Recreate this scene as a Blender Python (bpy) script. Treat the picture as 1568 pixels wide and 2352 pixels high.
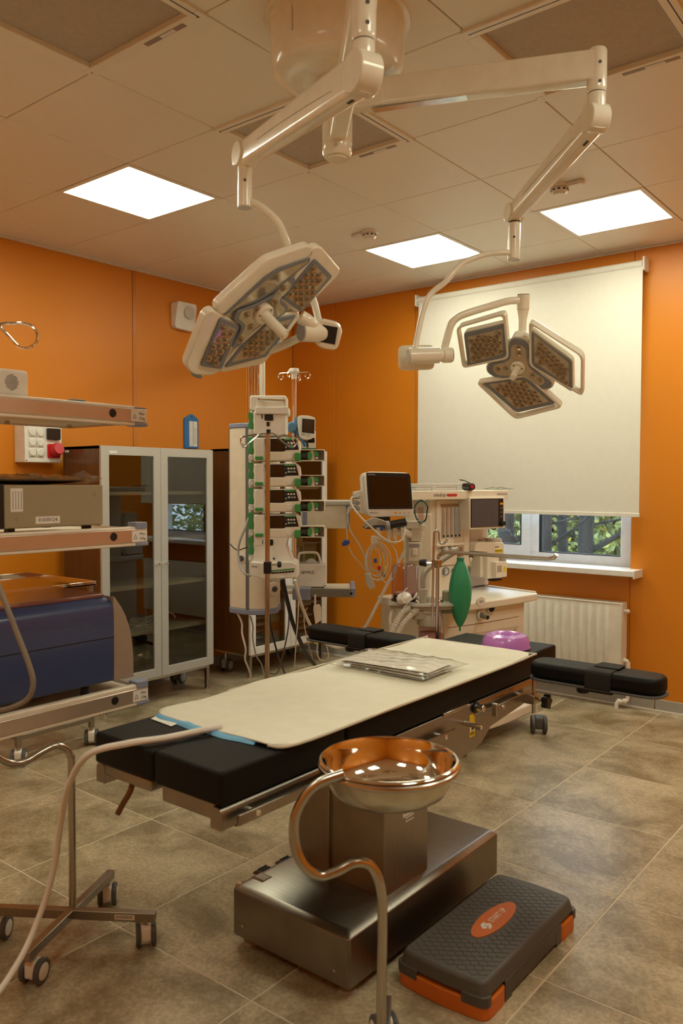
import bpy, bmesh, math, random
from mathutils import Vector, Matrix, Euler, Quaternion
random.seed(7)
for o in list(bpy.data.objects): bpy.data.objects.remove(o, do_unlink=True)
S = bpy.context.scene
COL = S.collection
V = Vector
PI = math.pi
# ---------------------------------------------------------------- camera
FW = V((-0.62210004, 0.78208004, -0.03663802)); RT = V((0.7825442, 0.62258972, 0.00257168)); UP = V((-0.02482172, 0.02707103, 0.99932529))
CAMZ = 1.447
cd = bpy.data.cameras.new('camera'); cam = bpy.data.objects.new('camera', cd); COL.objects.link(cam)
cam.matrix_world = Matrix(((RT.x, UP.x, -FW.x, 0), (RT.y, UP.y, -FW.y, 0), (RT.z, UP.z, -FW.z, CAMZ), (0, 0, 0, 1)))
cd.sensor_fit = 'VERTICAL'; cd.sensor_height = 36.0; cd.lens = 1859.6 / 2352 * 36
cd.clip_start = 0.02; cd.clip_end = 200
cd.dof.use_dof = True; cd.dof.focus_distance = 4.2; cd.dof.aperture_fstop = 4.5
S.camera = cam
# ---------------------------------------------------------------- world and exposure
w = bpy.data.worlds.new('overcast_sky'); S.world = w; w.use_nodes = True
w.node_tree.nodes['Background'].inputs[0].default_value = (0.66, 0.80, 1.0, 1)
w.node_tree.nodes['Background'].inputs[1].default_value = 7.0
LAMP_COL = (0.97, 1.0, 0.77); LAMP_STR = 15.0
vs = S.view_settings; vs.view_transform = 'Standard'; vs.look = 'None'; vs.exposure = 0.0; vs.gamma = 1.0; vs.use_curve_mapping = False
# ---------------------------------------------------------------- materials
MATS = {}
def mat(name, col, rough=.5, metal=0, var=.04, scale=20, bump=0, bscale=200, alpha=1, trans=0, ior=1.45, coat=0, emit=None, estr=0, stretch=None, spec=None):
    if name in MATS: return MATS[name]
    m = bpy.data.materials.new(name); m.use_nodes = True; nt = m.node_tree; b = nt.nodes['Principled BSDF']
    tc = nt.nodes.new('ShaderNodeTexCoord'); mp = nt.nodes.new('ShaderNodeMapping'); nt.links.new(tc.outputs['Object'], mp.inputs[0])
    if stretch: mp.inputs['Scale'].default_value = stretch
    n = nt.nodes.new('ShaderNodeTexNoise'); n.inputs['Scale'].default_value = scale; n.inputs['Detail'].default_value = 4
    nt.links.new(mp.outputs[0], n.inputs['Vector'])
    r = nt.nodes.new('ShaderNodeValToRGB'); c = V(col[:3])
    r.color_ramp.elements[0].position = .3; r.color_ramp.elements[1].position = .7
    r.color_ramp.elements[0].color = (*(c * (1 - var)), 1); r.color_ramp.elements[1].color = (*[min(1, x * (1 + var)) for x in c], 1)
    nt.links.new(n.outputs['Fac'], r.inputs[0]); nt.links.new(r.outputs[0], b.inputs['Base Color'])
    b.inputs['Roughness'].default_value = rough; b.inputs['Metallic'].default_value = metal; b.inputs['IOR'].default_value = ior
    b.inputs['Transmission Weight'].default_value = trans; b.inputs['Alpha'].default_value = alpha; b.inputs['Coat Weight'].default_value = coat
    if spec is not None: b.inputs['Specular IOR Level'].default_value = spec
    if bump:
        n2 = nt.nodes.new('ShaderNodeTexNoise'); n2.inputs['Scale'].default_value = bscale; n2.inputs['Detail'].default_value = 3
        nt.links.new(mp.outputs[0], n2.inputs['Vector'])
        bp = nt.nodes.new('ShaderNodeBump'); bp.inputs['Strength'].default_value = bump; bp.inputs['Distance'].default_value = .002
        nt.links.new(n2.outputs['Fac'], bp.inputs['Height']); nt.links.new(bp.outputs[0], b.inputs['Normal'])
    if emit:
        b.inputs['Emission Color'].default_value = (*emit, 1); b.inputs['Emission Strength'].default_value = estr
    MATS[name] = m; return m
def h(s):  # sRGB hex to linear
    s = s.lstrip('#'); r = []
    for i in (0, 2, 4):
        v = int(s[i:i + 2], 16) / 255; r.append(v / 12.92 if v <= .04045 else ((v + .055) / 1.055) ** 2.4)
    return tuple(r)
M_white = mat('white_plastic', (.80, .77, .71), .35)
M_lampw = mat('lamp_enamel', (.88, .86, .74), .2, coat=.4)
M_cream = mat('cream_enamel', (.80, .74, .62), .32)
M_grey = mat('grey_plastic', (.36, .36, .36), .45)
M_lgrey = mat('light_grey_plastic', (.58, .57, .54), .4)
M_dgrey = mat('dark_grey_plastic', (.09, .09, .09), .5)
M_bezel = mat('blue_grey_rubber', (.22, .25, .29), .5)
M_black = mat('black_plastic', (.012, .012, .012), .4)
M_vinyl = mat('black_vinyl', (.007, .007, .007), .5, bump=.15, bscale=900, spec=.2)
M_steel = mat('stainless_steel', (.50, .475, .43), .26, 1, var=.08, scale=8, stretch=(1, 1, 30))
M_brush = mat('brushed_steel', (.36, .335, .295), .33, 1, var=.10, scale=10, stretch=(1, 40, 1), bump=.05, bscale=60)
M_chrome = mat('polished_chrome', (.78, .76, .73), .06, 1, var=.01)
M_steelrod = mat('steel_rod', (.50, .48, .44), .24, 1, var=.03)
M_alu = mat('aluminium_frame', (.54, .53, .50), .40, .3, stretch=(1, 1, 20))
M_glass = None
M_bluecap = mat('blue_grey_cap', (.25, .29, .42), .45)
M_green = mat('green_plastic', (.06, .30, .08), .4)
M_screen = mat('dark_screen', (.012, .010, .010), .12)
M_rubber = mat('black_rubber', (.02, .02, .02), .7)
M_cable = mat('grey_cable', (.55, .53, .48), .5)
M_cablew = mat('white_cable', (.75, .72, .66), .45)
M_cableb = mat('black_cable', (.01, .01, .012), .5)
M_paper = mat('paper_label', (.78, .77, .74), .7)
M_ink = mat('printed_ink', (.03, .03, .035), .7)
M_yellow = mat('yellow_label', (.80, .60, .02), .5)
M_redp = mat('red_plastic', (.55, .015, .02), .35)
M_bluep = mat('blue_plastic', (.03, .17, .46), .4)
M_brown = mat('brown_laminate', (.12, .05, .018), .22, var=.12, scale=5, stretch=(8, 8, 1))
M_pad = mat('pad_fabric', (.76, .73, .62), .75, bump=.3, bscale=350, var=.03)
def glassmat(name, tint, rough=.0, r0=.06, g0=1.0):
    m = bpy.data.materials.new(name); m.use_nodes = True; nt = m.node_tree; nt.nodes.clear()
    o = nt.nodes.new('ShaderNodeOutputMaterial'); t = nt.nodes.new('ShaderNodeBsdfTransparent'); g = nt.nodes.new('ShaderNodeBsdfGlossy')
    f = nt.nodes.new('ShaderNodeLayerWeight'); f.inputs[0].default_value = .5
    p = nt.nodes.new('ShaderNodeMath'); p.operation = 'POWER'; p.inputs[1].default_value = 7.0; nt.links.new(f.outputs['Facing'], p.inputs[0])
    q = nt.nodes.new('ShaderNodeMath'); q.operation = 'MULTIPLY_ADD'; q.inputs[1].default_value = g0 - r0; q.inputs[2].default_value = r0; nt.links.new(p.outputs[0], q.inputs[0])
    ns = nt.nodes.new('ShaderNodeTexNoise'); ns.inputs['Scale'].default_value = 3
    cr = nt.nodes.new('ShaderNodeValToRGB'); cr.color_ramp.elements[0].color = (*[c * .97 for c in tint], 1); cr.color_ramp.elements[1].color = (*tint, 1)
    nt.links.new(ns.outputs['Fac'], cr.inputs[0]); nt.links.new(cr.outputs[0], t.inputs[0])
    g.inputs['Roughness'].default_value = rough
    x = nt.nodes.new('ShaderNodeMixShader'); nt.links.new(q.outputs[0], x.inputs[0]); nt.links.new(t.outputs[0], x.inputs[1]); nt.links.new(g.outputs[0], x.inputs[2]); nt.links.new(x.outputs[0], o.inputs[0])
    return m
M_glass = glassmat('window_glass', (.95, .98, .97), 0, .03)
M_smoke = glassmat('smoked_cabinet_glass', (.66, .64, .58), .01, .09)
M_clear = glassmat('clear_plastic_film', (.95, .94, .92), .14, .07)
M_acryl = glassmat('tinted_acrylic', (.88, .76, .78), .05, .06)
# ---------------------------------------------------------------- mesh helpers
OFF = {}
def box(bm, x0, x1, y0, y1, z0, z1, mx=None):
    vs_ = [bm.verts.new(p) for p in ((x0, y0, z0), (x1, y0, z0), (x1, y1, z0), (x0, y1, z0), (x0, y0, z1), (x1, y0, z1), (x1, y1, z1), (x0, y1, z1))]
    for f in ((3, 2, 1, 0), (4, 5, 6, 7), (0, 1, 5, 4), (1, 2, 6, 5), (2, 3, 7, 6), (3, 0, 4, 7)): bm.faces.new([vs_[i] for i in f])
    if mx: bmesh.ops.transform(bm, matrix=mx, verts=vs_)
    return vs_
def frame_of(d, upv=None):
    d = V(d).normalized(); u_ = V(upv) if upv else (V((0, 0, 1)) if abs(d.z) < .95 else V((1, 0, 0)))
    x = u_.cross(d).normalized(); y = d.cross(x); return x, y, d
def cyl(bm, p0, p1, r0, r1=None, seg=16, cap=True):
    p0, p1 = V(p0), V(p1); r1 = r0 if r1 is None else r1; x, y, d = frame_of(p1 - p0)
    a = [bm.verts.new(p0 + (x * math.cos(t) + y * math.sin(t)) * r0) for t in [2 * PI * i / seg for i in range(seg)]]
    b = [bm.verts.new(p1 + (x * math.cos(t) + y * math.sin(t)) * r1) for t in [2 * PI * i / seg for i in range(seg)]]
    for i in range(seg): bm.faces.new((a[i], a[(i + 1) % seg], b[(i + 1) % seg], b[i]))
    if cap: bm.faces.new(a[::-1]); bm.faces.new(b)
    return a + b
def spline(pts, n=6, closed=False):
    P = [V(p) for p in pts]; out = []; L = len(P)
    rng = range(L) if closed else range(L - 1)
    for i in rng:
        if closed: p0, p1, p2, p3 = P[(i - 1) % L], P[i], P[(i + 1) % L], P[(i + 2) % L]
        else: p0, p1, p2, p3 = P[max(i - 1, 0)], P[i], P[i + 1], P[min(i + 2, L - 1)]
        for k in range(n):
            t = k / n; out.append(.5 * ((2 * p1) + (p2 - p0) * t + (2 * p0 - 5 * p1 + 4 * p2 - p3) * t * t + (3 * p1 - p0 - 3 * p2 + p3) * t ** 3))
    if not closed: out.append(P[-1])
    return out
def tube(bm, pts, r, seg=10, closed=False, sm=0, radii=None):
    P = spline(pts, sm, closed) if sm else [V(p) for p in pts]; N = len(P); rings = []
    d0 = (P[1] - P[0]).normalized(); x, y, _ = frame_of(d0); prev = d0
    for i in range(N):
        if closed: d = (P[(i + 1) % N] - P[i - 1]).normalized()
        else: d = (P[min(i + 1, N - 1)] - P[max(i - 1, 0)]).normalized()
        q = prev.rotation_difference(d); x = q @ x; y = q @ y; prev = d
        rr = r if radii is None else radii[min(len(radii) - 1, int(i * len(radii) / N))] if not callable(radii) else radii(i / (N - 1))
        rings.append([bm.verts.new(P[i] + (x * math.cos(t) + y * math.sin(t)) * rr) for t in [2 * PI * k / seg for k in range(seg)]])
    for i in range(N if closed else N - 1):
        a, b = rings[i], rings[(i + 1) % N]
        off = 0
        if closed and i == N - 1:
            off = min(range(seg), key=lambda s: (a[0].co - b[s].co).length)
        for k in range(seg): bm.faces.new((a[k], a[(k + 1) % seg], b[(k + 1 + off) % seg], b[(k + off) % seg]))
    if not closed: bm.faces.new(rings[0][::-1]); bm.faces.new(rings[-1])
def lathe(bm, prof, seg=24, c=(0, 0, 0), d=(0, 0, 1), sx=1, sy=1):
    x, y, d = frame_of(d); c = V(c); rings = []
    for r, z in prof:
        if r < 1e-6: rings.append([bm.verts.new(c + d * z)])
        else: rings.append([bm.verts.new(c + d * z + x * math.cos(t) * r * sx + y * math.sin(t) * r * sy) for t in [2 * PI * i / seg for i in range(seg)]])
    for a, b in zip(rings, rings[1:]):
        for i in range(seg):
            j = (i + 1) % seg
            if len(a) == 1 and len(b) == 1: continue
            if len(a) == 1: bm.faces.new((a[0], b[j], b[i]))
            elif len(b) == 1: bm.faces.new((a[i], a[j], b[0]))
            else: bm.faces.new((a[i], a[j], b[j], b[i]))
    if len(rings[0]) > 1 and False: bm.faces.new(rings[0][::-1])
def rpoly(pts, r, n=4):
    P = [V((p[0], p[1])) for p in pts]; out = []; L = len(P)
    for i in range(L):
        a, b, c = P[i - 1], P[i], P[(i + 1) % L]; rr = r[i] if isinstance(r, (list, tuple)) else r
        u_ = (a - b); v_ = (c - b); rr = min(rr, u_.length * .49, v_.length * .49); p = b + u_.normalized() * rr; q = b + v_.normalized() * rr
        for k in range(n + 1):
            t = k / n; out.append((p * (1 - t) ** 2 + b * 2 * t * (1 - t) + q * t * t))
    return [(p.x, p.y) for p in out]
def rrect(x0, x1, y0, y1, r, n=4): return rpoly([(x0, y0), (x1, y0), (x1, y1), (x0, y1)], r, n)
def prism(bm, poly, z0, z1, mx=None, taper=0):
    if sum(poly[i - 1][0] * p[1] - p[0] * poly[i - 1][1] for i, p in enumerate(poly)) < 0: poly = poly[::-1]
    cx = sum(p[0] for p in poly) / len(poly); cy = sum(p[1] for p in poly) / len(poly)
    a = [bm.verts.new((p[0], p[1], z0)) for p in poly]; b = [bm.verts.new((cx + (p[0] - cx) * (1 - taper), cy + (p[1] - cy) * (1 - taper), z1)) for p in poly]; n = len(poly)
    for i in range(n): bm.faces.new((a[i], a[(i + 1) % n], b[(i + 1) % n], b[i]))
    bm.faces.new(a[::-1]); bm.faces.new(b)
    if mx: bmesh.ops.transform(bm, matrix=mx, verts=a + b)
    return a + b
def ring_prism(bm, outer, inner, z0, z1, mx=None):
    n = len(outer); L = []
    for poly, z in ((outer, z0), (outer, z1), (inner, z1), (inner, z0)): L.append([bm.verts.new((p[0], p[1], z)) for p in poly])
    for s in range(4):
        a, b = L[s], L[(s + 1) % 4]
        for i in range(n): bm.faces.new((a[i], a[(i + 1) % n], b[(i + 1) % n], b[i]))
    if mx: bmesh.ops.transform(bm, matrix=mx, verts=[v for l in L for v in l])
def basis(o, x, y, z=None):
    x, y = V(x).normalized(), V(y).normalized(); z = V(z).normalized() if z else x.cross(y)
    return Matrix(((x.x, y.x, z.x, o[0]), (x.y, y.y, z.y, o[1]), (x.z, y.z, z.z, o[2]), (0, 0, 0, 1)))
# planes: PX = plane facing +X (local x along +Y, local y up), PY = plane facing -Y (local x along +X, local y up)
def PX(x): return basis((x, 0, 0), (0, 1, 0), (0, 0, 1))
def PY(y): return basis((0, y, 0), (1, 0, 0), (0, 0, 1))
def B(*a, **k):
    bm = bmesh.new(); box(bm, *a, **k); return bm
def bb(boxes):
    bm = bmesh.new()
    for b in boxes: box(bm, *b)
    return bm
def TB(pts, r, seg=10, closed=False, sm=0):
    bm = bmesh.new(); tube(bm, pts, r, seg, closed, sm); return bm
def CY(p0, p1, r0, r1=None, seg=16):
    bm = bmesh.new(); cyl(bm, p0, p1, r0, r1, seg); return bm
def PR(poly, z0, z1, mx=None, taper=0):
    bm = bmesh.new(); prism(bm, poly, z0, z1, mx, taper); return bm
def LA(prof, seg=24, c=(0, 0, 0), d=(0, 0, 1), **k):
    bm = bmesh.new(); lathe(bm, prof, seg, c, d, **k); return bm
def thing(name, label, cat, loc=(0, 0, 0), rz=None, group=None):
    o = bpy.data.objects.new(name, None); COL.objects.link(o); o.location = loc; o.empty_display_size = .05
    if rz is not None: o.rotation_euler = (0, 0, rz); OFF[o] = V((0, 0, 0))
    else: OFF[o] = V(loc)
    o['label'] = label; o['category'] = cat
    if group: o['group'] = group
    return o
def tag(o, label, cat, group=None):
    o['label'] = label; o['category'] = cat
    if group: o['group'] = group
    return o
def ob(name, bm, m, parent=None, bev=0, bseg=2, smooth=True, sub=0, ang=35, label=None):
    me = bpy.data.meshes.new(name)
    bmesh.ops.recalc_face_normals(bm, faces=bm.faces)
    bm.to_mesh(me); bm.free(); me.materials.append(m)
    o = bpy.data.objects.new(name, me); COL.objects.link(o)
    off = V((0, 0, 0))
    if parent:
        off = OFF[parent]; o.parent = parent
    else:
        xs = [v.co for v in me.vertices]
        off = V(((min(p.x for p in xs) + max(p.x for p in xs)) / 2, (min(p.y for p in xs) + max(p.y for p in xs)) / 2, min(p.z for p in xs))); o.location = off
    OFF[o] = off
    if off.length > 0: me.transform(Matrix.Translation(-off))
    if smooth:
        me.shade_smooth(); me.set_sharp_from_angle(angle=math.radians(ang))
    if bev:
        b = o.modifiers.new('bevel', 'BEVEL'); b.width = bev; b.segments = bseg; b.limit_method = 'ANGLE'; b.angle_limit = math.radians(40); b.harden_normals = False
    if sub:
        s_ = o.modifiers.new('subdivision', 'SUBSURF'); s_.levels = sub; s_.render_levels = sub
    if label: o['label'] = label
    return o
def struct(name, bm, m, **k):
    o = ob(name, bm, m, **k); o['kind'] = 'structure'; return o
def one(name, bm, m, label, cat, group=None, **k): return tag(ob(name, bm, m, **k), label, cat, group)
def txt(s, size, m, parent, mx, name='lettering', align='CENTER', ext=.0003, sx=1.0):
    c = bpy.data.curves.new('t', 'FONT'); c.body = s; c.size = size; c.align_x = align; c.align_y = 'CENTER'; c.extrude = ext; c.resolution_u = 2
    t = bpy.data.objects.new('t', c); COL.objects.link(t); dg = bpy.context.evaluated_depsgraph_get(); me = bpy.data.meshes.new_from_object(t.evaluated_get(dg))
    bpy.data.objects.remove(t); bpy.data.curves.remove(c)
    bm = bmesh.new(); bm.from_mesh(me); bpy.data.meshes.remove(me)
    bmesh.ops.transform(bm, matrix=mx @ Matrix.Diagonal((sx, 1, 1, 1)), verts=bm.verts)
    return ob(name, bm, m, parent, smooth=False)
def copy_tree(o, parent=None, dloc=None):
    c = o.copy(); COL.objects.link(c); c.parent = parent; OFF[c] = OFF.get(o, V((0, 0, 0)))
    for ch in o.children: copy_tree(ch, c)
    if dloc is not None: c.location = o.location + V(dloc)
    return c
def D(x, y, d): return V((0, 0, CAMZ)) + (FW + RT * ((x - 784) / 1859.6) - UP * ((y - 1176) / 1859.6)) * d
# ================================================================ the room
XL, XR, YB, YF, ZC = -4.72, 1.30, 5.25, -1.30, 2.9415
M_tile = bpy.data.materials.new('stone_floor_tile'); M_tile.use_nodes = True
nt = M_tile.node_tree; b = nt.nodes['Principled BSDF']
tc = nt.nodes.new('ShaderNodeTexCoord'); oi = nt.nodes.new('ShaderNodeObjectInfo'); va = nt.nodes.new('ShaderNodeVectorMath'); va.operation = 'SCALE'
cx_ = nt.nodes.new('ShaderNodeCombineXYZ')
for i in range(3): nt.links.new(oi.outputs['Random'], cx_.inputs[i])
nt.links.new(cx_.outputs[0], va.inputs[0]); va.inputs['Scale'].default_value = 37
ad = nt.nodes.new('ShaderNodeVectorMath'); nt.links.new(tc.outputs['Object'], ad.inputs[0]); nt.links.new(va.outputs[0], ad.inputs[1])
def nz(scale, detail, rough=.6, dist=0):
    n = nt.nodes.new('ShaderNodeTexNoise'); n.inputs['Scale'].default_value = scale; n.inputs['Detail'].default_value = detail; n.inputs['Roughness'].default_value = rough; n.inputs['Distortion'].default_value = dist
    nt.links.new(ad.outputs[0], n.inputs['Vector']); return n
n1 = nz(4.2, 10, .66, .4); n2 = nz(75, 6, .7); n3 = nz(160, 2)
r1 = nt.nodes.new('ShaderNodeValToRGB'); e = r1.color_ramp.elements; e[0].position = .37; e[0].color = (.255, .204, .120, 1); e[1].position = .64; e[1].color = (.55, .468, .325, 1)
r2 = nt.nodes.new('ShaderNodeValToRGB'); e = r2.color_ramp.elements; e[0].position = .42; e[0].color = (.78, .76, .72, 1); e[1].position = .62; e[1].color = (1.12, 1.1, 1.08, 1)
r3 = nt.nodes.new('ShaderNodeValToRGB'); e = r3.color_ramp.elements; e[0].position = .66; e[0].color = (0, 0, 0, 1); e[1].position = .74; e[1].color = (.10, .09, .075, 1)
mu = nt.nodes.new('ShaderNodeMix'); mu.data_type = 'RGBA'; mu.blend_type = 'MULTIPLY'; mu.inputs[0].default_value = 1
ml = nt.nodes.new('ShaderNodeMix'); ml.data_type = 'RGBA'; ml.blend_type = 'ADD'; ml.inputs[0].default_value = 1
nt.links.new(n1.outputs['Fac'], r1.inputs[0]); nt.links.new(n2.outputs['Fac'], r2.inputs[0]); nt.links.new(n3.outputs['Fac'], r3.inputs[0])
nt.links.new(r1.outputs[0], mu.inputs[6]); nt.links.new(r2.outputs[0], mu.inputs[7]); nt.links.new(mu.outputs[2], ml.inputs[6]); nt.links.new(r3.outputs[0], ml.inputs[7]); nt.links.new(ml.outputs[2], b.inputs['Base Color'])
b.inputs['Roughness'].default_value = .33
bp = nt.nodes.new('ShaderNodeBump'); bp.inputs['Strength'].default_value = .25; bp.inputs['Distance'].default_value = .002; nt.links.new(n2.outputs['Fac'], bp.inputs['Height']); nt.links.new(bp.outputs[0], b.inputs['Normal'])
M_grout = mat('floor_grout', (.62, .53, .40), .8)
M_orange = mat('orange_wall_panel', (.69, .228, .011), .42, var=.03, scale=1.5)
M_orange2 = mat('orange_panel_joint', (.44, .13, .007), .5)
M_ceil = mat('ceiling_panel_enamel', (.84, .80, .71), .45, var=.02, scale=1.5)
M_ceilj = mat('ceiling_joint', (.40, .36, .30), .6)
floor = struct('floor', B(XL - .1, XR + .1, YF - .1, YB + .1, -.12, -.0012), M_grout)
tm = None; gx0, gy0 = -2.7705, 1.5749
def tiles(nm, parent, gx, gy, z0, z1, gap, m, skip=(), bev=.0015):
    i0, i1 = math.floor((XL - gx) / .6), math.ceil((XR - gx) / .6); j0, j1 = math.floor((YF - gy) / .6), math.ceil((YB - gy) / .6); full = None
    for i in range(i0, i1):
        for j in range(j0, j1):
            if (i, j) in skip: continue
            x0, x1, y0, y1 = gx + i * .6 + gap / 2, gx + i * .6 + .6 - gap / 2, gy + j * .6 + gap / 2, gy + j * .6 + .6 - gap / 2
            c0, c1, c2, c3 = max(x0, XL), min(x1, XR), max(y0, YF), min(y1, YB)
            if c1 - c0 < .01 or c3 - c2 < .01: continue
            isf = (c0, c1, c2, c3) == (x0, x1, y0, y1)
            if isf and full:
                o = full.copy(); COL.objects.link(o); o.location = full.location + V((x0 - full['gx'], y0 - full['gy'], 0)); continue
            cx, cy = (c0 + c1) / 2, (c2 + c3) / 2
            o = ob(nm, B(c0 - cx, c1 - cx, c2 - cy, c3 - cy, z0, z1), m, None, bev=bev, bseg=1, smooth=False)
            o.location = (cx, cy, o.location.z); o.parent = parent; o.location = V((cx, cy, o.location.z)) - parent.location
            if isf: full = o; o['gx'] = x0; o['gy'] = y0
tiles('floor_tile', floor, gx0, gy0, -.012, 0, .005, M_tile)
GX, GY = -1.9904, 4.1920     # ceiling module corner
CELLS_L = [(0, 0), (-2, 0), (-3, -3)]; CELLS_X = [(2, 0), (-3, -5), (3, -3), (3, -5), (-2, -8), (1, -8)]; CELLS_F = [(-1, -3), (-1, -5), (1, -3), (1, -5)]
ceiling = struct('ceiling', B(XL - .1, XR + .1, YF - .1, YB + .1, ZC + .02, ZC + .14), M_ceilj)
tiles('ceiling_tile', ceiling, GX, GY, ZC, ZC + .019, .004, M_ceil, skip=set(CELLS_L + CELLS_X + CELLS_F), bev=.002)
# walls: each with its own panels
def wall(nm, bm): return struct(nm, bm, M_orange2)
wl = wall('wall_left', B(XL - .12, XL - .004, YF - .1, YB + .1, 0, ZC + .02))
for a, c in zip([YF, -.028, 1.172, 2.372, 3.572], [-.028, 1.172, 2.372, 3.572, YB]):
    ob('wall_panel', B(XL - .0045, XL, a + .002, c - .002, .0, ZC), M_orange, wl, bev=.002, bseg=1, smooth=False)
ob('joint_strip', B(XL, XL + .002, 3.572, 3.602, .08, ZC - .01), mat('orange_joint_strip', (.60, .20, .022), .25), wl, smooth=False)
WX0, WX1, WZ0, WZ1 = -3.36, -1.79, .885, 2.62
wb = wall('wall_back', bb([(XL - .1, WX0, YB + .004, YB + .22, 0, ZC + .02), (WX1, XR + .1, YB + .004, YB + .22, 0, ZC + .02), (WX0, WX1, YB + .004, YB + .22, 0, WZ0), (WX0, WX1, YB + .004, YB + .22, WZ1, ZC + .02)]))
for a, c, z0, z1 in ((XL, -4.244, 0, ZC), (-4.244, -3.46, 0, ZC), (-3.46, WX0, 0, ZC), (WX0, WX1, 0, WZ0 - .02), (WX0, WX1, WZ1, ZC), (WX1, -.6, 0, ZC), (-.6, .6, 0, ZC), (.6, XR, 0, ZC)):
    ob('wall_panel', B(a + .002, c - .002, YB, YB + .0045, z0, z1), M_orange, wb, bev=.002, bseg=1, smooth=False)
wr = wall('wall_right', B(XR + .004, XR + .12, YF - .1, YB + .1, 0, ZC + .02))
for k in range(6): ob('wall_panel', B(XR, XR + .0045, YF + k * 1.0917 + .002, YF + (k + 1) * 1.0917 - .002, 0, ZC), M_orange, wr, smooth=False)
wf = wall('wall_front', B(XL - .1, XR + .1, YF - .12, YF - .004, 0, ZC + .02))
for k in range(5): ob('wall_panel', B(XL + k * 1.204 + .002, XL + (k + 1) * 1.204 - .002, YF - .0045, YF, 0, ZC), M_orange, wf, smooth=False)
M_base = mat('grey_baseboard', (.40, .38, .34), .5)
for nm, bx_ in (('baseboard_left', (XL, XL + .012, YF, YB, 0.0, .075)), ('baseboard_right', (XR - .012, XR, YF, YB, 0, .075)), ('baseboard_front', (XL, XR, YF, YF + .012, 0, .075))):
    struct(nm, B(*bx_), M_base, bev=.003)
bbk = struct('baseboard_back', B(XL, -1.62, YB - .012, YB, 0, .075), M_base, bev=.003)
ob('baseboard_length', B(-1.615, XR, YB - .012, YB, 0, .075), M_base, bbk, bev=.003)
ob('sealant_bead', bb([(XL, XR, YB - .02, YB - .011, 0, .008)]), M_white, bbk)
for nm, bx_ in (('trim_1', (XL, XL + .018, YF, YB, ZC - .014, ZC)), ('trim_2', (XL, XR, YB - .018, YB, ZC - .014, ZC))): struct(nm, B(*bx_), mat('ceiling_trim', (.70, .62, .50), .45), bev=.003)
# window
def fr(x0, x1, z0, z1, l, r, bt, tp, y0, y1):
    bm = bmesh.new(); ring_prism(bm, [(x0, z0), (x1, z0), (x1, z1), (x0, z1)], [(x0 + l, z0 + bt), (x1 - r, z0 + bt), (x1 - r, z1 - tp), (x0 + l, z1 - tp)], -y1, -y0, PY(0)); return bm
win = struct('window_1', fr(WX0, WX1, WZ0, WZ1, .06, .10, .075, .07, YB + .10, YB + .17), mat('window_upvc', (.80, .80, .80), .3), bev=.006)
ob('mullion', B(-2.545, -2.465, YB + .098, YB + .168, WZ0 + .07, WZ1 - .06), MATS['window_upvc'], win, bev=.006)
ob('sash_frame', fr(WX0 + .05, -2.53, WZ0 + .045, WZ1 - .04, .08, .07, .075, .075, YB + .085, YB + .15), MATS['window_upvc'], win, bev=.005)
ob('pane', B(WX0 + .1, -2.58, YB + .12, YB + .126, WZ0 + .09, WZ1 - .08), M_glass, win, smooth=False)
ob('pane', B(-2.47, WX1 - .08, YB + .13, YB + .136, WZ0 + .06, WZ1 - .06), M_glass, win, smooth=False)
ob('gasket', bb([(-2.466, -2.446, YB + .0975, YB + .128, WZ0 + .074, WZ1 - .07), (-2.465, WX1 - .1, YB + .098, YB + .128, WZ0 + .073, WZ0 + .079), (-2.604, -2.598, YB + .083, YB + .12, WZ0 + .12, WZ1 - .115), (WX0 + .13, -2.6, YB + .083, YB + .12, WZ0 + .118, WZ0 + .124)]), M_rubber, win)
ob('window_sill', PR(rrect(WX0 - .06, WX1 + .075, YB - .155, YB + .11, .006), .856, .893), mat('sill_laminate', (.80, .79, .77), .35), win, bev=.004)
ob('sill_end_cap', B(WX1 + .072, WX1 + .082, YB - .16, YB - .0, .845, .896), MATS['sill_laminate'], win, bev=.002)
# recessed light panels
M_diff = mat('lit_diffuser', (.9, .9, .9), .5, emit=LAMP_COL, estr=LAMP_STR)
LLAB = {(0, 0): 'lit square ceiling panel above the blind, right of the bent lamp arm', (-2, 0): 'lit square ceiling panel between the two lamp heads, beside a smoke detector', (-3, -3): 'lit square ceiling panel at left, nearest above the orange left wall'}
XLAB = ['past the right edge of the frame by the window wall', 'left of the frame above the shelf pendant', 'right of the frame, far of two', 'right of the frame, near of two', 'behind the camera at left', 'behind the camera at right']
for k, (i, j) in enumerate(CELLS_L + CELLS_X):
    cx, cy = GX + i * .6 + .3, GY + j * .6 + .3
    lab = LLAB.get((i, j)) or 'lit square ceiling panel ' + XLAB[k - 3]
    t = thing('ceiling_light', lab, 'ceiling light', (cx, cy, ZC), group='square ceiling light panels')
    bm = bmesh.new(); ring_prism(bm, [(-.298, -.298), (.298, -.298), (.298, .298), (-.298, .298)], [(-.272, -.272), (.272, -.272), (.272, .272), (-.272, .272)], 0, .03, Matrix.Translation((cx, cy, ZC - .002)))
    ob('frame', bm, M_ceil, t, smooth=False)
    ob('diffuser', B(cx - .272, cx + .272, cy - .272, cy + .272, ZC + .004, ZC + .012), M_diff, t, smooth=False)
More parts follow.
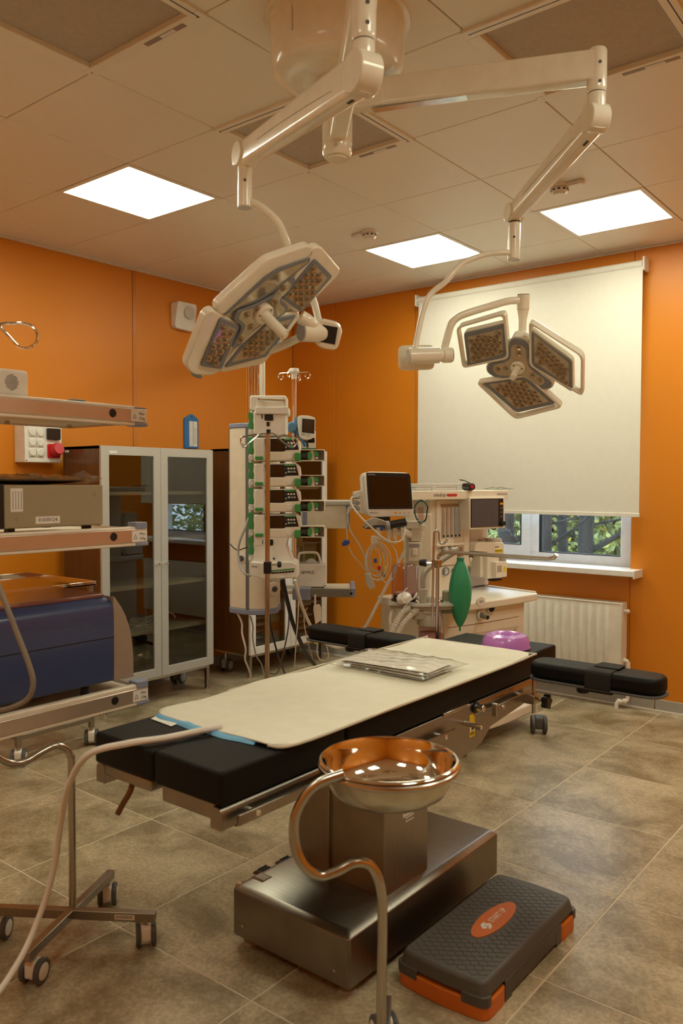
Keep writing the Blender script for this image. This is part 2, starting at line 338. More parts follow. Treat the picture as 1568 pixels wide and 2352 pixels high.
# air filters
M_mesh = mat('filter_mesh', (.50, .43, .34), .8, bump=.5, bscale=700, var=.06, scale=60)
FLAB = {(-1, -3): 'recessed square air filter in ceiling directly behind the lamp spindle', (-1, -5): 'recessed square air filter at the top left corner of ceiling', (1, -3): 'recessed square air filter at top right above the horizontal lamp arm', (1, -5): 'recessed square air filter above the camera, out of the frame'}
for (i, j) in CELLS_F:
    cx, cy = GX + i * .6 + .3, GY + j * .6 + .3
    t = thing('air_filter', FLAB[(i, j)], 'air filter', (cx, cy, ZC), group='ceiling air filters around the lamp mount')
    for (a, c, d_, e_) in ((-.31, .31, -.31, -.262), (-.31, .31, .262, .31), (-.31, -.262, -.262, .262), (.262, .31, -.262, .262)):
        ob('frame_rail', B(cx + a, cx + c, cy + d_, cy + e_, ZC - .012, ZC + .01), M_ceil, t, bev=.003, smooth=False)
    ob('slot', bb([(cx - .29, cx + .29, cy - .290, cy - .286, ZC - .0125, ZC - .01), (cx + .286, cx + .290, cy - .29, cy + .29, ZC - .0125, ZC - .01)]), M_black, t, smooth=False)
    ob('filter_mesh', B(cx - .262, cx + .262, cy - .262, cy + .262, ZC + .008, ZC + .02), M_mesh, t, smooth=False)
    for sx in (-1, 1):
        for sy in (-1, 1): ob('screw', B(cx + sx * .285 - .003, cx + sx * .285 + .003, cy + sy * .285 - .003, cy + sy * .285 + .003, ZC - .0135, ZC - .01), M_steel, t)
    ob('sticker', B(cx + .02, cx + .22, cy + .278, cy + .298, ZC - .0130, ZC - .011), mat('grey_sticker', (.30, .24, .2), .5), t, smooth=False)
    ob('sticker', B(cx + .10, cx + .17, cy + .280, cy + .296, ZC - .0136, ZC - .0128), M_paper, t, smooth=False)
# smoke detectors
for (px, py, lab, dx) in ((-2.905, 3.915, 'white smoke detector left of the far ceiling light', -1), (-1.713, 3.906, 'white smoke detector above the right ceiling light', 1)):
    t = thing('smoke_detector', lab, 'smoke detector', (px, py, ZC), group='smoke detectors')
    ob('base', LA([(0, 0), (.05, 0), (.05, -.012), (.046, -.016), (0, -.016)], 24, (px, py, ZC)), M_white, t)
    ob('sensor_head', LA([(.036, -.014), (.044, -.02), (.042, -.034), (.034, -.038), (.03, -.05), (.0, -.052)], 24, (px, py, ZC)), M_white, t)
    bm = bmesh.new()
    for k in range(10):
        a = 2 * PI * k / 10; box(bm, -.007, .007, -.0015, .0015, -.033, -.024, Matrix.Translation((px + math.cos(a) * .0425, py + math.sin(a) * .0425, ZC)) @ Matrix.Rotation(a + PI / 2, 4, 'Z'))
    ob('vent_slots', bm, M_dgrey, t)
    ob('cable_cover', B(px + dx * .085 - .04, px + dx * .085 + .04, py - .022, py + .022, ZC - .022, ZC), M_white, t, bev=.006)
# ================================================================ operating table
XT0, XT1 = -1.82, -1.335; XC = (XT0 + XT1) / 2
T = thing('operating_table', 'black cushioned operating table on a stainless steel column and base', 'operating table', (XC, 2.17, 0))
def cushion(nm, x0, x1, y0, y1, z0, z1, r=.014, par=T):
    bm = bmesh.new(); nx, ny = 6, 8
    prism(bm, rrect(x0, x1, y0, y1, .012, 3), z0, z1)
    return ob(nm, bm, M_vinyl, par, bev=r, bseg=4)
c = cushion('leg_cushion', XT0, XC - .001, 1.245, 1.70, .708, .79)
cushion('leg_cushion', XC + .001, XT1, 1.245, 1.70, .708, .79)
cushion('back_cushion', XT0, XT1, 1.706, 2.865, .708, .79)
cushion('head_cushion', -1.785, -1.362, 2.875, 3.13, .715, .785)
ob('support_plate', bb([(XT0 + .03, XT1 - .03, 1.30, 2.85, .694, .708)]), M_brush, T, bev=.002)
ob('support_plate', bb([(-1.76, -1.39, 2.86, 3.10, .70, .716)]), M_brush, T, bev=.002)
ob('leg_plate', B(-1.81, -1.60, 1.256, 1.68, .678, .7075), M_brush, T, bev=.004)
ob('leg_plate', B(-1.565, -1.375, 1.262, 1.68, .664, .7075), M_brush, T, bev=.004)
def chan(x0, x1, y0, y1, z0, z1):
    poly = rpoly([(x0, z0), (x1, z0), (x1, z1), (x0, z1)], [.003, .003, .016, .016], 4)
    bm = bmesh.new(); prism(bm, [(p[0], p[1]) for p in poly], -y1, -y0, basis((0, 0, 0), (1, 0, 0), (0, 0, 1))); return bm
ob('side_channel', chan(-1.372, -1.335, 1.245, 1.715, .655, .706), M_brush, T)
ob('side_channel', chan(-1.825, -1.788, 1.255, 1.715, .655, .706), M_brush, T)
# bulging side plates of the back section
pl = [(1.735, .704), (1.735, .668), (1.86, .60), (1.96, .545), (2.32, .538), (2.40, .542), (2.455, .555), (2.488, .575), (2.52, .595), (2.86, .628), (2.87, .69), (2.86, .704)]
for s, x in ((1, -1.345), (-1, -1.82)):
    ob('side_plate', PR(pl, 0, .010, PX(x)), M_brush, T, bev=.0015)
ob('rounded_edge', chan(-1.368, -1.334, 2.40, 2.87, .66, .706), M_steel, T)
# equipment rails on standoffs
for x0, x1, y0, y1, z0, z1 in ((-1.318, -1.308, 1.275, 1.70, .664, .69), (-1.318, -1.308, 1.76, 2.235, .634, .66), (-1.318, -1.308, 2.50, 2.80, .648, .674), (-1.848, -1.838, 1.78, 2.84, .64, .666)):
    r = ob('equipment_rail', B(x0, x1, y0, y1, z0, z1), M_brush, T, bev=.002)
    for yy in (y0 + .06, y1 - .06):
        xa = -1.336 if x0 > -1.5 else -1.82
        ob('standoff', CY((xa, yy, (z0 + z1) / 2), (x1 if x0 > -1.5 else x0, yy, (z0 + z1) / 2), .008, seg=12), M_steel, r)
        ob('socket_screw', LA([(0, .001), (.003, .001), (.0035, .002), (.0075, .002), (.008, 0)], 14, (x1 if x0 > -1.5 else x0, yy, (z0 + z1) / 2), (1 if x0 > -1.5 else -1, 0, 0)), M_chrome, r)
ob('rail_stop', B(-1.318, -1.300, 2.494, 2.502, .64, .682), M_steel, T, bev=.002)
ob('pivot_pin', CY((-1.336, 2.405, .688), (-1.300, 2.405, .688), .012), M_chrome, T, bev=.002)
ob('pivot_washer', CY((-1.337, 2.405, .688), (-1.326, 2.405, .688), .019), M_black, T)
ob('latch_bar', bb([(-1.345, -1.33, 2.20, 2.36, .70, .712)]), M_steel, T, bev=.003)
ob('lock_pin', CY((-1.336, 2.335, .650), (-1.275, 2.345, .643), .008), M_chrome, T, bev=.002)
lb = ob('warning_label', PR([(2.37, .592), (2.405, .592), (2.405, .668), (2.37, .668)], 0, .001, PX(-1.335)), M_yellow, T, smooth=False)
ob('label_field', PR([(2.373, .612), (2.402, .612), (2.402, .638), (2.373, .638)], 0, .0015, PX(-1.335)), M_paper, lb, smooth=False)
ob('warning_triangle', PR([(2.379, .615), (2.397, .615), (2.388, .634)], 0, .002, PX(-1.335)), M_ink, lb, smooth=False)
ob('warning_print', bb([(-1.334, -1.3334, 2.375, 2.40, .598 + k * .004, .600 + k * .004) for k in range(3)]), M_ink, lb, smooth=False)['kind'] = 'stuff'
# locking levers below the leg sections
for x, y in ((-1.70, 1.28), (-1.42, 1.42)):
    ob('lever', TB([(x, y, .69), (x, y - .01, .655), (x - .005, y - .03, .625), (x - .012, y - .042, .60)], .0075, 8, sm=4), M_brown, T)
# column
col = ob('column', B(-1.705, -1.392, 1.962, 2.205, .19, .66), M_brush, T, bev=.004)
ob('column_sleeve', B(-1.73, -1.60, 1.95, 2.30, .192, .60), M_brush, col, bev=.003)
ob('column_head', B(-1.74, -1.36, 1.86, 2.42, .60, .695), M_brush, col, bev=.004)
nl = ob('name_plate', PR([(2.06, .405), (2.135, .405), (2.135, .475), (2.06, .475)], 0, .0008, PX(-1.392)), M_paper, col, smooth=False)
for k in range(9): ob('printed_line', PR([(2.065, .463 - k * .006), (2.065 + (.06 if k % 3 else .045), .463 - k * .006), (2.065 + (.06 if k % 3 else .045), .465 - k * .006), (2.065, .465 - k * .006)], 0, .0012, PX(-1.392)), M_ink, nl, smooth=False)
ob('inventory_tag', PR([(2.075, .386), (2.12, .386), (2.12, .401), (2.075, .401)], 0, .0008, PX(-1.392)), M_paper, col, smooth=False)
txt('01030470', .011, M_ink, col, PX(-1.3908) @ Matrix.Translation((2.0975, .3935, 0)))
# base
bs = [(-1.812, 1.735), (-1.35, 1.735), (-1.35, 2.612), (-1.812, 2.612)]
M_bsteel = mat('base_steel', (.27, .245, .21), .34, 1, var=.12, scale=9, stretch=(1, 30, 1), bump=.04, bscale=50)
base = ob('base', PR(rpoly(bs, .012, 3), .035, .178), M_bsteel, T, bev=.002)
bm = bmesh.new(); vv = prism(bm, rpoly(bs, .012, 3), .178, .192, taper=0.0)
for v in vv:
    if v.co.z > .19: v.co.x += .018 if v.co.x < -1.6 else -.018; v.co.y += .018 if v.co.y < 2.1 else -.018
ob('base_top', bm, M_bsteel, base, bev=.002)
for x, y in ((-1.77, 1.78), (-1.39, 1.78), (-1.39, 2.57), (-1.77, 2.57)): ob('levelling_foot', LA([(0, 0), (.026, 0), (.026, .01), (.014, .014), (.014, .037), (0, .037)], 18, (x, y, 0)), M_grey, base)
for x in (-1.765, -1.40): ob('screw', CY((x, 1.736, .075), (x, 1.732, .075), .005, seg=10), M_steel, base)
ob('side_knob', CY((-1.812, 1.79, .15), (-1.84, 1.79, .15), .022), mat('brass_knob', (.45, .28, .18), .35, .7), base, bev=.004)
bl = ob('base_sticker', B(-1.795, -1.745, 1.80, 1.845, .192, .1928), mat('brown_sticker', (.16, .07, .03), .5), base, smooth=False)
ob('sticker_field', B(-1.79, -1.75, 1.812, 1.842, .1925, .1932), mat('grey_sticker2', (.5, .45, .4), .6), bl, smooth=False)
for k, (px, py) in enumerate(((-1.885, 1.97), (-1.875, 2.07))):
    pd = ob('pedal', PR([(px - .045, .105), (px + .045, .118), (px + .045, .126), (px - .03, .124), (px - .05, .11)], -(py + .025), -(py - .025), basis((0, 0, 0), (1, 0, 0), (0, 0, 1))), M_dgrey, T, bev=.004)
    ob('pedal_arm', TB([(px, py, .11), (px + .02, py, .09), (-1.80, py, .085)], .007, 8), M_steel, pd)
    ob('tread', bb([(px - .028 + q * .014, px - .022 + q * .014, py - .02, py + .02, .122, .1275) for q in range(5)]), M_black, pd)['kind'] = 'stuff'
# ================================================================ heated pad
PAD = thing('patient_pad', 'cream quilted warming mattress laid on the operating table', 'mattress pad', (XC, 2.1, .79))
bm = bmesh.new(); x0, x1, y0, y1 = -1.832, -1.322, 1.435, 2.846; nx, ny = 26, 66; G = {}
random.seed(3)
def padz(u, v, x, y): return .802 + .004 * math.sin(y * 5 + x * 9) * (1 - abs(2 * u - 1)) + .003 * math.sin(y * 13 + 2)
for side in (0, 1):
    for i in range(nx + 1):
        for j in range(ny + 1):
            u, v = i / nx, j / ny; x = x0 + (x1 - x0) * u; y = y0 + (y1 - y0) * v
            # rounded corners
            r = .065; dx = max(0, abs(x - XC) - ((x1 - x0) / 2 - r)); dy = max(0, abs(y - (y0 + y1) / 2) - ((y1 - y0) / 2 - r)); L = math.hypot(dx, dy)
            if L > r: x -= math.copysign(dx * (1 - r / L), x - XC); y -= math.copysign(dy * (1 - r / L), y - (y0 + y1) / 2)
            e = min(u, 1 - u) * (x1 - x0); f_ = min(v, 1 - v) * (y1 - y0); edge = min(1, min(e, f_) / .03)
            z = padz(u, v, x, y) + (edge - 1) * .004
            if abs(u - .5) > .47 and y > 1.6: x += .006 * math.sin(y * 11) * math.copysign(1, u - .5)
            if side: z -= .003 + .006 * edge
            if side and z < .7915: z = .7915
            G[side, i, j] = bm.verts.new((x, y, z))
for i in range(nx):
    for j in range(ny):
        bm.faces.new([G[0, i, j], G[0, i + 1, j], G[0, i + 1, j + 1], G[0, i, j + 1]]); bm.faces.new([G[1, i, j], G[1, i, j + 1], G[1, i + 1, j + 1], G[1, i + 1, j]])
bd = [(i, 0) for i in range(nx)] + [(nx, j) for j in range(ny)] + [(nx - i, ny) for i in range(nx)] + [(0, ny - j) for j in range(ny)]
for k in range(len(bd)):
    a, b_ = bd[k], bd[(k + 1) % len(bd)]; bm.faces.new([G[0, a[0], a[1]], G[1, a[0], a[1]], G[1, b_[0], b_[1]], G[0, b_[0], b_[1]]])
ob('top_cover', bm, M_pad, PAD, ang=60)
per = [(XC + math.copysign((x1 - x0) / 2, a) , b_) for a, b_ in ((-1, y0 + .06), (-1, y1 - .06))]
pts = [V(p) for p in ((x0, y0 + .3, .797), (x0, y1 - .05, .797), (x0 + .05, y1, .797), (x1 - .05, y1, .797), (x1 + .001, y1 - .05, .797), (x1 + .004, 2.3, .796), (x1, 1.9, .796), (x1, y0 + .06, .797), (x1 - .05, y0, .797))]
ob('piping', TB(pts, .004, 8, sm=6), mat('pad_piping', (.60, .55, .45), .7), PAD)
# blue lining at the open end
M_lin = mat('blue_lining', (.16, .42, .68), .6, bump=.3, bscale=60)
bm = bmesh.new(); rows = []
for k in range(22):
    u = k / 21; x = -1.80 + u * .385; y = 1.437 - .014 * math.sin(PI * u) ** .5 - .003 * math.sin(u * 19); zt = .7985 + .0015 * math.sin(u * 23)
    rows.append([bm.verts.new(p) for p in ((x, y + .05, .7965), (x, y + .004, zt), (x, y - .004, zt - .0025), (x, y - .009, .7915), (x, y + .03, .7905))])
for a, b_ in zip(rows, rows[1:]):
    for k in range(4): bm.faces.new((a[k], a[k + 1], b_[k + 1], b_[k]))
ob('blue_lining', bm, M_lin, PAD, ang=60)
ob('care_tag', PR([(0, 0), (.10, -.01), (.108, -.045), (.01, -.035)], .792, .7935, Matrix.Translation((-1.80, 1.442, 0))), M_paper, PAD, smooth=False)
hose = [(-1.555, 1.45, .806), (-1.57, 1.40, .805), (-1.60, 1.30, .803), (-1.645, 1.225, .800), (-1.74, 1.175, .765), (-1.85, 1.19, .66), (-1.94, 1.22, .52), (-1.99, 1.23, .38), (-2.01, 1.20, .26), (-1.985, 1.12, .17), (-1.95, 1.0, .11), (-1.94, .82, .06), (-1.97, .6, .02), (-2.0, .35, .013)]
ob('air_hose', TB(hose, .0085, 10, sm=7), M_cablew, PAD)
# folded drape in clear film
BAG = thing('packed_drape', 'folded white drape in a clear plastic bag lying on the cream pad', 'package', (-1.58, 2.29, .81))
def soft(x0, x1, y0, y1, z0, z1, nx=14, ny=10, amp=.003, seed=1, rot=0, edge=.25):
    rnd = random.Random(seed); ph = [rnd.uniform(0, 6) for _ in range(6)]; bm = bmesh.new(); G = {}
    cx, cy = (x0 + x1) / 2, (y0 + y1) / 2; cr, sr = math.cos(rot), math.sin(rot)
    for s in (0, 1):
        for i in range(nx + 1):
            for j in range(ny + 1):
                u, v = i / nx, j / ny; x, y = x0 + (x1 - x0) * u, y0 + (y1 - y0) * v
                e = min(1, min(u, 1 - u, v, 1 - v) / edge) ** .6 if edge else 1
                z = (z0 + z1) / 2 + (1 if s else -1) * (z1 - z0) / 2 * e
                if s: z += amp * (math.sin(x * 90 + y * 40 + ph[0]) + math.sin(y * 120 - x * 50 + ph[1]) + .7 * math.sin(x * 210 + ph[2]) * math.sin(y * 170 + ph[3])) * (.4 + .6 * e)
                z = max(z, z0); dx, dy = x - cx + amp * math.sin(v * 14 + ph[4]), y - cy + amp * math.sin(u * 14 + ph[5])
                G[s, i, j] = bm.verts.new((cx + dx * cr - dy * sr, cy + dx * sr + dy * cr, z))
    for i in range(nx):
        for j in range(ny):
            bm.faces.new([G[1, i, j], G[1, i + 1, j], G[1, i + 1, j + 1], G[1, i, j + 1]]); bm.faces.new([G[0, i, j], G[0, i, j + 1], G[0, i + 1, j + 1], G[0, i + 1, j]])
    bd = [(i, 0) for i in range(nx)] + [(nx, j) for j in range(ny)] + [(nx - i, ny) for i in range(nx)] + [(0, ny - j) for j in range(ny)]
    for k in range(len(bd)):
        a, b_ = bd[k], bd[(k + 1) % len(bd)]; bm.faces.new([G[0, a[0], a[1]], G[0, b_[0], b_[1]], G[1, b_[0], b_[1]], G[1, a[0], a[1]]])
    return bm
M_cloth = mat('white_drape', (.82, .79, .74), .8, bump=.4, bscale=120)
for k in range(3): ob('folded_layer', soft(-1.755, -1.405, 2.20, 2.385, .8085 + k * .009, .816 + k * .009, 10, 6, .0006, k + 4, .03 * k, .08), M_cloth, BAG)
ob('film_bag', soft(-1.79, -1.375, 2.145, 2.435, .8075, .841, 26, 20, .0022, 9, .02, .2), M_clear, BAG)
one('head_ring', LA([(.094, .0), (.098, .003), (.094, .014), (.092, .032), (.080, .05), (.060, .057), (.044, .052), (.034, .042), (.027, .028), (0, .026)], 40, (-1.497, 2.947, .7855)), mat('violet_gel', (.50, .20, .62), .22, coat=.3), 'translucent purple gel head ring on the head of the operating table', 'head ring')
# ================================================================ arm boards
def armboard(x0, x1, yc, lab, post):
    t = thing('arm_board', lab, 'arm board', ((x0 + x1) / 2, yc, .70), group='padded arm boards of the operating table')
    w_ = .068; poly = rpoly([(x0, yc - w_), (x1, yc - w_), (x1, yc + w_), (x0, yc + w_)], .062, 6)
    ob('board', PR(rpoly([(x0 - .004, yc - w_ - .004), (x1 + .004, yc - w_ - .004), (x1 + .004, yc + w_ + .004), (x0 - .004, yc + w_ + .004)], .064, 6), .738, .746), M_dgrey, t, bev=.002)
    ob('cushion', PR(poly, .746, .803), M_vinyl, t, bev=.016, bseg=4)
    xm = (x0 + x1) / 2 + .03; s = w_ + .004
    bm = bmesh.new(); lo = [(-s, .728), (s, .728), (s, .806), (-s, .806)]; li = [(-s + .003, .731), (s - .003, .731), (s - .003, .803), (-s + .003, .803)]
    ring_prism(bm, rpoly(lo, .014, 3), rpoly(li, .012, 3), xm - .045, xm + .045, basis((0, yc, 0), (0, 1, 0), (0, 0, 1)))
    st = ob('strap', bm, mat('black_webbing', (.014, .014, .014), .8, bump=.4, bscale=500), t)
    ob('strap_flap', B(xm - .035, xm + .05, yc - .01, yc + .065, .806, .8105), MATS['black_webbing'], st, bev=.002)
    xk = (x0 + x1) / 2 - .04; ob('knob', LA([(0, -.026), (.02, -.026), (.024, -.02), (.024, -.006), (.014, 0), (0, 0)], 10, (xk, yc - .02, .738)), M_black, t)
    if post:
        ob('bracket', bb([(x0 + .01, xk + .05, yc - .015, yc + .015, .728, .738)]), M_dgrey, t)
        p = ob('post', B(-1.287, -1.279, 2.742, 2.764, .60, .735), M_steel, t, bev=.002)
        ob('rail_clamp', B(-1.322, -1.268, 2.725, 2.782, .637, .672), M_steel, t, bev=.003)
        bm = bmesh.new(); cyl(bm, (-1.268, 2.754, .652), (-1.245, 2.754, .65), .007); ob('screw_shaft', bm, M_chrome, t)
        prof = [((.024 + .005 * math.cos(5 * a)) * math.cos(a), (.024 + .005 * math.cos(5 * a)) * math.sin(a)) for a in [2 * PI * k / 30 for k in range(30)]]
        ob('clamp_knob', PR(prof, 0, .024, basis((-1.246, 2.754, .65), (0, 1, 0), (0, 0, 1))), M_black, t, bev=.003)
    else:
        ob('post', B(-1.861, -1.853, 2.75, 2.772, .60, .738), M_steel, t, bev=.002)
        ob('rail_clamp', B(-1.868, -1.832, 2.735, 2.79, .637, .672), M_steel, t, bev=.003)
armboard(-1.285, -.815, 2.755, 'black padded arm board with strap on the right, in front of the radiator', True)
armboard(-2.385, -1.838, 2.79, 'black padded arm board with strap on the far left side of the table', False)
# ================================================================ anaesthesia frame bar clamped to the table
AF = thing('screen_frame', 'bent steel drape frame bar rising beside the green breathing bag', 'drape frame', (-1.823, 2.95, .60))
ob('bar', TB([(-1.823, 2.95, .60), (-1.822, 2.95, 1.115), (-1.815, 2.95, 1.138), (-1.795, 2.95, 1.150), (-1.77, 2.95, 1.153), (-1.325, 2.95, 1.153), (-1.295, 2.942, 1.158), (-1.283, 2.938, 1.172)], .0078, 10), M_steelrod, AF)
ob('rail_clamp', B(-1.85, -1.80, 2.92, 2.98, .635, .675), M_steel, AF, bev=.003)
cl = ob('rod_clamp', B(-1.845, -1.808, 2.935, 2.962, 1.085, 1.12), M_steel, AF, bev=.003)
ob('clamp_knob', CY((-1.868, 2.935, 1.103), (-1.898, 2.925, 1.103), .017, .013, 10), M_black, cl, bev=.003)
ob('clamp_screw', CY((-1.845, 2.945, 1.103), (-1.87, 2.935, 1.103), .006, seg=10), M_chrome, cl)
hk = [(-1.838, 2.935, .83), (-1.832, 2.935, 1.20), (-1.827, 2.935, 1.235), (-1.818, 2.935, 1.243), (-1.808, 2.935, 1.235), (-1.806, 2.935, 1.205), (-1.80, 2.935, 1.192), (-1.787, 2.935, 1.19), (-1.774, 2.935, 1.197), (-1.765, 2.935, 1.212)]
ob('hook_rod', TB(hk, .005, 8, sm=4), M_steelrod, AF)
# ================================================================ basin stands
def caster(nm, par, x, y, ztop, R, ang, mw=M_white, tyre=M_dgrey):
    c, s = math.cos(ang), math.sin(ang); ax = V((c, s, 0)); fw_ = V((-s, c, 0)); C_ = V((x, y, R)) + fw_ * .012
    body = ob(nm, PR(rpoly([(-R * .75, -R * .45), (R * .7, -R * .45), (R * .75, R * .5), (R * .1, R * 1.12), (-R * .75, R * .9)], R * .25, 3), -R * .42, R * .42, basis(C_, fw_, (0, 0, 1))), mw, par, bev=.002)
    for sg in (-1, 1):
        c0, c1 = C_ + ax * sg * R * .46, C_ + ax * sg * R * .86
        w = ob('wheel', LA([(R * .5, 0), (R * .96, 0), (R, R * .06), (R, R * .32), (R * .9, R * .4), (R * .5, R * .4)], 24, c0, ax * sg), tyre, body)
        ob('wheel_cap', LA([(0, R * .43), (R * .62, R * .43), (R * .7, R * .38), (R * .7, 0)], 20, c0, ax * sg), mw, body)
    ob('stem', CY((x, y, R * 1.0), (x, y, ztop), R * .2, seg=10), M_steel, body)
    return body
def cross_base(t, cx, cy, tips, zb, tagtxt=None):
    (a0, a1), (b0, b1) = tips
    for k, (p, q) in enumerate(((a0, a1), (b0, b1))):
        p, q = V((*p, 0)), V((*q, 0)); d = (q - p).normalized(); n = V((-d.y, d.x, 0)); L = (q - p).length
        bar = ob('base_bar', B(0, L, -.013, .013, zb - .014 - (.0005 * k), zb + .014 + .0005 * k, basis(p, d, n)), M_brush, t, bev=.002)
        if tagtxt and k == 1:
            tg = ob('inventory_tag', B(L - .125, L - .062, -.0138, -.0132, zb - .0075, zb + .0085, basis(p, d, n)), M_paper, bar, smooth=False)
            txt(tagtxt, .013, M_ink, bar, basis(p, d, n) @ Matrix.Translation((L - .0935, -.0140, zb + .0005)) @ Matrix.Rotation(PI / 2, 4, 'X'))
        for e_, sgn in ((p, 1), (q, -1)):
            c_ = e_ + d * sgn * .03; caster('caster', t, c_.x, c_.y, zb - .012, .036, random.uniform(-.5, .9) + .6)
STL = thing('basin_stand', 'steel basin stand on a four-caster cross base at lower left', 'basin stand', (-2.21, 1.425, 0), group='bent tube basin stands')
pz = lambda x, y, d=2.55: D(x, y, d)
cross_base(STL, -2.21, 1.425, (((-2.10, 1.205), (-2.325, 1.655)), ((-2.43, 1.27), (-1.985, 1.573))), .098, '01030055')
p0 = V((-2.222, 1.437, 0)); dl = V((-.10, -.995, 0))
def loc_(s, z, back=0): q = p0 + dl * s; return (q.x - .62 * back, q.y + .78 * back, z)
ob('tube', TB([loc_(0, .085), loc_(0, .54), loc_(.004, .588), loc_(.022, .618), loc_(.055, .632), loc_(.10, .622), loc_(.145, .607), loc_(.19, .612), loc_(.24, .65), loc_(.29, .73), loc_(.30, .82), loc_(.29, .90), loc_(.33, .93)], .0115, 12, sm=5), M_steelrod, STL)
ob('basin_ring', TB([loc_(.49 + .16 * math.cos(a), .93, .16 * math.sin(a)) for a in [2 * PI * k / 24 for k in range(24)]], .008, 8, closed=True), M_steelrod, STL)
STR = thing('basin_stand', 'steel stand with an S-bent tube holding the basin in the foreground', 'basin stand', (-1.085, 1.52, 0), group='bent tube basin stands')
pq = lambda x, y, d=1.87: tuple(D(x, y, d))
RC = V((-1.115, 1.588, .772))
ob('tube', TB([(-1.083, 1.517, .085), (-1.083, 1.517, .25), pq(878, 2120, 1.895), pq(874, 2040, 1.885), pq(852, 1990, 1.88), pq(815, 1981, 1.87), pq(775, 2000, 1.86), pq(733, 2011, 1.85), pq(697, 1987, 1.84), pq(677, 1940, 1.84), pq(677, 1880, 1.84), pq(700, 1830, 1.84), pq(735, 1797, 1.84), pq(790, 1777, 1.84)], .0118, 14, sm=5), M_steelrod, STR)
ob('basin_ring', TB([RC + V((.166 * math.cos(a), .166 * math.sin(a), -.006)) for a in [2 * PI * k / 48 for k in range(48)]], .0075, 10, closed=True), M_steelrod, STR)
cross_base(STR, -1.083, 1.517, (((-1.19, 1.69), (-.97, 1.345)), ((-1.26, 1.41), (-.91, 1.624))), .098)
WBN = thing('wash_basin', 'shiny stainless steel wash basin resting in the foreground stand', 'basin', tuple(RC + V((0, 0, -.09))))
ob('inner_surface', LA([(.168, .0035), (.170, .007), (.167, .0105), (.162, .0105), (.160, .007), (.157, 0), (.154, -.016), (.147, -.041), (.134, -.064), (.112, -.079), (.085, -.085), (.04, -.087), (0, -.0872)], 64, RC), mat('mirror_steel', (.76, .73, .67), .07, 1, var=.03), WBN, ang=50)
ob('outer_surface', LA([(0, -.0895), (.085, -.0885), (.116, -.081), (.138, -.066), (.151, -.042), (.1575, -.016), (.1595, -.002), (.168, .0035)], 64, RC), mat('satin_basin_steel', (.60, .56, .46), .27, 1, var=.05, scale=14), WBN, ang=50)
# ================================================================ exercise step
SX0, SX1, SY0, SY1 = -1.298, -1.012, 1.885, 2.515
ST = thing('step_platform', 'grey and orange plastic exercise step on the floor by the table base', 'step platform', ((SX0 + SX1) / 2, (SY0 + SY1) / 2, 0))
M_stepg = mat('dark_grey_step', (.085, .080, .070), .5, bump=.15, bscale=400); M_stepo = mat('orange_step', (.62, .15, .010), .45)
bow = lambda y0, y1, x0, x1, k: rpoly([(x0, y0 + k), ((x0 + x1) / 2, y0), (x1, y0 + k), (x1, y1 - k), ((x0 + x1) / 2, y1), (x0, y1 - k)], [.03, .10, .03, .03, .10, .03], 5)
bm = bmesh.new(); vv = prism(bm, bow(SY0, SY1, SX0, SX1, .012), .058, .100)
for v in vv:
    if v.co.z > .09: v.co.x += .010 * (1 if v.co.x < -1.155 else -1); v.co.y += .010 * (1 if v.co.y < 2.2 else -1)
top = ob('platform', bm, M_stepg, ST, bev=.008, bseg=3)
for s, ya, yb in ((0, SY0, SY0 + .135), (1, SY1 - .135, SY1)):
    pts = [(SX0 - .003, ya + (.012 if not s else 0)), ((SX0 + SX1) / 2, ya - (.003 if not s else 0)), (SX1 + .003, ya + (.012 if not s else 0)), (SX1 + .003, yb - (.012 if s else 0)), ((SX0 + SX1) / 2, yb + (.003 if s else 0)), (SX0 - .003, yb - (.012 if s else 0))]
    ob('riser', PR(rpoly(pts, [.03, .1, .03, .03, .1, .03] if not s else [.03, .01, .03, .03, .1, .03], 4), 0, .050), M_stepo, ST, bev=.003)
for x in (SX0, SX1): ob('side_skirt', B(x - (0 if x == SX0 else .012), x + (.012 if x == SX0 else 0), SY0 + .125, SY1 - .125, .012, .062), M_stepg, ST, bev=.002)
for x in (SX0, SX1):
    for y in (SY0 + .145, SY1 - .145): ob('foot_lug', B(x - (.001 if x == SX0 else .012), x + (.012 if x == SX0 else .001), y - .02, y + .02, 0, .06), M_stepg, ST, bev=.002)
for sx, xe in ((1, SX0 - .0035), (-1, SX1 + .0035)):
    for sy, ye in ((1, SY0 + .0095), (-1, SY1 - .0095)):
        q = [(xe, ye + sy * .03), (xe, ye + sy * .012), (xe + sx * .012, ye + sy * .001), (xe + sx * .03, ye - sy * .0025), (xe + sx * .075, ye - sy * .0065), (xe + sx * .07, ye + sy * .03)]
        ob('skirt_tab', PR(q, .036, .066), M_stepg, ST, bev=.002)
bm = bmesh.new(); ax0, ax1, ay0, ay1 = SX0 + .028, SX1 - .028, SY0 + .035, SY1 - .035; pit = .0265
cxs, cys, ea, eb = (SX0 + SX1) / 2, 2.213, .040, .125
for i in range(-3, 30):
    for j in range(-3, 30):
        # skewed diamond pads
        cx = ax0 + (i + .5) * pit * .72; cy = ay0 + (j + .5) * pit + (i % 2) * pit / 2
        if not (ax0 + .008 < cx < ax1 - .008 and ay0 + .01 < cy < ay1 - .01): continue
        if ((cx - cxs) / (ea + .012)) ** 2 + ((cy - cys) / (eb + .014)) ** 2 < 1: continue
        a, b_ = pit * .66, pit * .46
        prism(bm, [(cx - a, cy), (cx, cy - b_), (cx + a, cy), (cx, cy + b_)], .0995, .1012, taper=.08)
ob('grip_pattern', bm, M_stepg, top, smooth=False)['kind'] = 'stuff'
el = [(cxs + ea * math.cos(a), cys + eb * math.sin(a)) for a in [2 * PI * k / 48 for k in range(48)]]
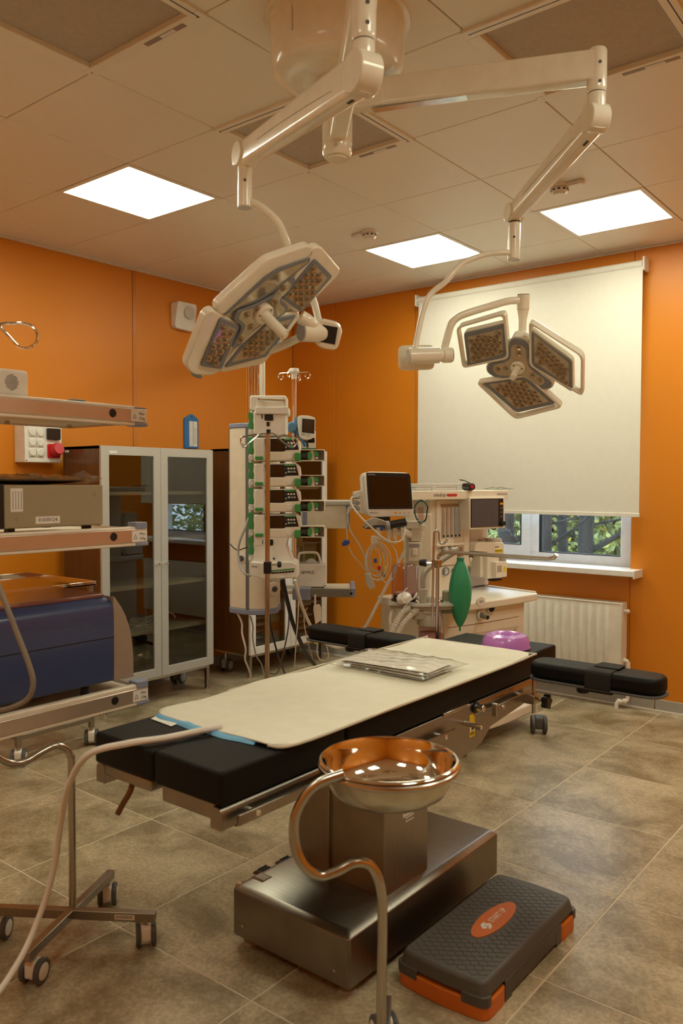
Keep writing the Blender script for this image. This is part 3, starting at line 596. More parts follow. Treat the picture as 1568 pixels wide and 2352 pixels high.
ov = ob('logo_oval', PR(el, .0995, .1022), M_stepo, top)
tm_ = basis((0, 0, 0), (-.0, 1, 0), (-1, 0, 0))
txt('START UP', .030, M_paper, top, Matrix.Translation((cxs - .001, cys + .026, .1024)) @ tm_, sx=.72)
bm = bmesh.new()
for poly in ([(0, 6), (5, 10), (13, 10), (9, 6.6), (5.5, 6.6), (7, 5), (4, 2.2), (0, 5)], [(3, 0), (7, 3.2), (9.2, 3.2), (7, 5), (10.2, 8), (14, 5), (14, 3.6), (9, 0)]):
    prism(bm, [(p[0] * .0028 - .016, p[1] * .0034 - .017) for p in poly], .0, .0004, Matrix.Translation((cxs + .001, cys - .055, .1023)) @ tm_)
ob('logo_mark', bm, M_paper, top, smooth=False)
# ================================================================ ceiling surgical lamps
HX, HY = -1.686, 2.092
CN = thing('lamp_canopy', 'round cream ceiling canopy and spindle carrying both surgical lamps', 'lamp mount', (HX, HY, ZC))
ob('canopy_cover', LA([(.05, -.186), (.16, -.186), (.185, -.182), (.205, -.170), (.214, -.150), (.217, -.12), (.220, -.03), (.222, -.012), (.236, -.010), (.238, -.004), (.238, 0), (0, 0)], 64, (HX, HY, ZC)), M_lampw, CN, ang=30)
ob('cover_joint', bb([(HX - .0012, HX + .0012, HY - .2195, HY - .2185, ZC - .12, ZC - .03)]), M_ceilj, CN)
ob('spindle_collar', LA([(.0, -.215), (.052, -.215), (.06, -.205), (.062, -.184), (0, -.184)], 32, (HX, HY, ZC)), M_lampw, CN)
ob('spindle', CY((HX, HY, 2.50), (HX, HY, 2.74), .032, seg=24), M_lampw, CN)
def along(a, b_, z0=None):
    a, b_ = V(a), V(b_); return a, b_
def arm_box(a, b_, h0, h1, w0, w1, r=.3):
    a, b_ = V(a), V(b_); d = (b_ - a).normalized(); side = V((0, 0, 1)).cross(d).normalized(); upv = d.cross(side); bm = bmesh.new(); rings = []
    for p, hh, ww in ((a, h0, w0), (b_, h1, w1)):
        pr = rrect(-ww / 2, ww / 2, -hh / 2, hh / 2, min(hh, ww) * r, 4); rings.append([bm.verts.new(p + side * q[0] + upv * q[1]) for q in pr])
    n = len(rings[0])
    for i in range(n): bm.faces.new((rings[0][i], rings[0][(i + 1) % n], rings[1][(i + 1) % n], rings[1][i]))
    bm.faces.new(rings[0][::-1]); bm.faces.new(rings[1]); return bm
L1 = thing('surgical_lamp', 'four-petal surgical lamp tilted steeply on the left ceiling arm', 'surgical lamp', (HX, HY, 2.51), group='surgical lamp heads on jointed ceiling arms')
L2 = thing('surgical_lamp', 'three-petal surgical lamp hanging in front of the white blind', 'surgical lamp', (HX, HY, 2.64), group='surgical lamp heads on jointed ceiling arms')
E1 = V((-1.157, 1.533, 0)); E2 = V((-.933, 2.383, 0)); K1 = V((-1.814, 1.797, 2.455)); K2 = V((-1.369, 2.728, 2.43))
M_dark = M_dgrey
# hubs
ob('hub', LA([(.0, 2.508), (.042, 2.508), (.048, 2.518), (.048, 2.55), (.0495, 2.551), (.0495, 2.635), (0, 2.635)], 32, (HX, HY, 0)), M_lampw, L1)
for s in (-1, 1): ob('hub_screw', CY((HX + s * .03, HY - .035 - s * .01, 2.53), (HX + s * .033, HY - .041 - s * .01, 2.53), .006, seg=10), M_steel, L1)
ob('hub', LA([(0, 2.645), (.05, 2.645), (.05, 2.745), (0, 2.745)], 32, (HX, HY, 0)), M_lampw, L2)
h1 = V((HX, HY, 2.585)); h2 = V((HX, HY, 2.695))
d1 = (E1 + V((0, 0, 2.585)) - h1).normalized(); d2 = (E2 + V((0, 0, 2.695)) - h2).normalized()
a1 = ob('extension_arm', arm_box(h1 + d1 * .02, V((E1.x, E1.y, 2.585)), .075, .088, .055, .062, .18), M_lampw, L1)
a2 = ob('extension_arm', arm_box(h2 + d2 * .02, V((E2.x, E2.y, 2.678)), .088, .088, .056, .056, .18), M_lampw, L2)
pn = V((0, 0, 1)).cross(d2).normalized(); pn = pn if pn.dot(V((0, 0, CAMZ)) - h2) > 0 else -pn
ob('cover_plate', B(-.05, .05, -.035, .035, -.001, .0015, basis(h2 + d2 * .11 + pn * .0285 + V((0, 0, -.004)), d2, (0, 0, 1), pn)), M_lampw, a2, bev=.001)
# reflective underside strip of the right arm
ob('underside_strip', B(-.30, .30, -.016, .016, -.0012, 0, basis(h2 + d2 * .42 + V((0, 0, -.0515)), d2, V((0, 0, 1)).cross(d2))), mat('worn_chrome_strip', (.70, .70, .72), .18, .85, var=.15, scale=30), a2)
def elbow(L, E, zt, zb, K, rr, far):
    ob('end_cylinder', LA([(0, zt), (rr * .9, zt), (rr, zt - .006), (rr, zb + .012), (rr * .93, zb + .002), (rr * .9, zb)], 32, (E.x, E.y, 0)), M_lampw, L)
    ob('joint_ring', CY((E.x, E.y, zb - .004), (E.x, E.y, zb + .001), rr * .86, seg=28), M_black, L)
    k0 = V((E.x, E.y, zb - .07)); ob('elbow', TB([(E.x, E.y, zb - .003), (E.x, E.y, zb - .03), tuple(k0 + V((0, 0, .012)) + (K - k0).normalized() * .004), tuple(k0 + (K - k0).normalized() * .035 + V((0, 0, -.004)))], rr * .92, 24, sm=5), M_lampw, L)
    return k0
def spring(L, k0, K, s0, s1, rr=.0225):
    d = (K - k0).normalized(); sp = ob('spring_arm', arm_box(k0 - d * .012, K + d * .012, s0, s1, .056, .046, .33), M_lampw, L)
    side = V((0, 0, 1)).cross(d).normalized()
    for p, r in ((k0 + d * .005, s0 * .51), (K, s1 * .5)):
        ob('pivot_cover', CY(p - side * .030, p + side * .030, r, seg=28), M_lampw, sp, bev=.003)
    sc = side if side.dot(V((0, 0, CAMZ)) - k0) > 0 else -side; up_ = d.cross(side)
    ob('seam', TB([tuple(k0 + d * t * (K - k0).length + sc * (.0285 - .005 * t) + up_ * (-.02 + .02 * math.sin(t * 2.2)) ) for t in [.15 + .08 * i for i in range(9)]], .0008, 6), M_ceilj, sp)
    ob('label_plate', B(-.012, .012, -.004, .004, -.001, .001, basis(k0 + d * .06 - V((0, 0, s0 * .51)), d, side)), M_black, sp)
    return d
k0 = elbow(L1, E1, 2.64, 2.470, K1, .029, 0); spring(L1, k0, K1, .095, .074)
k0b = elbow(L2, E2, 2.728, 2.602, K2, .029, 0); spring(L2, k0b, K2, .082, .066)
for E, z, L in ((E1, 2.545, L1), (E1, 2.50, L1), (E2, 2.68, L2), (E2, 2.625, L2)):
    v = (V((0, 0, 0)) - E); v.z = 0; v.normalize(); v = Matrix.Rotation(.3, 3, 'Z') @ v
    ob('end_screw', CY(E + v * .027 + V((0, 0, z)), E + v * .0305 + V((0, 0, z)), .005, seg=10), M_dgrey, L)
for L, K, z0, z1 in ((L1, K1, 2.296, 2.42), (L2, K2, 2.262, 2.392)):
    ob('drop_tube', CY((K.x, K.y, z0), (K.x, K.y, z1), .0225, seg=28), M_lampw, L, bev=.001)
    ob('joint_ring', CY((K.x, K.y, z1 - .001), (K.x, K.y, z1 + .006), .021, seg=28), M_black, L)
    ob('tube_cap', CY((K.x, K.y, z0 - .003), (K.x, K.y, z0 + .0005), .0218, seg=28), M_lgrey, L)
    ob('knuckle', LA([(0, z1 + .005), (.024, z1 + .005), (.026, z1 + .02), (.024, z1 + .05), (0, z1 + .055)], 28, (K.x, K.y, 0)), M_lampw, L)
    v = -K.copy(); v.z = 0; v.normalize(); ob('tube_screw', CY(K + v * .021 + V((0, 0, z0 + .075 - K.z)), K + v * .0235 + V((0, 0, z0 + .075 - K.z)), .0045, seg=10), M_dgrey, L)
# ---- lamp heads
M_led = mat('led_lens', (.50, .42, .29), .10, .6, var=.2, scale=90); M_ledc = mat('led_core', (.20, .155, .09), .06, coat=.5)
M_lensb = mat('lens_backing', (.52, .44, .31), .35, .1, var=.08, scale=60); M_mirror = mat('lens_mirror', (.62, .57, .48), .10, .9, var=.15, scale=25)
ledm = None
def led_obj(par, mx, sc=1.0):
    global ledm
    if ledm is None:
        bm = bmesh.new(); lathe(bm, [(.0122, 0), (.0125, .003), (.0118, .0045), (.0085, .0015), (.006, .0012)], 6); me = bpy.data.meshes.new('led_lens'); bm.to_mesh(me); bm.free(); me.materials.append(M_led)
        bm = bmesh.new(); lathe(bm, [(.006, .0012), (.0045, .0045), (.002, .006), (0, .0063)], 6); m2 = bpy.data.meshes.new('led_core'); bm.to_mesh(m2); bm.free(); m2.materials.append(M_ledc); m2.shade_smooth()
        ledm = (me, m2)
    for me in ledm:
        o = bpy.data.objects.new(me.name, me); COL.objects.link(o); o.parent = par; o.matrix_local = Matrix.Translation(-OFF[par]) @ mx @ Matrix.Scale(sc, 4)
def inpoly(p, poly):
    c = False
    for i in range(len(poly)):
        a, b_ = poly[i - 1], poly[i]
        if (a[1] > p[1]) != (b_[1] > p[1]) and p[0] < (b_[0] - a[0]) * (p[1] - a[1]) / (b_[1] - a[1]) + a[0]: c = not c
    return c
def edist(p, poly):
    m = 9
    for i in range(len(poly)):
        a, b_ = V(poly[i - 1]), V(poly[i]); ab = b_ - a; t = max(0, min(1, (V(p) - a).dot(ab) / max(ab.dot(ab), 1e-9))); m = min(m, (a + ab * t - V(p)).length)
    return m
def shrink(poly, k):
    cx = sum(p[0] for p in poly) / len(poly); cy = sum(p[1] for p in poly) / len(poly); return [(cx + (p[0] - cx) * k, cy + (p[1] - cy) * k) for p in poly]
class Head:
    def __init__(s, L, C, n, ox, oy, sc):
        s.L, s.C, s.n, s.o, s.sc = L, C, n.normalized(), (ox, oy), sc
        s.ex = (RT - s.n * RT.dot(s.n)).normalized(); s.ey = s.n.cross(s.ex); s.mx = basis(C, s.ex, s.ey, s.n)
    def p2(s, q):
        r = FW + RT * ((s.o[0] + q[0] / s.sc - 784) / 1859.6) - UP * ((s.o[1] + q[1] / s.sc - 1176) / 1859.6); e = V((0, 0, CAMZ)); t = (s.C - e).dot(s.n) / r.dot(s.n); w_ = e + r * t - s.C
        return (w_.dot(s.ex), w_.dot(s.ey))
    def poly(s, pts): return [s.p2(q) for q in pts]
    def petal(s, bezel, lens, frame, rb=.012, thick=.028, mirror=False, ring=True, pitch=.0218, rot=0.0, ins=.90, led=True):
        fr_ = rpoly(s.poly(frame), .022, 5); bz = rpoly(s.poly(bezel), rb, 4); ln = rpoly(s.poly(lens), .004, 2)
        if ring:
            bm = bmesh.new(); ring_prism(bm, fr_, shrink(fr_, ins), -.020, .008, s.mx); pt = ob('petal_frame', bm, M_lampw, s.L, bev=.003)
            ob('petal_housing', PR(shrink(bz, 1.03), -thick, .0, s.mx), M_lampw, pt, bev=.004)
        else: pt = ob('petal_housing', PR(fr_, -thick, .0, s.mx), M_lampw, s.L, bev=.006, bseg=3)
        ob('bezel', PR(bz, -.002, .006, s.mx), M_bezel, pt, bev=.002)
        ob('lens_panel', PR(ln, .004, .0068, s.mx), M_mirror if mirror else M_lensb, pt, smooth=False)
        if led:
            lp = s.poly(lens); c = V((sum(p[0] for p in lp) / len(lp), sum(p[1] for p in lp) / len(lp))); R_ = Matrix.Rotation(rot, 2)
            for i in range(-12, 13):
                for j in range(-12, 13):
                    q = c + R_ @ V(((i + .5 * (j % 2)) * pitch, j * pitch * .866))
                    if inpoly(q, lp) and edist(q, lp) > .0068: led_obj(pt, s.mx @ Matrix.Translation((q.x, q.y, .0068)) @ Matrix.Rotation(rot, 4, 'Z'), pitch / .0258)
        return pt
    def handle(s, a, b_, r0, r1, L_):
        c0 = s.mx @ V((*s.p2(a), .008)); hd = ob('handle_base', LA([(0, .012), (r0 * .9, .012), (r0, .008), (r0, -.004)], 28, c0, s.n), M_lampw, s.L)
        ob('handle', LA([(0, L_), (r1 * .55, L_), (r1 * .6, L_ - .006), (r1 * .95, L_ - .004), (r1, L_ - .012), (r1 * 1.05, .01)], 24, c0, s.n), M_lampw, hd)
        for k in range(3):
            a_ = k * 2.1 + .4; q = c0 + s.n * .0125 + (s.ex * math.cos(a_) + s.ey * math.sin(a_)) * r0 * .72; ob('handle_screw', CY(q - s.n * .002, q + s.n * .0005, .0035, seg=8), M_dgrey, hd)
def view(px, py): return (FW + RT * ((px - 784) / 1859.6) - UP * ((py - 1176) / 1859.6)).normalized()
v2 = view(1197, 837); n2 = -v2 * .704 + (RT * -.451 - UP * .893) * .71
H2 = Head(L2, D(1197, 837, 2.95), n2, 900, 560, 3.136)
H2.petal([(518, 640), (808, 572), (832, 812), (548, 882)], [(548, 665), (795, 605), (803, 785), (568, 850)], [(463, 592), (818, 488), (848, 822), (510, 892)], rot=.25)
H2.petal([(990, 618), (1296, 842), (1300, 1062), (994, 870)], [(1025, 650), (1275, 850), (1278, 1018), (1030, 845)], [(988, 548), (1382, 800), (1378, 1096), (990, 872)], rot=-.6)
H2.petal([(650, 998), (972, 948), (1180, 1148), (900, 1212)], [(702, 1005), (955, 970), (1132, 1130), (905, 1180)], [(604, 992), (972, 935), (1236, 1172), (890, 1260)], rot=.1)
yb = [(845, 700), (880, 675), (950, 685), (983, 725), (985, 800), (1000, 870), (1060, 935), (1140, 985), (1152, 1018), (1130, 1040), (1080, 1040), (1000, 992), (925, 952), (830, 957), (740, 955), (692, 922), (685, 885), (705, 858), (780, 845), (838, 810), (850, 760)]
cp = H2.poly(yb); cw = ob('center_bezel', PR(rpoly(cp, .01, 3), -.002, .007, H2.mx), M_bezel, L2, bev=.002)
ob('center_housing', PR(rpoly(shrink(cp, 1.05), .01, 3), -.04, .0, H2.mx), M_lampw, cw, bev=.004)
ob('center_lens', PR(rpoly(shrink(cp, .80), .01, 3), .005, .008, H2.mx), M_lensb, cw)
for q in ((915, 735), (918, 782), (768, 893), (824, 888), (1013, 935), (1066, 970)): led_obj(cw, H2.mx @ Matrix.Translation((*H2.p2(q), .008)), .85)
H2.handle((912, 880), (855, 990), .026, .0125, .072)
v1 = view(605, 718); n1 = -v1 * .42 + (RT * .707 - UP * .707) * .907
H1 = Head(L1, D(605, 718, 2.5), n1, 400, 520, 3.733)
H1.petal([(415, 762), (770, 428), (890, 350), (1160, 258), (1150, 300), (985, 432), (830, 560), (690, 640), (540, 690)], [(450, 740), (785, 440), (900, 374), (1142, 280), (1128, 300), (960, 430), (820, 540), (690, 615), (560, 668)], [(352, 690), (800, 280), (1168, 155), (1215, 225), (1010, 420), (840, 580), (690, 655), (540, 705), (392, 776)], ring=False, mirror=True, rb=.006, pitch=.024, led=False)
H1.petal([(1200, 268), (1350, 420), (1082, 730), (915, 612)], [(1192, 318), (1302, 432), (1085, 692), (944, 592)], [(1185, 178), (1262, 172), (1428, 372), (1400, 430), (1085, 742), (1030, 735), (905, 640)], ring=False, pitch=.0255, rot=.5)
H1.petal([(390, 772), (552, 852), (400, 1218), (215, 1190)], [(400, 815), (518, 872), (372, 1188), (238, 1166)], [(262, 770), (330, 712), (562, 838), (430, 1225), (330, 1285), (160, 1275), (95, 1200)], ring=False, pitch=.0255, rot=.5, mirror=True)
H1.petal([(425, 1205), (560, 1030), (820, 800), (1040, 752), (895, 965), (780, 1110)], [(482, 1152), (600, 1010), (790, 835), (1002, 785), (870, 950), (760, 1085), (690, 1108)], [(385, 1262), (550, 1020), (820, 780), (1060, 728), (1088, 770), (930, 990), (765, 1185)], ring=False, pitch=.025, rot=.4, rb=.006)
xb = [(498, 790), (530, 720), (690, 662), (830, 590), (950, 440), (995, 412), (1032, 440), (1010, 500), (915, 592), (912, 640), (972, 688), (950, 732), (870, 785), (760, 820), (650, 900), (560, 1012), (510, 1042), (486, 1022), (565, 885), (565, 840)]
cp = H1.poly(xb); cw = ob('center_bezel', PR(rpoly(cp, .008, 3), -.004, .006, H1.mx), M_bezel, L1, bev=.002)
ob('center_housing', PR(rpoly(shrink(H1.poly([(300, 900), (800, 380), (1300, 400), (1080, 760), (740, 1120), (420, 1180)]), .95), .06, 4), -.045, -.012, H1.mx), M_lampw, cw, bev=.006)
ob('center_lens', PR(rpoly(shrink(cp, .86), .006, 3), .004, .0072, H1.mx), M_mirror, cw)
for q in ((610, 745), (850, 640), (640, 850), (700, 700), (800, 790), (920, 520), (560, 960)): led_obj(cw, H1.mx @ Matrix.Translation((*H1.p2(q), .0072)), .9)
H1.handle((748, 735), (900, 910), .034, .0165, .115)
# ---- yokes
def R3(L, nm, pts, r, m=M_lampw, sm=6, seg=14): return ob(nm, TB([tuple(D(*p)) for p in pts], r, seg, sm=sm), m, L)
R3(L2, 'bent_tube', [(1172, 581, 2.95), (1150, 580, 2.95), (1110, 586, 2.945), (1068, 602, 2.94), (1044, 622, 2.935), (1022, 648, 2.93), (996, 668, 2.93), (980, 690, 2.925), (966, 735, 2.92), (953, 800, 2.91)], .0105)
a, b_ = D(938, 818, 2.90), D(1008, 816, 2.92); jd = (b_ - a).normalized()
j2 = ob('joint_cylinder', CY(a, b_, .0285, seg=28), M_lampw, L2, bev=.002); ob('joint_sleeve', CY(b_, b_ + jd * .018, .024, seg=28), M_lampw, j2); ob('joint_end', CY(b_ + jd * .014, b_ + jd * .046, .028, seg=28), M_lampw, j2, bev=.002)
ob('end_plate', CY(a - jd * .003, a, .026, seg=24), M_lgrey, j2); ob('end_plate', CY(b_ + jd * .045, b_ + jd * .049, .026, seg=24), M_grey, j2)
nb = (view(965, 818) * -1); exb = jd; eyb = nb.cross(exb).normalized()
ob('control_box', PR(rrect(-.068, .066, -.044, .046, .022, 5), -.05, -.028, basis(D(963, 822, 2.93), exb, eyb)), M_lampw, L2, bev=.006, bseg=3)
R3(L2, 'yoke_tube', [(1019, 808, 2.925), (1027, 775, 2.92), (1036, 745, 2.915), (1052, 728, 2.915), (1080, 717, 2.92), (1130, 702, 2.93), (1165, 692, 2.94), (1190, 690, 2.95)], .0135)
a, b_ = D(1202, 677, 2.955), D(1201, 708, 2.965); yd = (b_ - a).normalized()
y2 = ob('yoke_pivot', LA([(0, 0), (.0215, 0), (.022, .003), (.022, .045), (.018, .07), (.014, .09), (.014, .13)], 28, a, yd), M_lampw, L2); ob('pivot_cap', CY(a - yd * .003, a, .021, seg=28), M_grey, y2)
ob('pivot_ring', CY(b_ - yd * .0, b_ + yd * .004, .0232, seg=28), M_lampw, y2)
R3(L1, 'bent_tube', [(574, 463, 2.5), (592, 470, 2.505), (615, 487, 2.51), (640, 512, 2.53), (654, 545, 2.56), (668, 585, 2.62), (690, 630, 2.68), (708, 665, 2.68), (722, 700, 2.66), (733, 745, 2.62)], .0115)
a, b_ = D(692, 762, 2.52), D(742, 764, 2.56); jd = (b_ - a).normalized()
j1 = ob('joint_cylinder', CY(a, b_, .031, seg=28), M_lampw, L1, bev=.002); ob('end_plate', CY(a - jd * .003, a, .029, seg=24), M_grey, j1)
cbx = jd; cb = D(752, 769, 2.55); vn = -view(752, 769); ncb = (vn * .93 - RT * .10 - UP * .12).normalized(); exb = (RT - ncb * RT.dot(ncb)).normalized(); eyb = ncb.cross(exb)
Rm = Matrix.Rotation(-.17, 4, 'Z'); mcb = basis(cb, exb, eyb, ncb) @ Rm
cbo = ob('control_box', PR(rpoly([(-.040, -.030), (-.012, -.044), (.038, -.042), (.044, .022), (.024, .044), (-.036, .046)], .018, 5), -.02, .012, mcb), M_lampw, L1, bev=.005, bseg=3)
ob('control_screen', PR([(-.019, -.024), (.029, -.024), (.029, .030), (-.019, .030)], .011, .0135, mcb), mat('dark_display', (.025, .027, .03), .2), cbo, smooth=False)
R3(L1, 'yoke_tube', [(716, 772, 2.54), (692, 774, 2.58), (664, 787, 2.63), (636, 799, 2.66), (596, 812, 2.67), (550, 822, 2.66), (500, 834, 2.62), (460, 846, 2.56)], .0135)
a, b_ = D(466, 826, 2.55), D(452, 860, 2.53); ob('yoke_pivot', CY(a, b_, .0195, seg=24), M_lampw, L1, bev=.002)
ob('pivot_cap', CY(b_, b_ + (b_ - a).normalized() * .003, .0185, seg=24), M_grey, L1)
R3(L1, 'joint_arm', [(690, 728, 2.5), (706, 738, 2.51), (722, 752, 2.54)], .022)
# ================================================================ shelf pendant at the left edge
M_fascia = mat('satin_aluminium_fascia', (.62, .56, .50), .30, .75, var=.03, scale=12)
PD = thing('shelf_pendant', 'ceiling equipment pendant with three load-rated shelves at the left edge', 'equipment pendant', (-2.56, .62, .60))
ob('column', PR(rrect(-2.70, -2.42, .50, .78, .04), .60, ZC), M_cream, PD, bev=.004)
for z, m in ((1.648, 'top'), (1.238, 'mid'), (.688, 'low')):
    y0, y1 = .78, 1.772; xf, xb = -2.265, -2.72; s = None
    s = ob('shelf', B(xb + .012, xf - .012, y0, y1 - .012, z + .006, z + .040), M_cream, PD, bev=.004)
    ob('front_fascia', B(xf - .014, xf, y0, y1 - .002, z, z + .048), M_fascia, s, bev=.003)
    ob('end_fascia', B(xb, xf - .010, y1 - .014, y1, z, z + .048), M_fascia, s, bev=.003)
    ob('rear_rail', B(xb, xb + .012, y0, y1, z, z + .048), M_fascia, s, bev=.003)
    ob('lip', bb([(xf - .030, xf - .004, y0, y1 - .045, z + .044, z + .062 if m == 'low' else z + .056)]), M_cream, s, bev=.005)
    ob('lower_edge', B(xf - .03, xf - .002, y0, y1 - .045, z - .010, z + .001), M_cream, s, bev=.003)
    ob('corner_cap', PR(rpoly([(xf - .050, y1 - .050), (xf + .001, y1 - .050), (xf + .001, y1 - .004), (xf - .008, y1 + .003), (xf - .050, y1 + .003)], .008, 3), z + .047, z + .070 if m != 'top' else z + .053), M_bluecap, s, bev=.003)
    ob('corner_cap', B(xf - .05, xf + .001, y1 - .05, y1 + .003, z - .011, z + .001), M_bluecap, s, bev=.003)
    ob('hole_plug', LA([(0, .0022), (.0125, .0022), (.0145, 0)], 20, (xf, 1.632, z + .026), (1, 0, 0)), M_black, s)
    lb = ob('load_label', PR([(1.705, z + .004), (1.768, z + .004), (1.768, z + .042), (1.705, z + .042)], 0, .0008, PX(xf)), M_paper, s, smooth=False)
    txt('Max.', .013, M_ink, s, PX(xf + .0010) @ Matrix.Translation((1.749, z + .031, 0)))
    txt('15kg', .013, M_ink, s, PX(xf + .0010) @ Matrix.Translation((1.749, z + .015, 0)))
    bm = bmesh.new(); ring_prism(bm, [(1.711, z + .014), (1.727, z + .014), (1.719, z + .029)], [(1.7135, z + .0155), (1.7245, z + .0155), (1.719, z + .0265)], .0008, .0012, PX(xf)); ob('warning_triangle', bm, M_ink, s, smooth=False)
    if m == 'top':
        for yy in (1.30, 1.46, 1.70): ob('bolt', CY((-2.62, yy, z + .006), (-2.62, yy, z - .006), .009, seg=10), M_steel, s)
# white radio box on the top shelf
WB = thing('speaker_box', 'small white box with a round speaker grille on the top pendant shelf', 'speaker box', (-2.43, 1.22, 1.704))
ob('body', PR(rrect(-2.51, -2.35, 1.06, 1.383, .012), 1.709, 1.792), M_white, WB, bev=.01, bseg=3)
bm = bmesh.new()
for i in range(-5, 6):
    for j in range(-5, 6):
        if i * i + j * j < 28: box(bm, -2.3505, -2.3494, 1.326 + i * .0042 - .0014, 1.326 + i * .0042 + .0014, 1.752 + j * .0046 - .0013, 1.752 + j * .0046 + .0013)
ob('speaker_grille', bm, M_dgrey, WB, smooth=False)['kind'] = 'stuff'
ob('foot', B(-2.505, -2.355, 1.07, 1.378, 1.704, 1.710), M_black, WB)
one('lens_cap', LA([(0, 0), (.034, 0), (.036, .004), (.034, .011), (.028, .013), (0, .012)], 24, (-2.36, 1.555, 1.7035)), M_black, 'flat black round cap lying on the top pendant shelf', 'cap')
# beige electronics unit on the middle shelf
BU = thing('electronics_unit', 'beige metal electronics unit with number sticker on the middle shelf', 'electronic device', (-2.45, 1.44, 1.286))
M_beige = mat('olive_beige_paint', (.34, .30, .20), .45, var=.03)
ob('case', B(-2.60, -2.302, 1.268, 1.617, 1.304, 1.436), M_beige, BU, bev=.003)
ob('front_panel', B(-2.605, -2.297, 1.240, 1.268, 1.304, 1.44), M_black, BU, bev=.003)
ob('front_knob', CY((-2.33, 1.24, 1.37), (-2.33, 1.215, 1.37), .014), M_lgrey, BU)
for x in (-2.57, -2.33):
    for y in (1.29, 1.56): ob('rubber_foot', B(x - .012, x + .012, y, y + .022, 1.2865, 1.305), M_black, BU)
ob('number_sticker', PR([(1.372, 1.3155), (1.456, 1.3155), (1.456, 1.338), (1.372, 1.338)], 0, .0006, PX(-2.302)), M_paper, BU, smooth=False)
txt('01030124', .0165, M_ink, BU, PX(-2.3012) @ Matrix.Translation((1.414, 1.327, 0)))
st = ob('side_sticker', PR([(1.29, 1.355), (1.33, 1.355), (1.33, 1.426), (1.29, 1.426)], 0, .0006, PX(-2.302)), M_paper, BU, smooth=False)
ob('printed_lines', bb([(-2.3014, -2.3009, 1.296 + k * .009, 1.299 + k * .009, 1.362, 1.418) for k in range(4)]), M_grey, st, smooth=False)['kind'] = 'stuff'
for y, z in ((1.312, 1.332), (1.588, 1.408)): ob('rivet', CY((-2.303, y, z), (-2.3005, y, z), .005, seg=10), M_beige, BU)
FT = thing('film_tray', 'black tray wrapped in clear film on top of the beige electronics unit', 'tray', (-2.43, 1.40, 1.437))
ob('tray', soft(-2.58, -2.31, 1.22, 1.56, 1.4375, 1.462, 10, 10, .002, 5, .05, .3), M_black, FT)
ob('film_wrap', soft(-2.59, -2.305, 1.215, 1.60, 1.437, 1.468, 18, 18, .003, 6, .05, .35), M_clear, FT)
ob('film_tail', soft(-2.42, -2.33, 1.55, 1.63, 1.440, 1.475, 8, 8, .004, 8, .1, .4), M_clear, FT)
# big blue console on the lower shelf
BC = thing('blue_console', 'large blue insufflator console with grey end cap on the lowest shelf', 'medical console', (-2.47, 1.40, .744))
M_navy = mat('navy_plastic', (.040, .062, .165), .33, coat=.2); M_taupe = mat('taupe_plastic', (.33, .26, .20), .4)
prof = rpoly([(-2.70, .765), (-2.322, .765), (-2.318, .83), (-2.318, 1.0), (-2.326, 1.035), (-2.36, 1.052), (-2.70, 1.060)], [.01, .01, .02, .03, .03, .03, .03], 4)
MXZ = basis((0, 0, 0), (1, 0, 0), (0, 0, 1))
ob('shell', PR(prof, -1.668, -1.0, MXZ), M_navy, BC, ang=30)
ob('top_cover', B(-2.69, -2.362, 1.0, 1.66, 1.050, 1.064), mat('reflected_orange_gloss', (.20, .085, .07), .15, coat=.3), BC, bev=.004)  # orange reflection on the console top put into its brown base colour
bm = bmesh.new(); ring = []
for k in range(9):
    t = k / 8; zz = .765 + t * .290; yy = 1.668 + .078 * (1 - t ** 3.2) + .004; ring.append((yy, zz))
poly = [(1.668, .765)] + ring + [(1.668, 1.055)]
ob('end_cap', PR(poly, -.38, .0, PX(-2.32)), M_taupe, BC, bev=.006, bseg=3)
ob('front_joint', bb([(-2.3185, -2.3172, 1.0, 1.668, .916, .919)]), M_black, BC)
ob('grip_recess', PR(rrect(-2.50, -2.40, 1.18, 1.31, .02), 1.063, 1.067), mat('orange_insert', (.40, .16, .04), .3), BC, bev=.003)
for y in (1.08, 1.58):
    for x in (-2.66, -2.36): ob('foot', CY((x, y, .744 - .016), (x, y, .767), .014, seg=12), M_black, BC)
ob('supply_hose', TB([tuple(D(*p)) for p in ((-60, 1240, 2.24), (-30, 1290, 2.22), (-4, 1345, 2.21), (18, 1400, 2.20), (42, 1462, 2.20), (66, 1525, 2.20), (76, 1568, 2.20), (66, 1602, 2.21), (35, 1622, 2.22), (-10, 1632, 2.24), (-70, 1622, 2.27))], .0075, 10, sm=6), mat('grey_brown_hose', (.25, .22, .18), .45), BC)
# drip hook loop reaching in at the left edge
IL = thing('drip_pole', 'polished steel drip pole hook loop reaching in above the white box', 'drip pole', (-2.20, 1.0, 0))
ob('pole', CY((-2.20, 1.0, .03), (-2.20, 1.0, 1.95), .011), M_chrome, IL)
ob('base', LA([(0, 0), (.15, 0), (.15, .012), (.03, .03), (0, .03)], 32, (-2.20, 1.0, 0)), M_steel, IL)
c0 = V((-2.20, 1.0, 1.935))
def lp(px, py, d=2.5): return tuple(D(px, py, d))
ob('hook_loop', TB([tuple(c0), lp(-40, 742, 2.42), lp(20, 742), lp(60, 744), lp(80, 756), lp(86, 772), lp(82, 788), lp(66, 798), lp(48, 798), lp(34, 788), lp(16, 768), lp(-10, 745, 2.46), lp(-60, 735, 2.38)], .0042, 8, sm=6), M_chrome, IL)
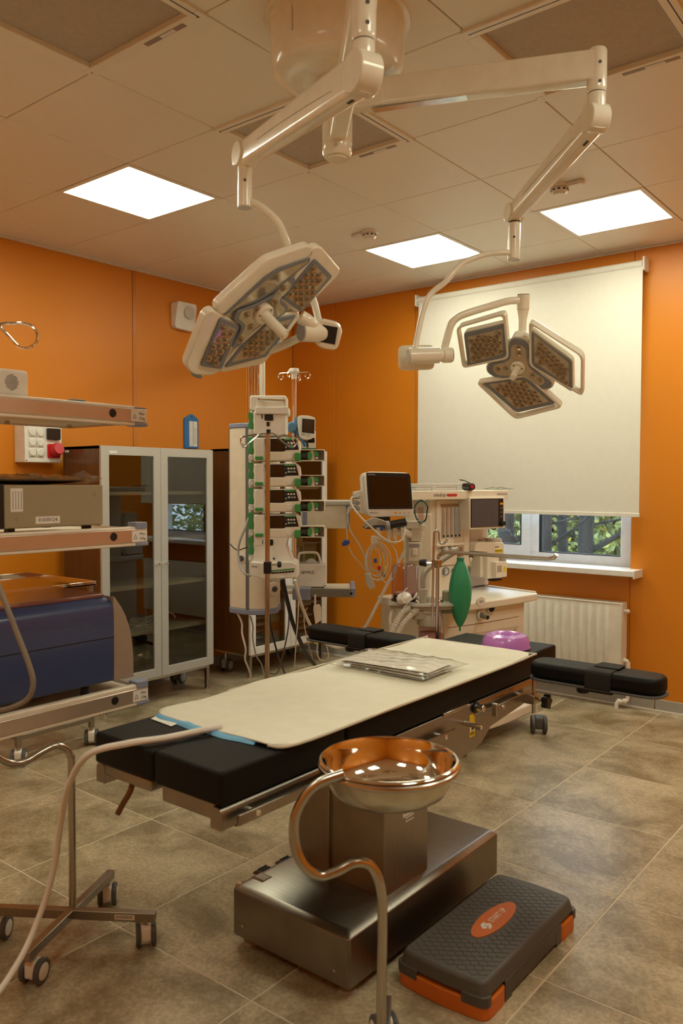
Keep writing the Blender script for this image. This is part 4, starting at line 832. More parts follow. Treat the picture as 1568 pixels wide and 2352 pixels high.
# ================================================================ steel instrument table behind
IT = thing('instrument_table', 'stainless instrument table with rimmed top behind the blue console', 'instrument table', (-4.1, 2.42, 0))
tx0, tx1, ty0, ty1, tz = -4.46, -3.78, 2.06, 2.61, .895
ob('tray_top', B(tx0, tx1, ty0, ty1, tz - .012, tz - .004), mat('mirror_tray', (.62, .55, .46), .10, 1, var=.02), IT)
for a in ((tx0, tx1, ty0, ty0 + .006, tz - .012, tz + .012), (tx0, tx1, ty1 - .006, ty1, tz - .012, tz + .012), (tx0, tx0 + .006, ty0, ty1, tz - .012, tz + .012), (tx1 - .006, tx1, ty0, ty1, tz - .012, tz + .012)): ob('rim', B(*a), M_chrome, IT, bev=.002)
for x in (tx0 + .03, tx1 - .03):
    for y in (ty0 + .10, ty1 - .03 + .04): 
        y = min(y, ty1 - .02); ob('leg', B(x - .0125, x + .0125, y - .0125, y + .0125, .10, tz - .012), M_brush, IT, bev=.002); caster('caster', IT, x, y, .105, .042, .9)
for x in (tx0 + .03, tx1 - .03): ob('lower_rail', B(x - .0125, x + .0125, ty0 + .11, ty1 - .03, .135, .16), M_brush, IT, bev=.002)
for y in (ty0 + .10, ty1 - .02): ob('lower_rail', B(tx0 + .04, tx1 - .04, y - .0125, y + .0125, .135, .16), M_brush, IT, bev=.002)
# ================================================================ wall fittings
SB = thing('socket_box', 'white wall socket box with six round lids and a red industrial plug', 'socket box', (-4.66, 2.80, 1.565))
sy0, sy1, sz0, sz1, sxf = 2.675, 2.93, 1.565, 1.80, -4.60
ob('housing', B(-4.72, sxf, sy0, sy1, sz0, sz1), M_white, SB, bev=.005)
for i in range(2):
    for j in range(3): 
        s = ob('socket', PR(rrect(sy0 + .025 + i * .052, sy0 + .073 + i * .052, sz0 + .035 + j * .062, sz0 + .088 + j * .062, .006), 0, .006, PX(sxf)), M_white, SB, bev=.002)
        ob('socket_lid', LA([(0, .014), (.02, .013), (.0235, .009), (.0235, .004)], 24, (sxf, sy0 + .049 + i * .052, sz0 + .062 + j * .062), (1, 0, 0)), M_white, s)
ob('breaker_window', PR(rrect(sy0 + .145, sy0 + .235, sz0 + .145, sz0 + .215, .006), 0, .02, PX(sxf)), mat('dark_lid', (.02, .02, .022), .15), SB, bev=.004)
rp = ob('plug_flange', PR(rrect(sy0 + .150, sy0 + .238, sz0 + .03, sz0 + .118, .01), 0, .010, PX(sxf)), M_redp, SB, bev=.003)
ob('plug_cap', LA([(0, .06), (.036, .06), (.04, .05), (.036, .01), (.036, 0)], 28, (sxf, sy0 + .194, sz0 + .074), (.9, .1, .25)), M_redp, rp)
for y in (sy0 + .01, sy1 - .01):
    for z in (sz0 + .012, sz1 - .012): ob('screw', CY((sxf - .001, y, z), (sxf + .002, y, z), .004, seg=8), M_dgrey, SB)
WS = thing('wall_speaker', 'white wall loudspeaker high on the orange wall left of the lamp', 'loudspeaker', (-4.69, 4.0, 2.57))
bm = bmesh.new(); prism(bm, rpoly([(3.915, 2.595), (3.93, 2.577), (4.085, 2.570), (4.10, 2.585), (4.10, 2.752), (4.088, 2.77), (3.925, 2.768), (3.915, 2.755)], .012, 3), 0, .075, PX(-4.72))
for v in bm.verts:
    if v.co.x > -4.68 and v.co.z < 2.63: v.co.x -= .03
ob('housing', bm, M_white, WS, bev=.012, bseg=3)
ob('grille', LA([(0, .002), (.045, .002), (.048, 0)], 32, (-4.645, 4.03, 2.70), (1, 0, .0)), mat('speaker_mesh', (.66, .62, .55), .6, bump=.8, bscale=900), WS)
TH = thing('wall_thermometer', 'blue wall thermometer board with white scale above the glass cabinet', 'thermometer', (-4.71, 4.09, 1.70))
ob('board', PR(rpoly([(4.028, 1.70), (4.165, 1.70), (4.165, 1.925), (4.13, 1.945), (4.11, 1.958), (4.085, 1.958), (4.065, 1.945), (4.028, 1.925)], .008, 3), 0, .014, PX(-4.72)), M_bluep, TH, bev=.003)
sc = ob('scale_plate', PR([(4.072, 1.715), (4.108, 1.715), (4.108, 1.905), (4.072, 1.905)], .013, .0155, PX(-4.72)), M_paper, TH, smooth=False)
ob('scale_plate', PR([(4.113, 1.715), (4.15, 1.715), (4.15, 1.905), (4.113, 1.905)], .013, .0155, PX(-4.72)), M_paper, TH, smooth=False)
ob('scale_marks', bb([(-4.7046, -4.7042, 4.076, 4.084 if k % 5 else 4.09, 1.725 + k * .0068, 1.7265 + k * .0068) for k in range(26)] + [(-4.7046, -4.7042, 4.118, 4.145, 1.735 + k * .007, 1.7375 + k * .007) for k in range(18)]), M_grey, TH, smooth=False)['kind'] = 'stuff'
ob('capillary', CY((-4.7035, 4.098, 1.72), (-4.7035, 4.098, 1.90), .0025, seg=8), M_white, TH)
ob('hanging_hole', CY((-4.7065, 4.098, 1.938), (-4.7055, 4.098, 1.938), .006, seg=14), M_black, TH)
# ================================================================ glass cabinets
def cabinet(lab, x0, x1, y0, y1, z0, z1, levels, fr_mat):
    t = thing('glass_cabinet', lab, 'cabinet', ((x0 + x1) / 2, (y0 + y1) / 2, 0), group='glass-door cabinets along the left wall')
    p = .018; xf = x1 - .020
    for a in ((x0, xf, y0, y0 + p, z0, z1), (x0, xf, y1 - p, y1, z0, z1)): ob('side_panel', B(*a), M_brown, t, bev=.001)
    ob('top_panel', B(x0, xf, y0, y1, z1 - p, z1 + .0005), M_brown, t, bev=.001); ob('bottom_panel', B(x0, xf, y0 + p, y1 - p, z0, z0 + p), M_brown, t); ob('back_panel', B(x0, x0 + .008, y0 + p, y1 - p, z0 + p, z1 - p), M_brown, t)
    for z in levels: ob('shelf', B(x0 + .01, xf - .03, y0 + p, y1 - p, z - .010, z + .010), mat('shelf_board', (.70, .66, .58), .4), t, bev=.001)
    ym = (y0 + y1) / 2; w_ = .056
    for a, c in ((y0 + .001, ym - .0015), (ym + .0015, y1 - .001)):
        bm = bmesh.new(); ring_prism(bm, [(a, z0), (c, z0), (c, z1), (a, z1)], [(a + w_, z0 + w_), (c - w_, z0 + w_), (c - w_, z1 - w_), (a + w_, z1 - w_)], 0, .020, PX(xf))
        d = ob('door', bm, fr_mat, t, bev=.002)
        ob('glass_pane', PR([(a + w_ - .008, z0 + w_ - .008), (c - w_ + .008, z0 + w_ - .008), (c - w_ + .008, z1 - w_ + .008), (a + w_ - .008, z1 - w_ + .008)], .006, .011, PX(xf)), M_smoke, d, smooth=False)
        yk = c - .028 if c < ym + .01 else a + .028
        ob('knob', LA([(.004, 0), (.004, .012), (.009, .018), (.0105, .024), (.008, .029), (0, .03)], 16, (x1, yk, .915), (1, 0, 0)), M_chrome, d)
    ob('underframe', bb([(x0 + .03, x1 - .02, y0 + .02, y1 - .02, z0 - .022, z0 - .0005)]), M_steel, t, bev=.002)
    for y in (y0 + .03, y1 - .03):
        l = ob('front_leg', B(x1 - .05, x1 - .025, y - .0125, y + .0125, .012, z0 - .02), M_brush, t, bev=.002); ob('levelling_foot', LA([(0, 0), (.02, 0), (.02, .006), (.008, .016), (.006, .03)], 16, (x1 - .0375, y, 0)), M_chrome, l)
        caster('rear_caster', t, x0 + .09, y + (.03 if y < (y0 + y1) / 2 else -.03), z0 - .02, .05, .3, M_grey, M_dgrey)
    return t
C1 = cabinet('glass-door cabinet with nearly empty shelves left of the pendant', -4.605, -4.20, 2.94, 3.848, .175, 1.667, (1.372, 1.066, .767, .465), M_alu)
C2 = cabinet('glass-door cabinet packed with supplies behind the infusion pumps', -4.605, -4.185, 4.195, 5.075, .175, 1.695, (1.40, 1.09, .78, .47), mat('white_door_frame', (.74, .70, .66), .4))
ob('name_sticker', PR([(3.0, 1.622), (3.055, 1.622), (3.055, 1.638), (3.0, 1.638)], 0, .0006, PX(-4.20)), M_paper, C1, smooth=False)
ob('name_sticker', PR([(-4.585, 1.632), (-4.54, 1.632), (-4.54, 1.645), (-4.585, 1.645)], 0, .0006, PY(2.94)), M_paper, C1, smooth=False)
one('crumpled_bag', soft(-4.50, -4.26, 2.98, 3.36, .194, .40, 16, 16, .014, 12, 0, .4), mat('silver_film', (.42, .40, .36), .22, .5, var=.2, scale=30), 'crumpled silvery plastic bag on the bottom of the left cabinet', 'plastic bag')
cc = []
for k in range(40):
    a = k / 40 * 2 * PI * 3; r = .05 + .02 * math.sin(k * 1.7); cc.append((-4.36 + r * .8 * math.cos(a), 3.36 + r * 2.0 * math.sin(a), .482 + .0016 * k + .008 * math.sin(k * 2.1)))
one('cable_coil', TB([cc[0]] + cc + [(-4.33, 3.56, .56), (-4.30, 3.59, .52)], .005, 6, sm=3), M_cablew, 'loosely coiled white cable on a shelf of the left cabinet', 'cable')
# supplies in the second cabinet
random.seed(21)
def pack(nm, lab, cat, x0, x1, y0, y1, z0, z1, m, grp=None, band=None):
    o = one(nm, soft(x0, x1, y0, y1, z0, z1, 8, 8, .0025, random.randint(0, 999), 0, .3), m, lab, cat, grp)
    return o
M_pk = mat('printed_film', (.55, .57, .60), .25, var=.35, scale=26); M_bx = mat('carton_white', (.62, .60, .54), .6); M_ct = mat('carton_kraft', (.50, .36, .20), .7); M_or = mat('orange_print', (.60, .22, .04), .5)
k = 0; names = ['lowest', 'second', 'third', 'fourth', 'fifth', 'topmost']
for col, (ya, yb) in enumerate(((4.25, 4.43), (4.83, 5.0))):
    for j in range(5):
        z = .1945 + j * .051; pack('supply_pack', '%s blue-white film pack in the %s pile of the supply cabinet' % (['lowest', 'second', 'third', 'fourth', 'topmost'][j], ['left', 'right'][col]), 'medical pack', -4.52, -4.26 + random.uniform(-.02, .02), ya, yb, z, z + .046, M_pk, 'film packs in the supply cabinet')
bx_ = thing('supply_box', 'white carton with orange band in the left door of the supply cabinet', 'carton', (-4.4, 4.53, .194)); ob('carton', B(-4.5, -4.27, 4.46, 4.60, .194, .45), M_bx, bx_, bev=.002); ob('printed_band', PR([(4.462, .30), (4.598, .30), (4.598, .37), (4.462, .37)], 0, .001, PX(-4.27)), M_or, bx_, smooth=False)
bx_ = thing('supply_box', 'white carton with orange band in the right door of the supply cabinet', 'carton', (-4.4, 4.73, .194)); ob('carton', B(-4.5, -4.27, 4.67, 4.79, .194, .44), M_bx, bx_, bev=.002); ob('printed_band', PR([(4.672, .29), (4.788, .29), (4.788, .36), (4.672, .36)], 0, .001, PX(-4.27)), M_or, bx_, smooth=False)
for j, (ya, yb, za, zb, m, lab) in enumerate(((4.70, 4.83, .79, .93, M_bx, 'pale closed carton beside the open box on the upper supply shelf'), (4.86, 5.03, .79, .96, M_bx, 'pale open carton with green print on the upper supply shelf'), (4.72, 4.86, .935, 1.01, M_ct, 'small kraft carton stacked on the pale closed carton'))):
    t = thing('supply_box', lab, 'carton', (-4.38, (ya + yb) / 2, za)); ob('carton', B(-4.48, -4.26, ya, yb, za, zb), m, t, bev=.002)
    if j == 1:
        ob('flap', B(-4.27, -4.20, ya + .01, yb - .01, zb - .002, zb + .001), M_bx, t); ob('green_print', PR([(ya + .03, za + .03), (yb - .03, za + .03), (yb - .03, za + .09), (ya + .03, za + .09)], 0, .001, PX(-4.26)), mat('green_print', (.15, .42, .15), .6), t, smooth=False)
t = thing('yellow_tool_tray', 'yellow tray of small items on the second supply cabinet shelf', 'tray', (-4.38, 4.86, 1.10)); ob('tray', bb([(-4.48, -4.27, 4.72, 5.04, 1.1005, 1.145)]), mat('amber_plastic', (.62, .33, .02), .35), t, bev=.006)
ob('contents', bb([(-4.44, -4.32, 4.75 + q * .09, 4.82 + q * .09, 1.145, 1.165 + .01 * (q % 2)) for q in range(3)]), M_dgrey, t)
one('red_roll', CY((-4.30, 4.285, .236), (-4.25, 4.285, .236), .038, seg=24), M_redp, 'small red tape roll at the lower left of the supply cabinet', 'tape roll') if False else None
# ================================================================ facade helper: a vertical plane in the room
EYE = V((0, 0, CAMZ)); ZV = V((0, 0, 1))
class Fac:
    def __init__(s, O, n):
        s.O = V((O[0], O[1], 0)); s.n = V((n[0], n[1], 0)).normalized(); s.ex = ZV.cross(s.n).normalized()
    def mx(s, off=0): return basis(s.O + s.n * off, s.ex, ZV, s.n)
    def q(s, px, py, off=0):
        r = FW + RT * ((px - 784) / 1859.6) - UP * ((py - 1176) / 1859.6); p = s.O + s.n * off; t = (p - EYE).dot(s.n) / r.dot(s.n); w_ = EYE + r * t
        return ((w_ - p).dot(s.ex), w_.z)
    def R(s, x0, x1, y0, y1, off=0):
        ym, xm = (y0 + y1) / 2, (x0 + x1) / 2
        return s.q(x0, ym, off)[0], s.q(x1, ym, off)[0], s.q(xm, y1, off)[1], s.q(xm, y0, off)[1]
    def b(s, x0, x1, y0, y1, off, th, r=0, taper=0):
        u0, u1, v0, v1 = s.R(x0, x1, y0, y1, off); poly = rrect(u0, u1, v0, v1, r, 4) if r else [(u0, v0), (u1, v0), (u1, v1), (u0, v1)]
        bm = bmesh.new(); prism(bm, poly, off - th, off, s.mx(0), taper); return bm
    def poly(s, pts, off, th, r=0):
        P_ = [s.q(x, y, off) for x, y in pts]; P_ = rpoly(P_, r, 4) if r else P_
        bm = bmesh.new(); prism(bm, P_, off - th, off, s.mx(0)); return bm
    def pt(s, px, py, off=0):
        u_, v_ = s.q(px, py, off); return s.O + s.n * off + s.ex * u_ + ZV * v_
    def w(s, u_, v_, off=0): return s.O + s.n * off + s.ex * u_ + ZV * v_
NH = V((-FW.x, -FW.y, 0)).normalized()
# ================================================================ supply column pendant
PQ = Fac(D(590, 1108, 4.42), NH)
RP = thing('supply_pendant', 'cream medical supply column with blue-grey caps behind the pumps', 'supply column', tuple(PQ.O + V((0, 0, .72))))
plan = rpoly([(-.148, -.16), (-.148, .03), (-.045, .10), (.03, .115), (.115, .06), (.115, -.16)], [.02, .03, .05, .05, .06, .02], 5)
def vert(poly, z0, z1, F):
    bm = bmesh.new(); vs_ = prism(bm, poly, z0, z1); M_ = Matrix(((F.ex.x, F.n.x, 0, F.O.x), (F.ex.y, F.n.y, 0, F.O.y), (0, 0, 1, 0), (0, 0, 0, 1))); bmesh.ops.transform(bm, matrix=M_, verts=vs_); return bm
zb_, zt_ = PQ.q(560, 1393, 0)[1], PQ.q(560, 985, 0)[1]
ob('column_shell', vert(plan, zb_, zt_, PQ), M_cream, RP, bev=.004)
ob('bottom_cap', vert(shrink(plan, 1.03), zb_ - .030, zb_, PQ), M_bluecap, RP, bev=.005)
ob('top_cap', vert(shrink(plan, 1.03), zt_, zt_ + .026, PQ), M_bluecap, RP, bev=.005)
for uu, ww in ((-.149, .0), (-.047, .099)):
    ob('grey_strip', vert([(uu - .004, ww - .012), (uu + .012, ww - .012), (uu + .012, ww + .004), (uu - .004, ww + .002)], zb_ + .001, zt_ - .001, PQ), mat('strip_grey', (.16, .18, .20), .4), RP)
def port(px, py, off, nm='gas_outlet'):
    p = PQ.pt(px, py, off); g = ob(nm, LA([(.0, .012), (.016, .012), (.022, .010), (.034, .008), (.036, .0)], 28, p, (PQ.n + PQ.ex * (.35 if px > 600 else -.5)).normalized()), M_white, RP)
    ob('outlet_socket', LA([(0, .022), (.012, .022), (.016, .016), (.016, .01)], 20, p, (PQ.n + PQ.ex * (.35 if px > 600 else -.5)).normalized()), M_dgrey, g)
port(557, 1282, .075); port(629, 1352, .105)
# chrome risers from the column up to a wall arm
for px, r in ((574, .022), (588, .026), (601, .019)):
    p = PQ.pt(px, 1000, -.05); ob('riser_tube', CY((p.x, p.y, zt_ + .02), (p.x, p.y, 2.50), r, seg=20), M_chrome if px < 600 else M_lampw, RP)
pw = V((-4.715, 4.80, 2.52)); pa = PQ.pt(588, 1000, -.05); pa.z = 2.48
ob('wall_arm', arm_box(tuple(pa + (pa - pw).normalized() * .06), tuple(pw), .07, .08, .09, .09, .2), M_lampw, RP)
ob('wall_plate', B(-4.72, -4.70, 4.72, 4.88, 2.46, 2.58), M_lampw, RP, bev=.004)
# shelves of the column
def pshelf(pxl, pxr, py, off0, off1, nm):
    u0, u1, v0, v1 = PQ.R(pxl, pxr, py, py + 14, off1)
    s = ob(nm, PR(rrect(u0, u1, off0, off1, .01), v0, v1), M_cream, RP, bev=.003)
    return s, u0, u1, v0, v1
MP = Matrix(((PQ.ex.x, PQ.n.x, 0, PQ.O.x), (PQ.ex.y, PQ.n.y, 0, PQ.O.y), (0, 0, 1, 0), (0, 0, 0, 1)))
def lbox(x0, x1, n0, n1, z0, z1, r=0):
    bm = bmesh.new(); vs_ = prism(bm, rrect(x0, x1, n0, n1, r, 3) if r else [(x0, n0), (x1, n0), (x1, n1), (x0, n1)], z0, z1); bmesh.ops.transform(bm, matrix=MP, verts=vs_); return bm
uA, uB = PQ.q(650, 1360, .1)[0], PQ.q(806, 1360, 0)[0]; zs = PQ.q(700, 1366, .12)[1]
sh = ob('lower_shelf', lbox(uA, uB, -.22, .10, zs, zs + .018), M_cream, RP, bev=.002)
ob('front_rail', lbox(uA + .09, uB + .01, .10, .122, zs - .012, zs + .032), mat('rail_grey', (.22, .22, .21), .4, .4), sh, bev=.002)
ob('end_rail', lbox(uB - .002, uB + .022, -.22, .125, zs - .012, zs + .034, .006), M_bluecap, sh, bev=.002)
ob('corner_block', lbox(uA + .05, uA + .15, .06, .128, zs - .028, zs + .034, .02), M_bluecap, sh, bev=.003)
for uu in (uA + .13, uB + .0): 
    p = PQ.w(uu, zs + .008, .122); ob('rail_screw', CY(p, p + PQ.n * .004, .007, seg=12), M_chrome, sh)
u0, u1, v0, v1 = PQ.R(690, 796, 1160, 1214, .05)
dr = ob('drawer_unit', lbox(u0, u1, -.24, .05, v0, v1), M_cream, RP, bev=.004)
ob('drawer_top', lbox(u0, u1 + .02, -.25, .065, v1, v1 + .022), M_lgrey, dr, bev=.003)
ob('drawer_side', lbox(u1, u1 + .018, -.24, .06, v0, v1), M_bluecap, dr, bev=.003)
ob('drawer_stile', lbox(u0 + .01, u0 + .035, .05, .056, v0, v1), M_bluecap, dr)
# ================================================================ infusion pump tower
Q = Fac(D(616, 1108, 4.10), NH)
RK = thing('pump_rack', 'white pump docking rack with green levers on the supply column', 'docking rack', tuple(Q.O + V((0, 0, .93))))
ob('spine', Q.b(574, 600, 945, 1300, -.02, .14), M_white, RK, bev=.006)
tp = ob('top_unit', Q.b(582, 656, 944, 1001, .05, .17, .01), M_white, RK, bev=.006)
ob('top_block', Q.b(573, 658, 908, 944, .03, .13, .014), M_white, tp, bev=.008, bseg=3)
ob('top_ledge', Q.b(586, 662, 934, 951, .065, .16, .006), M_white, tp, bev=.004)
ob('block_recess', Q.b(590, 650, 914, 934, .034, .01, .006), M_cream, tp, bev=.003)
hb = ob('carry_bar', CY(Q.pt(592, 917, .07), Q.pt(652, 920, .07), .0055, seg=12), M_chrome, tp)
for px, py in ((594, 917), (651, 920)): ob('bar_post', CY(Q.pt(px, py, .03), Q.pt(px, py, .072), .007, seg=12), M_chrome, hb)
ob('power_inlet', Q.b(607, 627, 952, 966, .056, .02, .006), M_black, tp, bev=.003); ob('inlet_frame', Q.b(604, 630, 950, 969, .0515, .006, .003), M_cream, tp); ob('status_window', Q.b(612, 619, 969, 979, .053, .01), M_black, tp); ob('small_slot', Q.b(600, 603, 952, 961, .052, .006), M_dgrey, tp)
for (a, c) in ((946, 986), (1003, 1044), (1061, 1101), (1119, 1159), (1176, 1217), (1233, 1275)):
    pts = [(571, a), (579, a + 1), (580.5, a + 10), (579, a + 20), (582, a + 30), (581, c), (571, c - 1), (569, a + 31), (572, a + 20), (569, a + 8)]
    lv = ob('release_lever', Q.poly(pts, .035, .03, .006), M_green, RK, bev=.003)
    ob('lever_pivot', CY(Q.pt(576, c + 8, .02), Q.pt(576, c + 8, -.03), .014, seg=14), M_white, lv, bev=.003)
lo = ob('lower_unit', Q.poly([(583, 1233), (662, 1231), (656, 1252), (662, 1270), (672, 1291), (580, 1291), (584, 1262)], .06, .17, .008), M_white, RK, bev=.006, bseg=3)
ob('lower_inlet', Q.b(609, 627, 1239, 1253, .064, .02, .006), M_black, lo, bev=.003); ob('lower_button', CY(Q.pt(629, 1283, .055), Q.pt(629, 1283, .063), .006, seg=12), M_dgrey, lo); ob('lower_slot', Q.b(600, 604, 1240, 1250, .061, .006), M_dgrey, lo)
ob('lower_plate', Q.b(586, 602, 1232, 1253, .062, .02, .003), M_white, lo, bev=.002)
bu = ob('base_unit', Q.poly([(575, 1290), (600, 1292), (672, 1290), (682, 1296), (684, 1327), (608, 1332), (575, 1322)], .10, .20, .008), M_white, RK, bev=.006, bseg=3)
ob('green_stripe', Q.poly([(621, 1310), (677, 1305), (677, 1308), (621, 1313)], .1015, .004), M_green, bu); kp = ob('key_strip', Q.poly([(623, 1314.5), (675, 1310), (675, 1314), (623, 1318)], .1015, .004, .003), M_black, bu)
for k in range(6): ob('key', Q.b(632 + k * 7, 634 + k * 7, 1313.2 - k * .55, 1315.2 - k * .55, .1022, .001), M_white, kp)
ob('maker_label', Q.poly([(577, 1299), (591, 1300), (591, 1304), (577, 1303)], .1008, .001), M_grey, bu); ob('cable_gland', CY(Q.pt(649, 1326, .09), Q.pt(649, 1331, .106), .012, seg=14), M_lgrey, bu)
# one pump
def make_pump():
    t = thing('infusion_pump', 'x', 'infusion pump', tuple(Q.O + V((0, 0, 1.2))), group='green and white syringe pumps stacked in the rack'); y = 1064.0
    bd = ob('body', Q.poly([(583, y + 1), (600, y), (608, y + .5), (680, y), (687, y + 8), (689, y + 28), (689, y + 54), (583, y + 54)], .055, .15, .006), M_white, t, bev=.004)
    ob('side_block', Q.poly([(584, y + 2), (606, y), (607, y + 52), (585, y + 53)], .064, .03, .005), M_white, t, bev=.004)
    ob('door_lever', Q.b(585, 604, y + 43, y + 51, .074, .02, .005), M_green, t, bev=.003)
    pn = ob('front_panel', Q.poly([(608, y + 3), (679, y + 2), (686, y + 28), (656, y + 29), (651, y + 32), (610, y + 32)], .0565, .004), M_black, t, smooth=False)
    ob('screen', Q.b(619, 651, y + 4.5, y + 30, .0575, .002), mat('pump_screen', (.045, .022, .010), .12), pn, smooth=False)
    ob('green_header', Q.b(653, 678, y + 2.6, y + 6, .0575, .002), M_green, pn, smooth=False)
    for r_ in range(2):
        for c_ in range(3):
            m = M_white if r_ == 0 else (M_lgrey, mat('teal_key', (.10, .45, .36), .4), mat('pink_key', (.75, .28, .22), .4))[c_]
            ob('key', Q.b(660 + c_ * 6.5 + r_ * .6, 664.5 + c_ * 6.5 + r_ * 1.4, y + 10 + r_ * 7.5, y + 14 + r_ * 7.5, .0585, .002, .002), m, pn)
    ob('key', Q.b(655, 658, y + 20, y + 24, .0585, .002, .002), M_lgrey, pn); ob('key', Q.b(654, 658, y + 11, y + 14, .058, .001), M_dgrey, pn)
    ob('syringe_cradle', Q.poly([(609, y + 34), (652, y + 33.5), (657, y + 30), (688, y + 29), (689, y + 52), (609, y + 53)], .062, .02, .004), M_cream, t, bev=.003)
    ob('cradle_notch', Q.poly([(656, y + 42), (660, y + 35), (670, y + 35), (674, y + 42), (670, y + 50), (660, y + 50)], .066, .01, .004), M_white, t, bev=.003)
    ob('syringe_clamp', Q.b(676, 690, y + 35, y + 54, .082, .035, .008), M_green, t, bev=.005, bseg=3)
    tr = bmesh.new(); u0, u1, v0, v1 = Q.R(688, 746, y + 27, y + 53.5, .05); o_ = rrect(u0, u1, v0, v1, .008, 3); i_ = rrect(u0 + .004, u1 - .005, v0 + .004, v1 - .004, .005, 3); ring_prism(tr, o_, i_, -.03, .05, Q.mx(0)); tray = ob('plunger_tray', tr, M_cream, t, bev=.0015)
    ob('tray_back', PR(i_, -.03, -.02, Q.mx(0)), M_lgrey, tray)
    bm = bmesh.new()
    for k in range(6): cyl(bm, Q.pt(691.5 + k * 2.5, y + 41, .02), Q.pt(693.5 + k * 2.5, y + 41, .02), .017 if k % 2 else .0145, seg=14)
    ob('bellows', bm, M_dgrey, tray)
    ob('plunger_grip', Q.poly([(706, y + 34), (711, y + 31), (716, y + 37), (716, y + 46), (711, y + 52), (706, y + 49)], .045, .03, .004), M_green, tray, bev=.003)
    ob('plunger_head', Q.poly([(711, y + 28), (722, y + 30), (723, y + 52), (714, y + 54)], .03, .05, .004), M_white, tray, bev=.003)
    ob('grip_button', Q.poly([(721, y + 31), (728, y + 31), (731, y + 36), (733, y + 42), (722, y + 43)], .04, .03, .004), M_green, tray, bev=.003); ob('grip_foot', Q.b(724, 730, y + 43, y + 49, .03, .03, .003), M_white, tray, bev=.002)
    return t
PL = ['topmost', 'second from top', 'third from top', 'lowest']; pp = make_pump(); dz = (58.0 / 1859.6) * 4.10
for i in range(4):
    t = pp if i == 1 else copy_tree(pp); t.location = pp['z0'] if False else Q.O + V((0, 0, 1.2 - (i - 1) * dz)); t['label'] = 'white syringe pump with green clamps, %s of the four in the rack' % PL[i]
# ---- drip stand with small monitor behind the rack
SMF = Fac(D(700, 1108, 4.35), (NH + V((.08, .0, 0))))
MS = thing('drip_pole', 'chrome drip pole with a white four-hook crown behind the pump rack', 'drip pole', tuple(SMF.pt(675, 1500, -.06).xy) + (.95,))
pp0 = SMF.pt(675, 1000, -.06); pc = SMF.pt(675, 856, -.06)
ob('pole', CY((pp0.x, pp0.y, .95), (pp0.x, pp0.y, pc.z), .0125, seg=16), M_chrome, MS)
ob('foot_clamp', CY((pp0.x, pp0.y, .93), (pp0.x, pp0.y, 1.0), .022, seg=16), M_lgrey, MS)
cr = ob('crown', LA([(0, .022), (.024, .022), (.028, .016), (.028, .002), (.016, -.006), (.014, -.035), (0, -.036)], 20, pc), M_white, MS)
for k in range(4):
    a = k * PI / 2 + .35; dv = V((math.cos(a), math.sin(a), 0)); p = [pc + dv * .02, pc + dv * .06, pc + dv * .082 + V((0, 0, -.002)), pc + dv * .092 + V((0, 0, -.014)), pc + dv * .088 + V((0, 0, -.03)), pc + dv * .074 + V((0, 0, -.034)), pc + dv * .065 + V((0, 0, -.024)), pc + dv * .067 + V((0, 0, -.012))]
    ob('hook', TB([tuple(x) for x in p], .0028, 6, sm=4), M_chrome, cr)
SM = thing('compact_monitor', 'small blue and white handheld monitor clamped to the chrome pole', 'monitor', tuple(SMF.pt(703, 1012, 0)))
ob('back_shell', SMF.poly([(678, 965), (685, 955), (694, 954), (694, 1012), (683, 1003), (678, 985)], .0, .07, .01), mat('sky_blue_plastic', (.10, .24, .42), .4), SM, bev=.005)
ob('front_shell', SMF.poly([(683, 958), (690, 954), (710, 955), (722, 959), (724, 964), (723, 1001), (714, 1009), (700, 1010), (688, 1005), (684, 985)], .03, .05, .012), M_white, SM, bev=.006, bseg=3)
ob('screen_frame', SMF.poly([(694, 961), (722.5, 964), (721.5, 996), (693, 993)], .032, .004), M_black, SM, smooth=False); ob('screen', SMF.poly([(697, 964.5), (720, 967), (719, 993), (696, 990.5)], .0335, .003), mat('brown_screen', (.07, .04, .022), .15), SM, smooth=False)
ob('nav_button', SMF.b(703, 712, 997, 1002, .034, .006, .004), M_lgrey, SM); 
for k in range(3): ob('key', SMF.b(692 + k * 3, 694 + k * 3, 996.5, 998.5, .0325, .002), M_dgrey, SM)
ob('pole_clamp', LA([(0, .03), (.022, .028), (.03, .012), (.032, -.02), (0, -.02)], 20, SMF.pt(671, 981, -.01), SMF.n), MATS['sky_blue_plastic'], SM)
ob('plug', TB([tuple(SMF.pt(*p, .02)) for p in ((694, 1010), (697, 1018), (700, 1026))], .007, 8, sm=3), M_bluep, SM); ob('plug', TB([tuple(SMF.pt(*p, .03)) for p in ((700, 1011), (705, 1018), (706, 1028))], .006, 8, sm=3), M_black, SM)
BXM = thing('display_box', 'white boxed device with dark panel below the compact monitor', 'device', tuple(SMF.pt(708, 1030, -.05))); ob('case', SMF.b(692, 725, 990, 1031, -.02, .09), M_white, BXM, bev=.004); ob('dark_panel', SMF.b(706, 722, 1006, 1017, -.018, .004), M_screen, BXM, smooth=False); ob('green_edge', SMF.b(692, 725, 1029, 1031, -.0185, .004), M_green, BXM)
ob('support_arm', SMF.b(686, 727, 1031, 1035, -.03, .09), M_black, BXM)
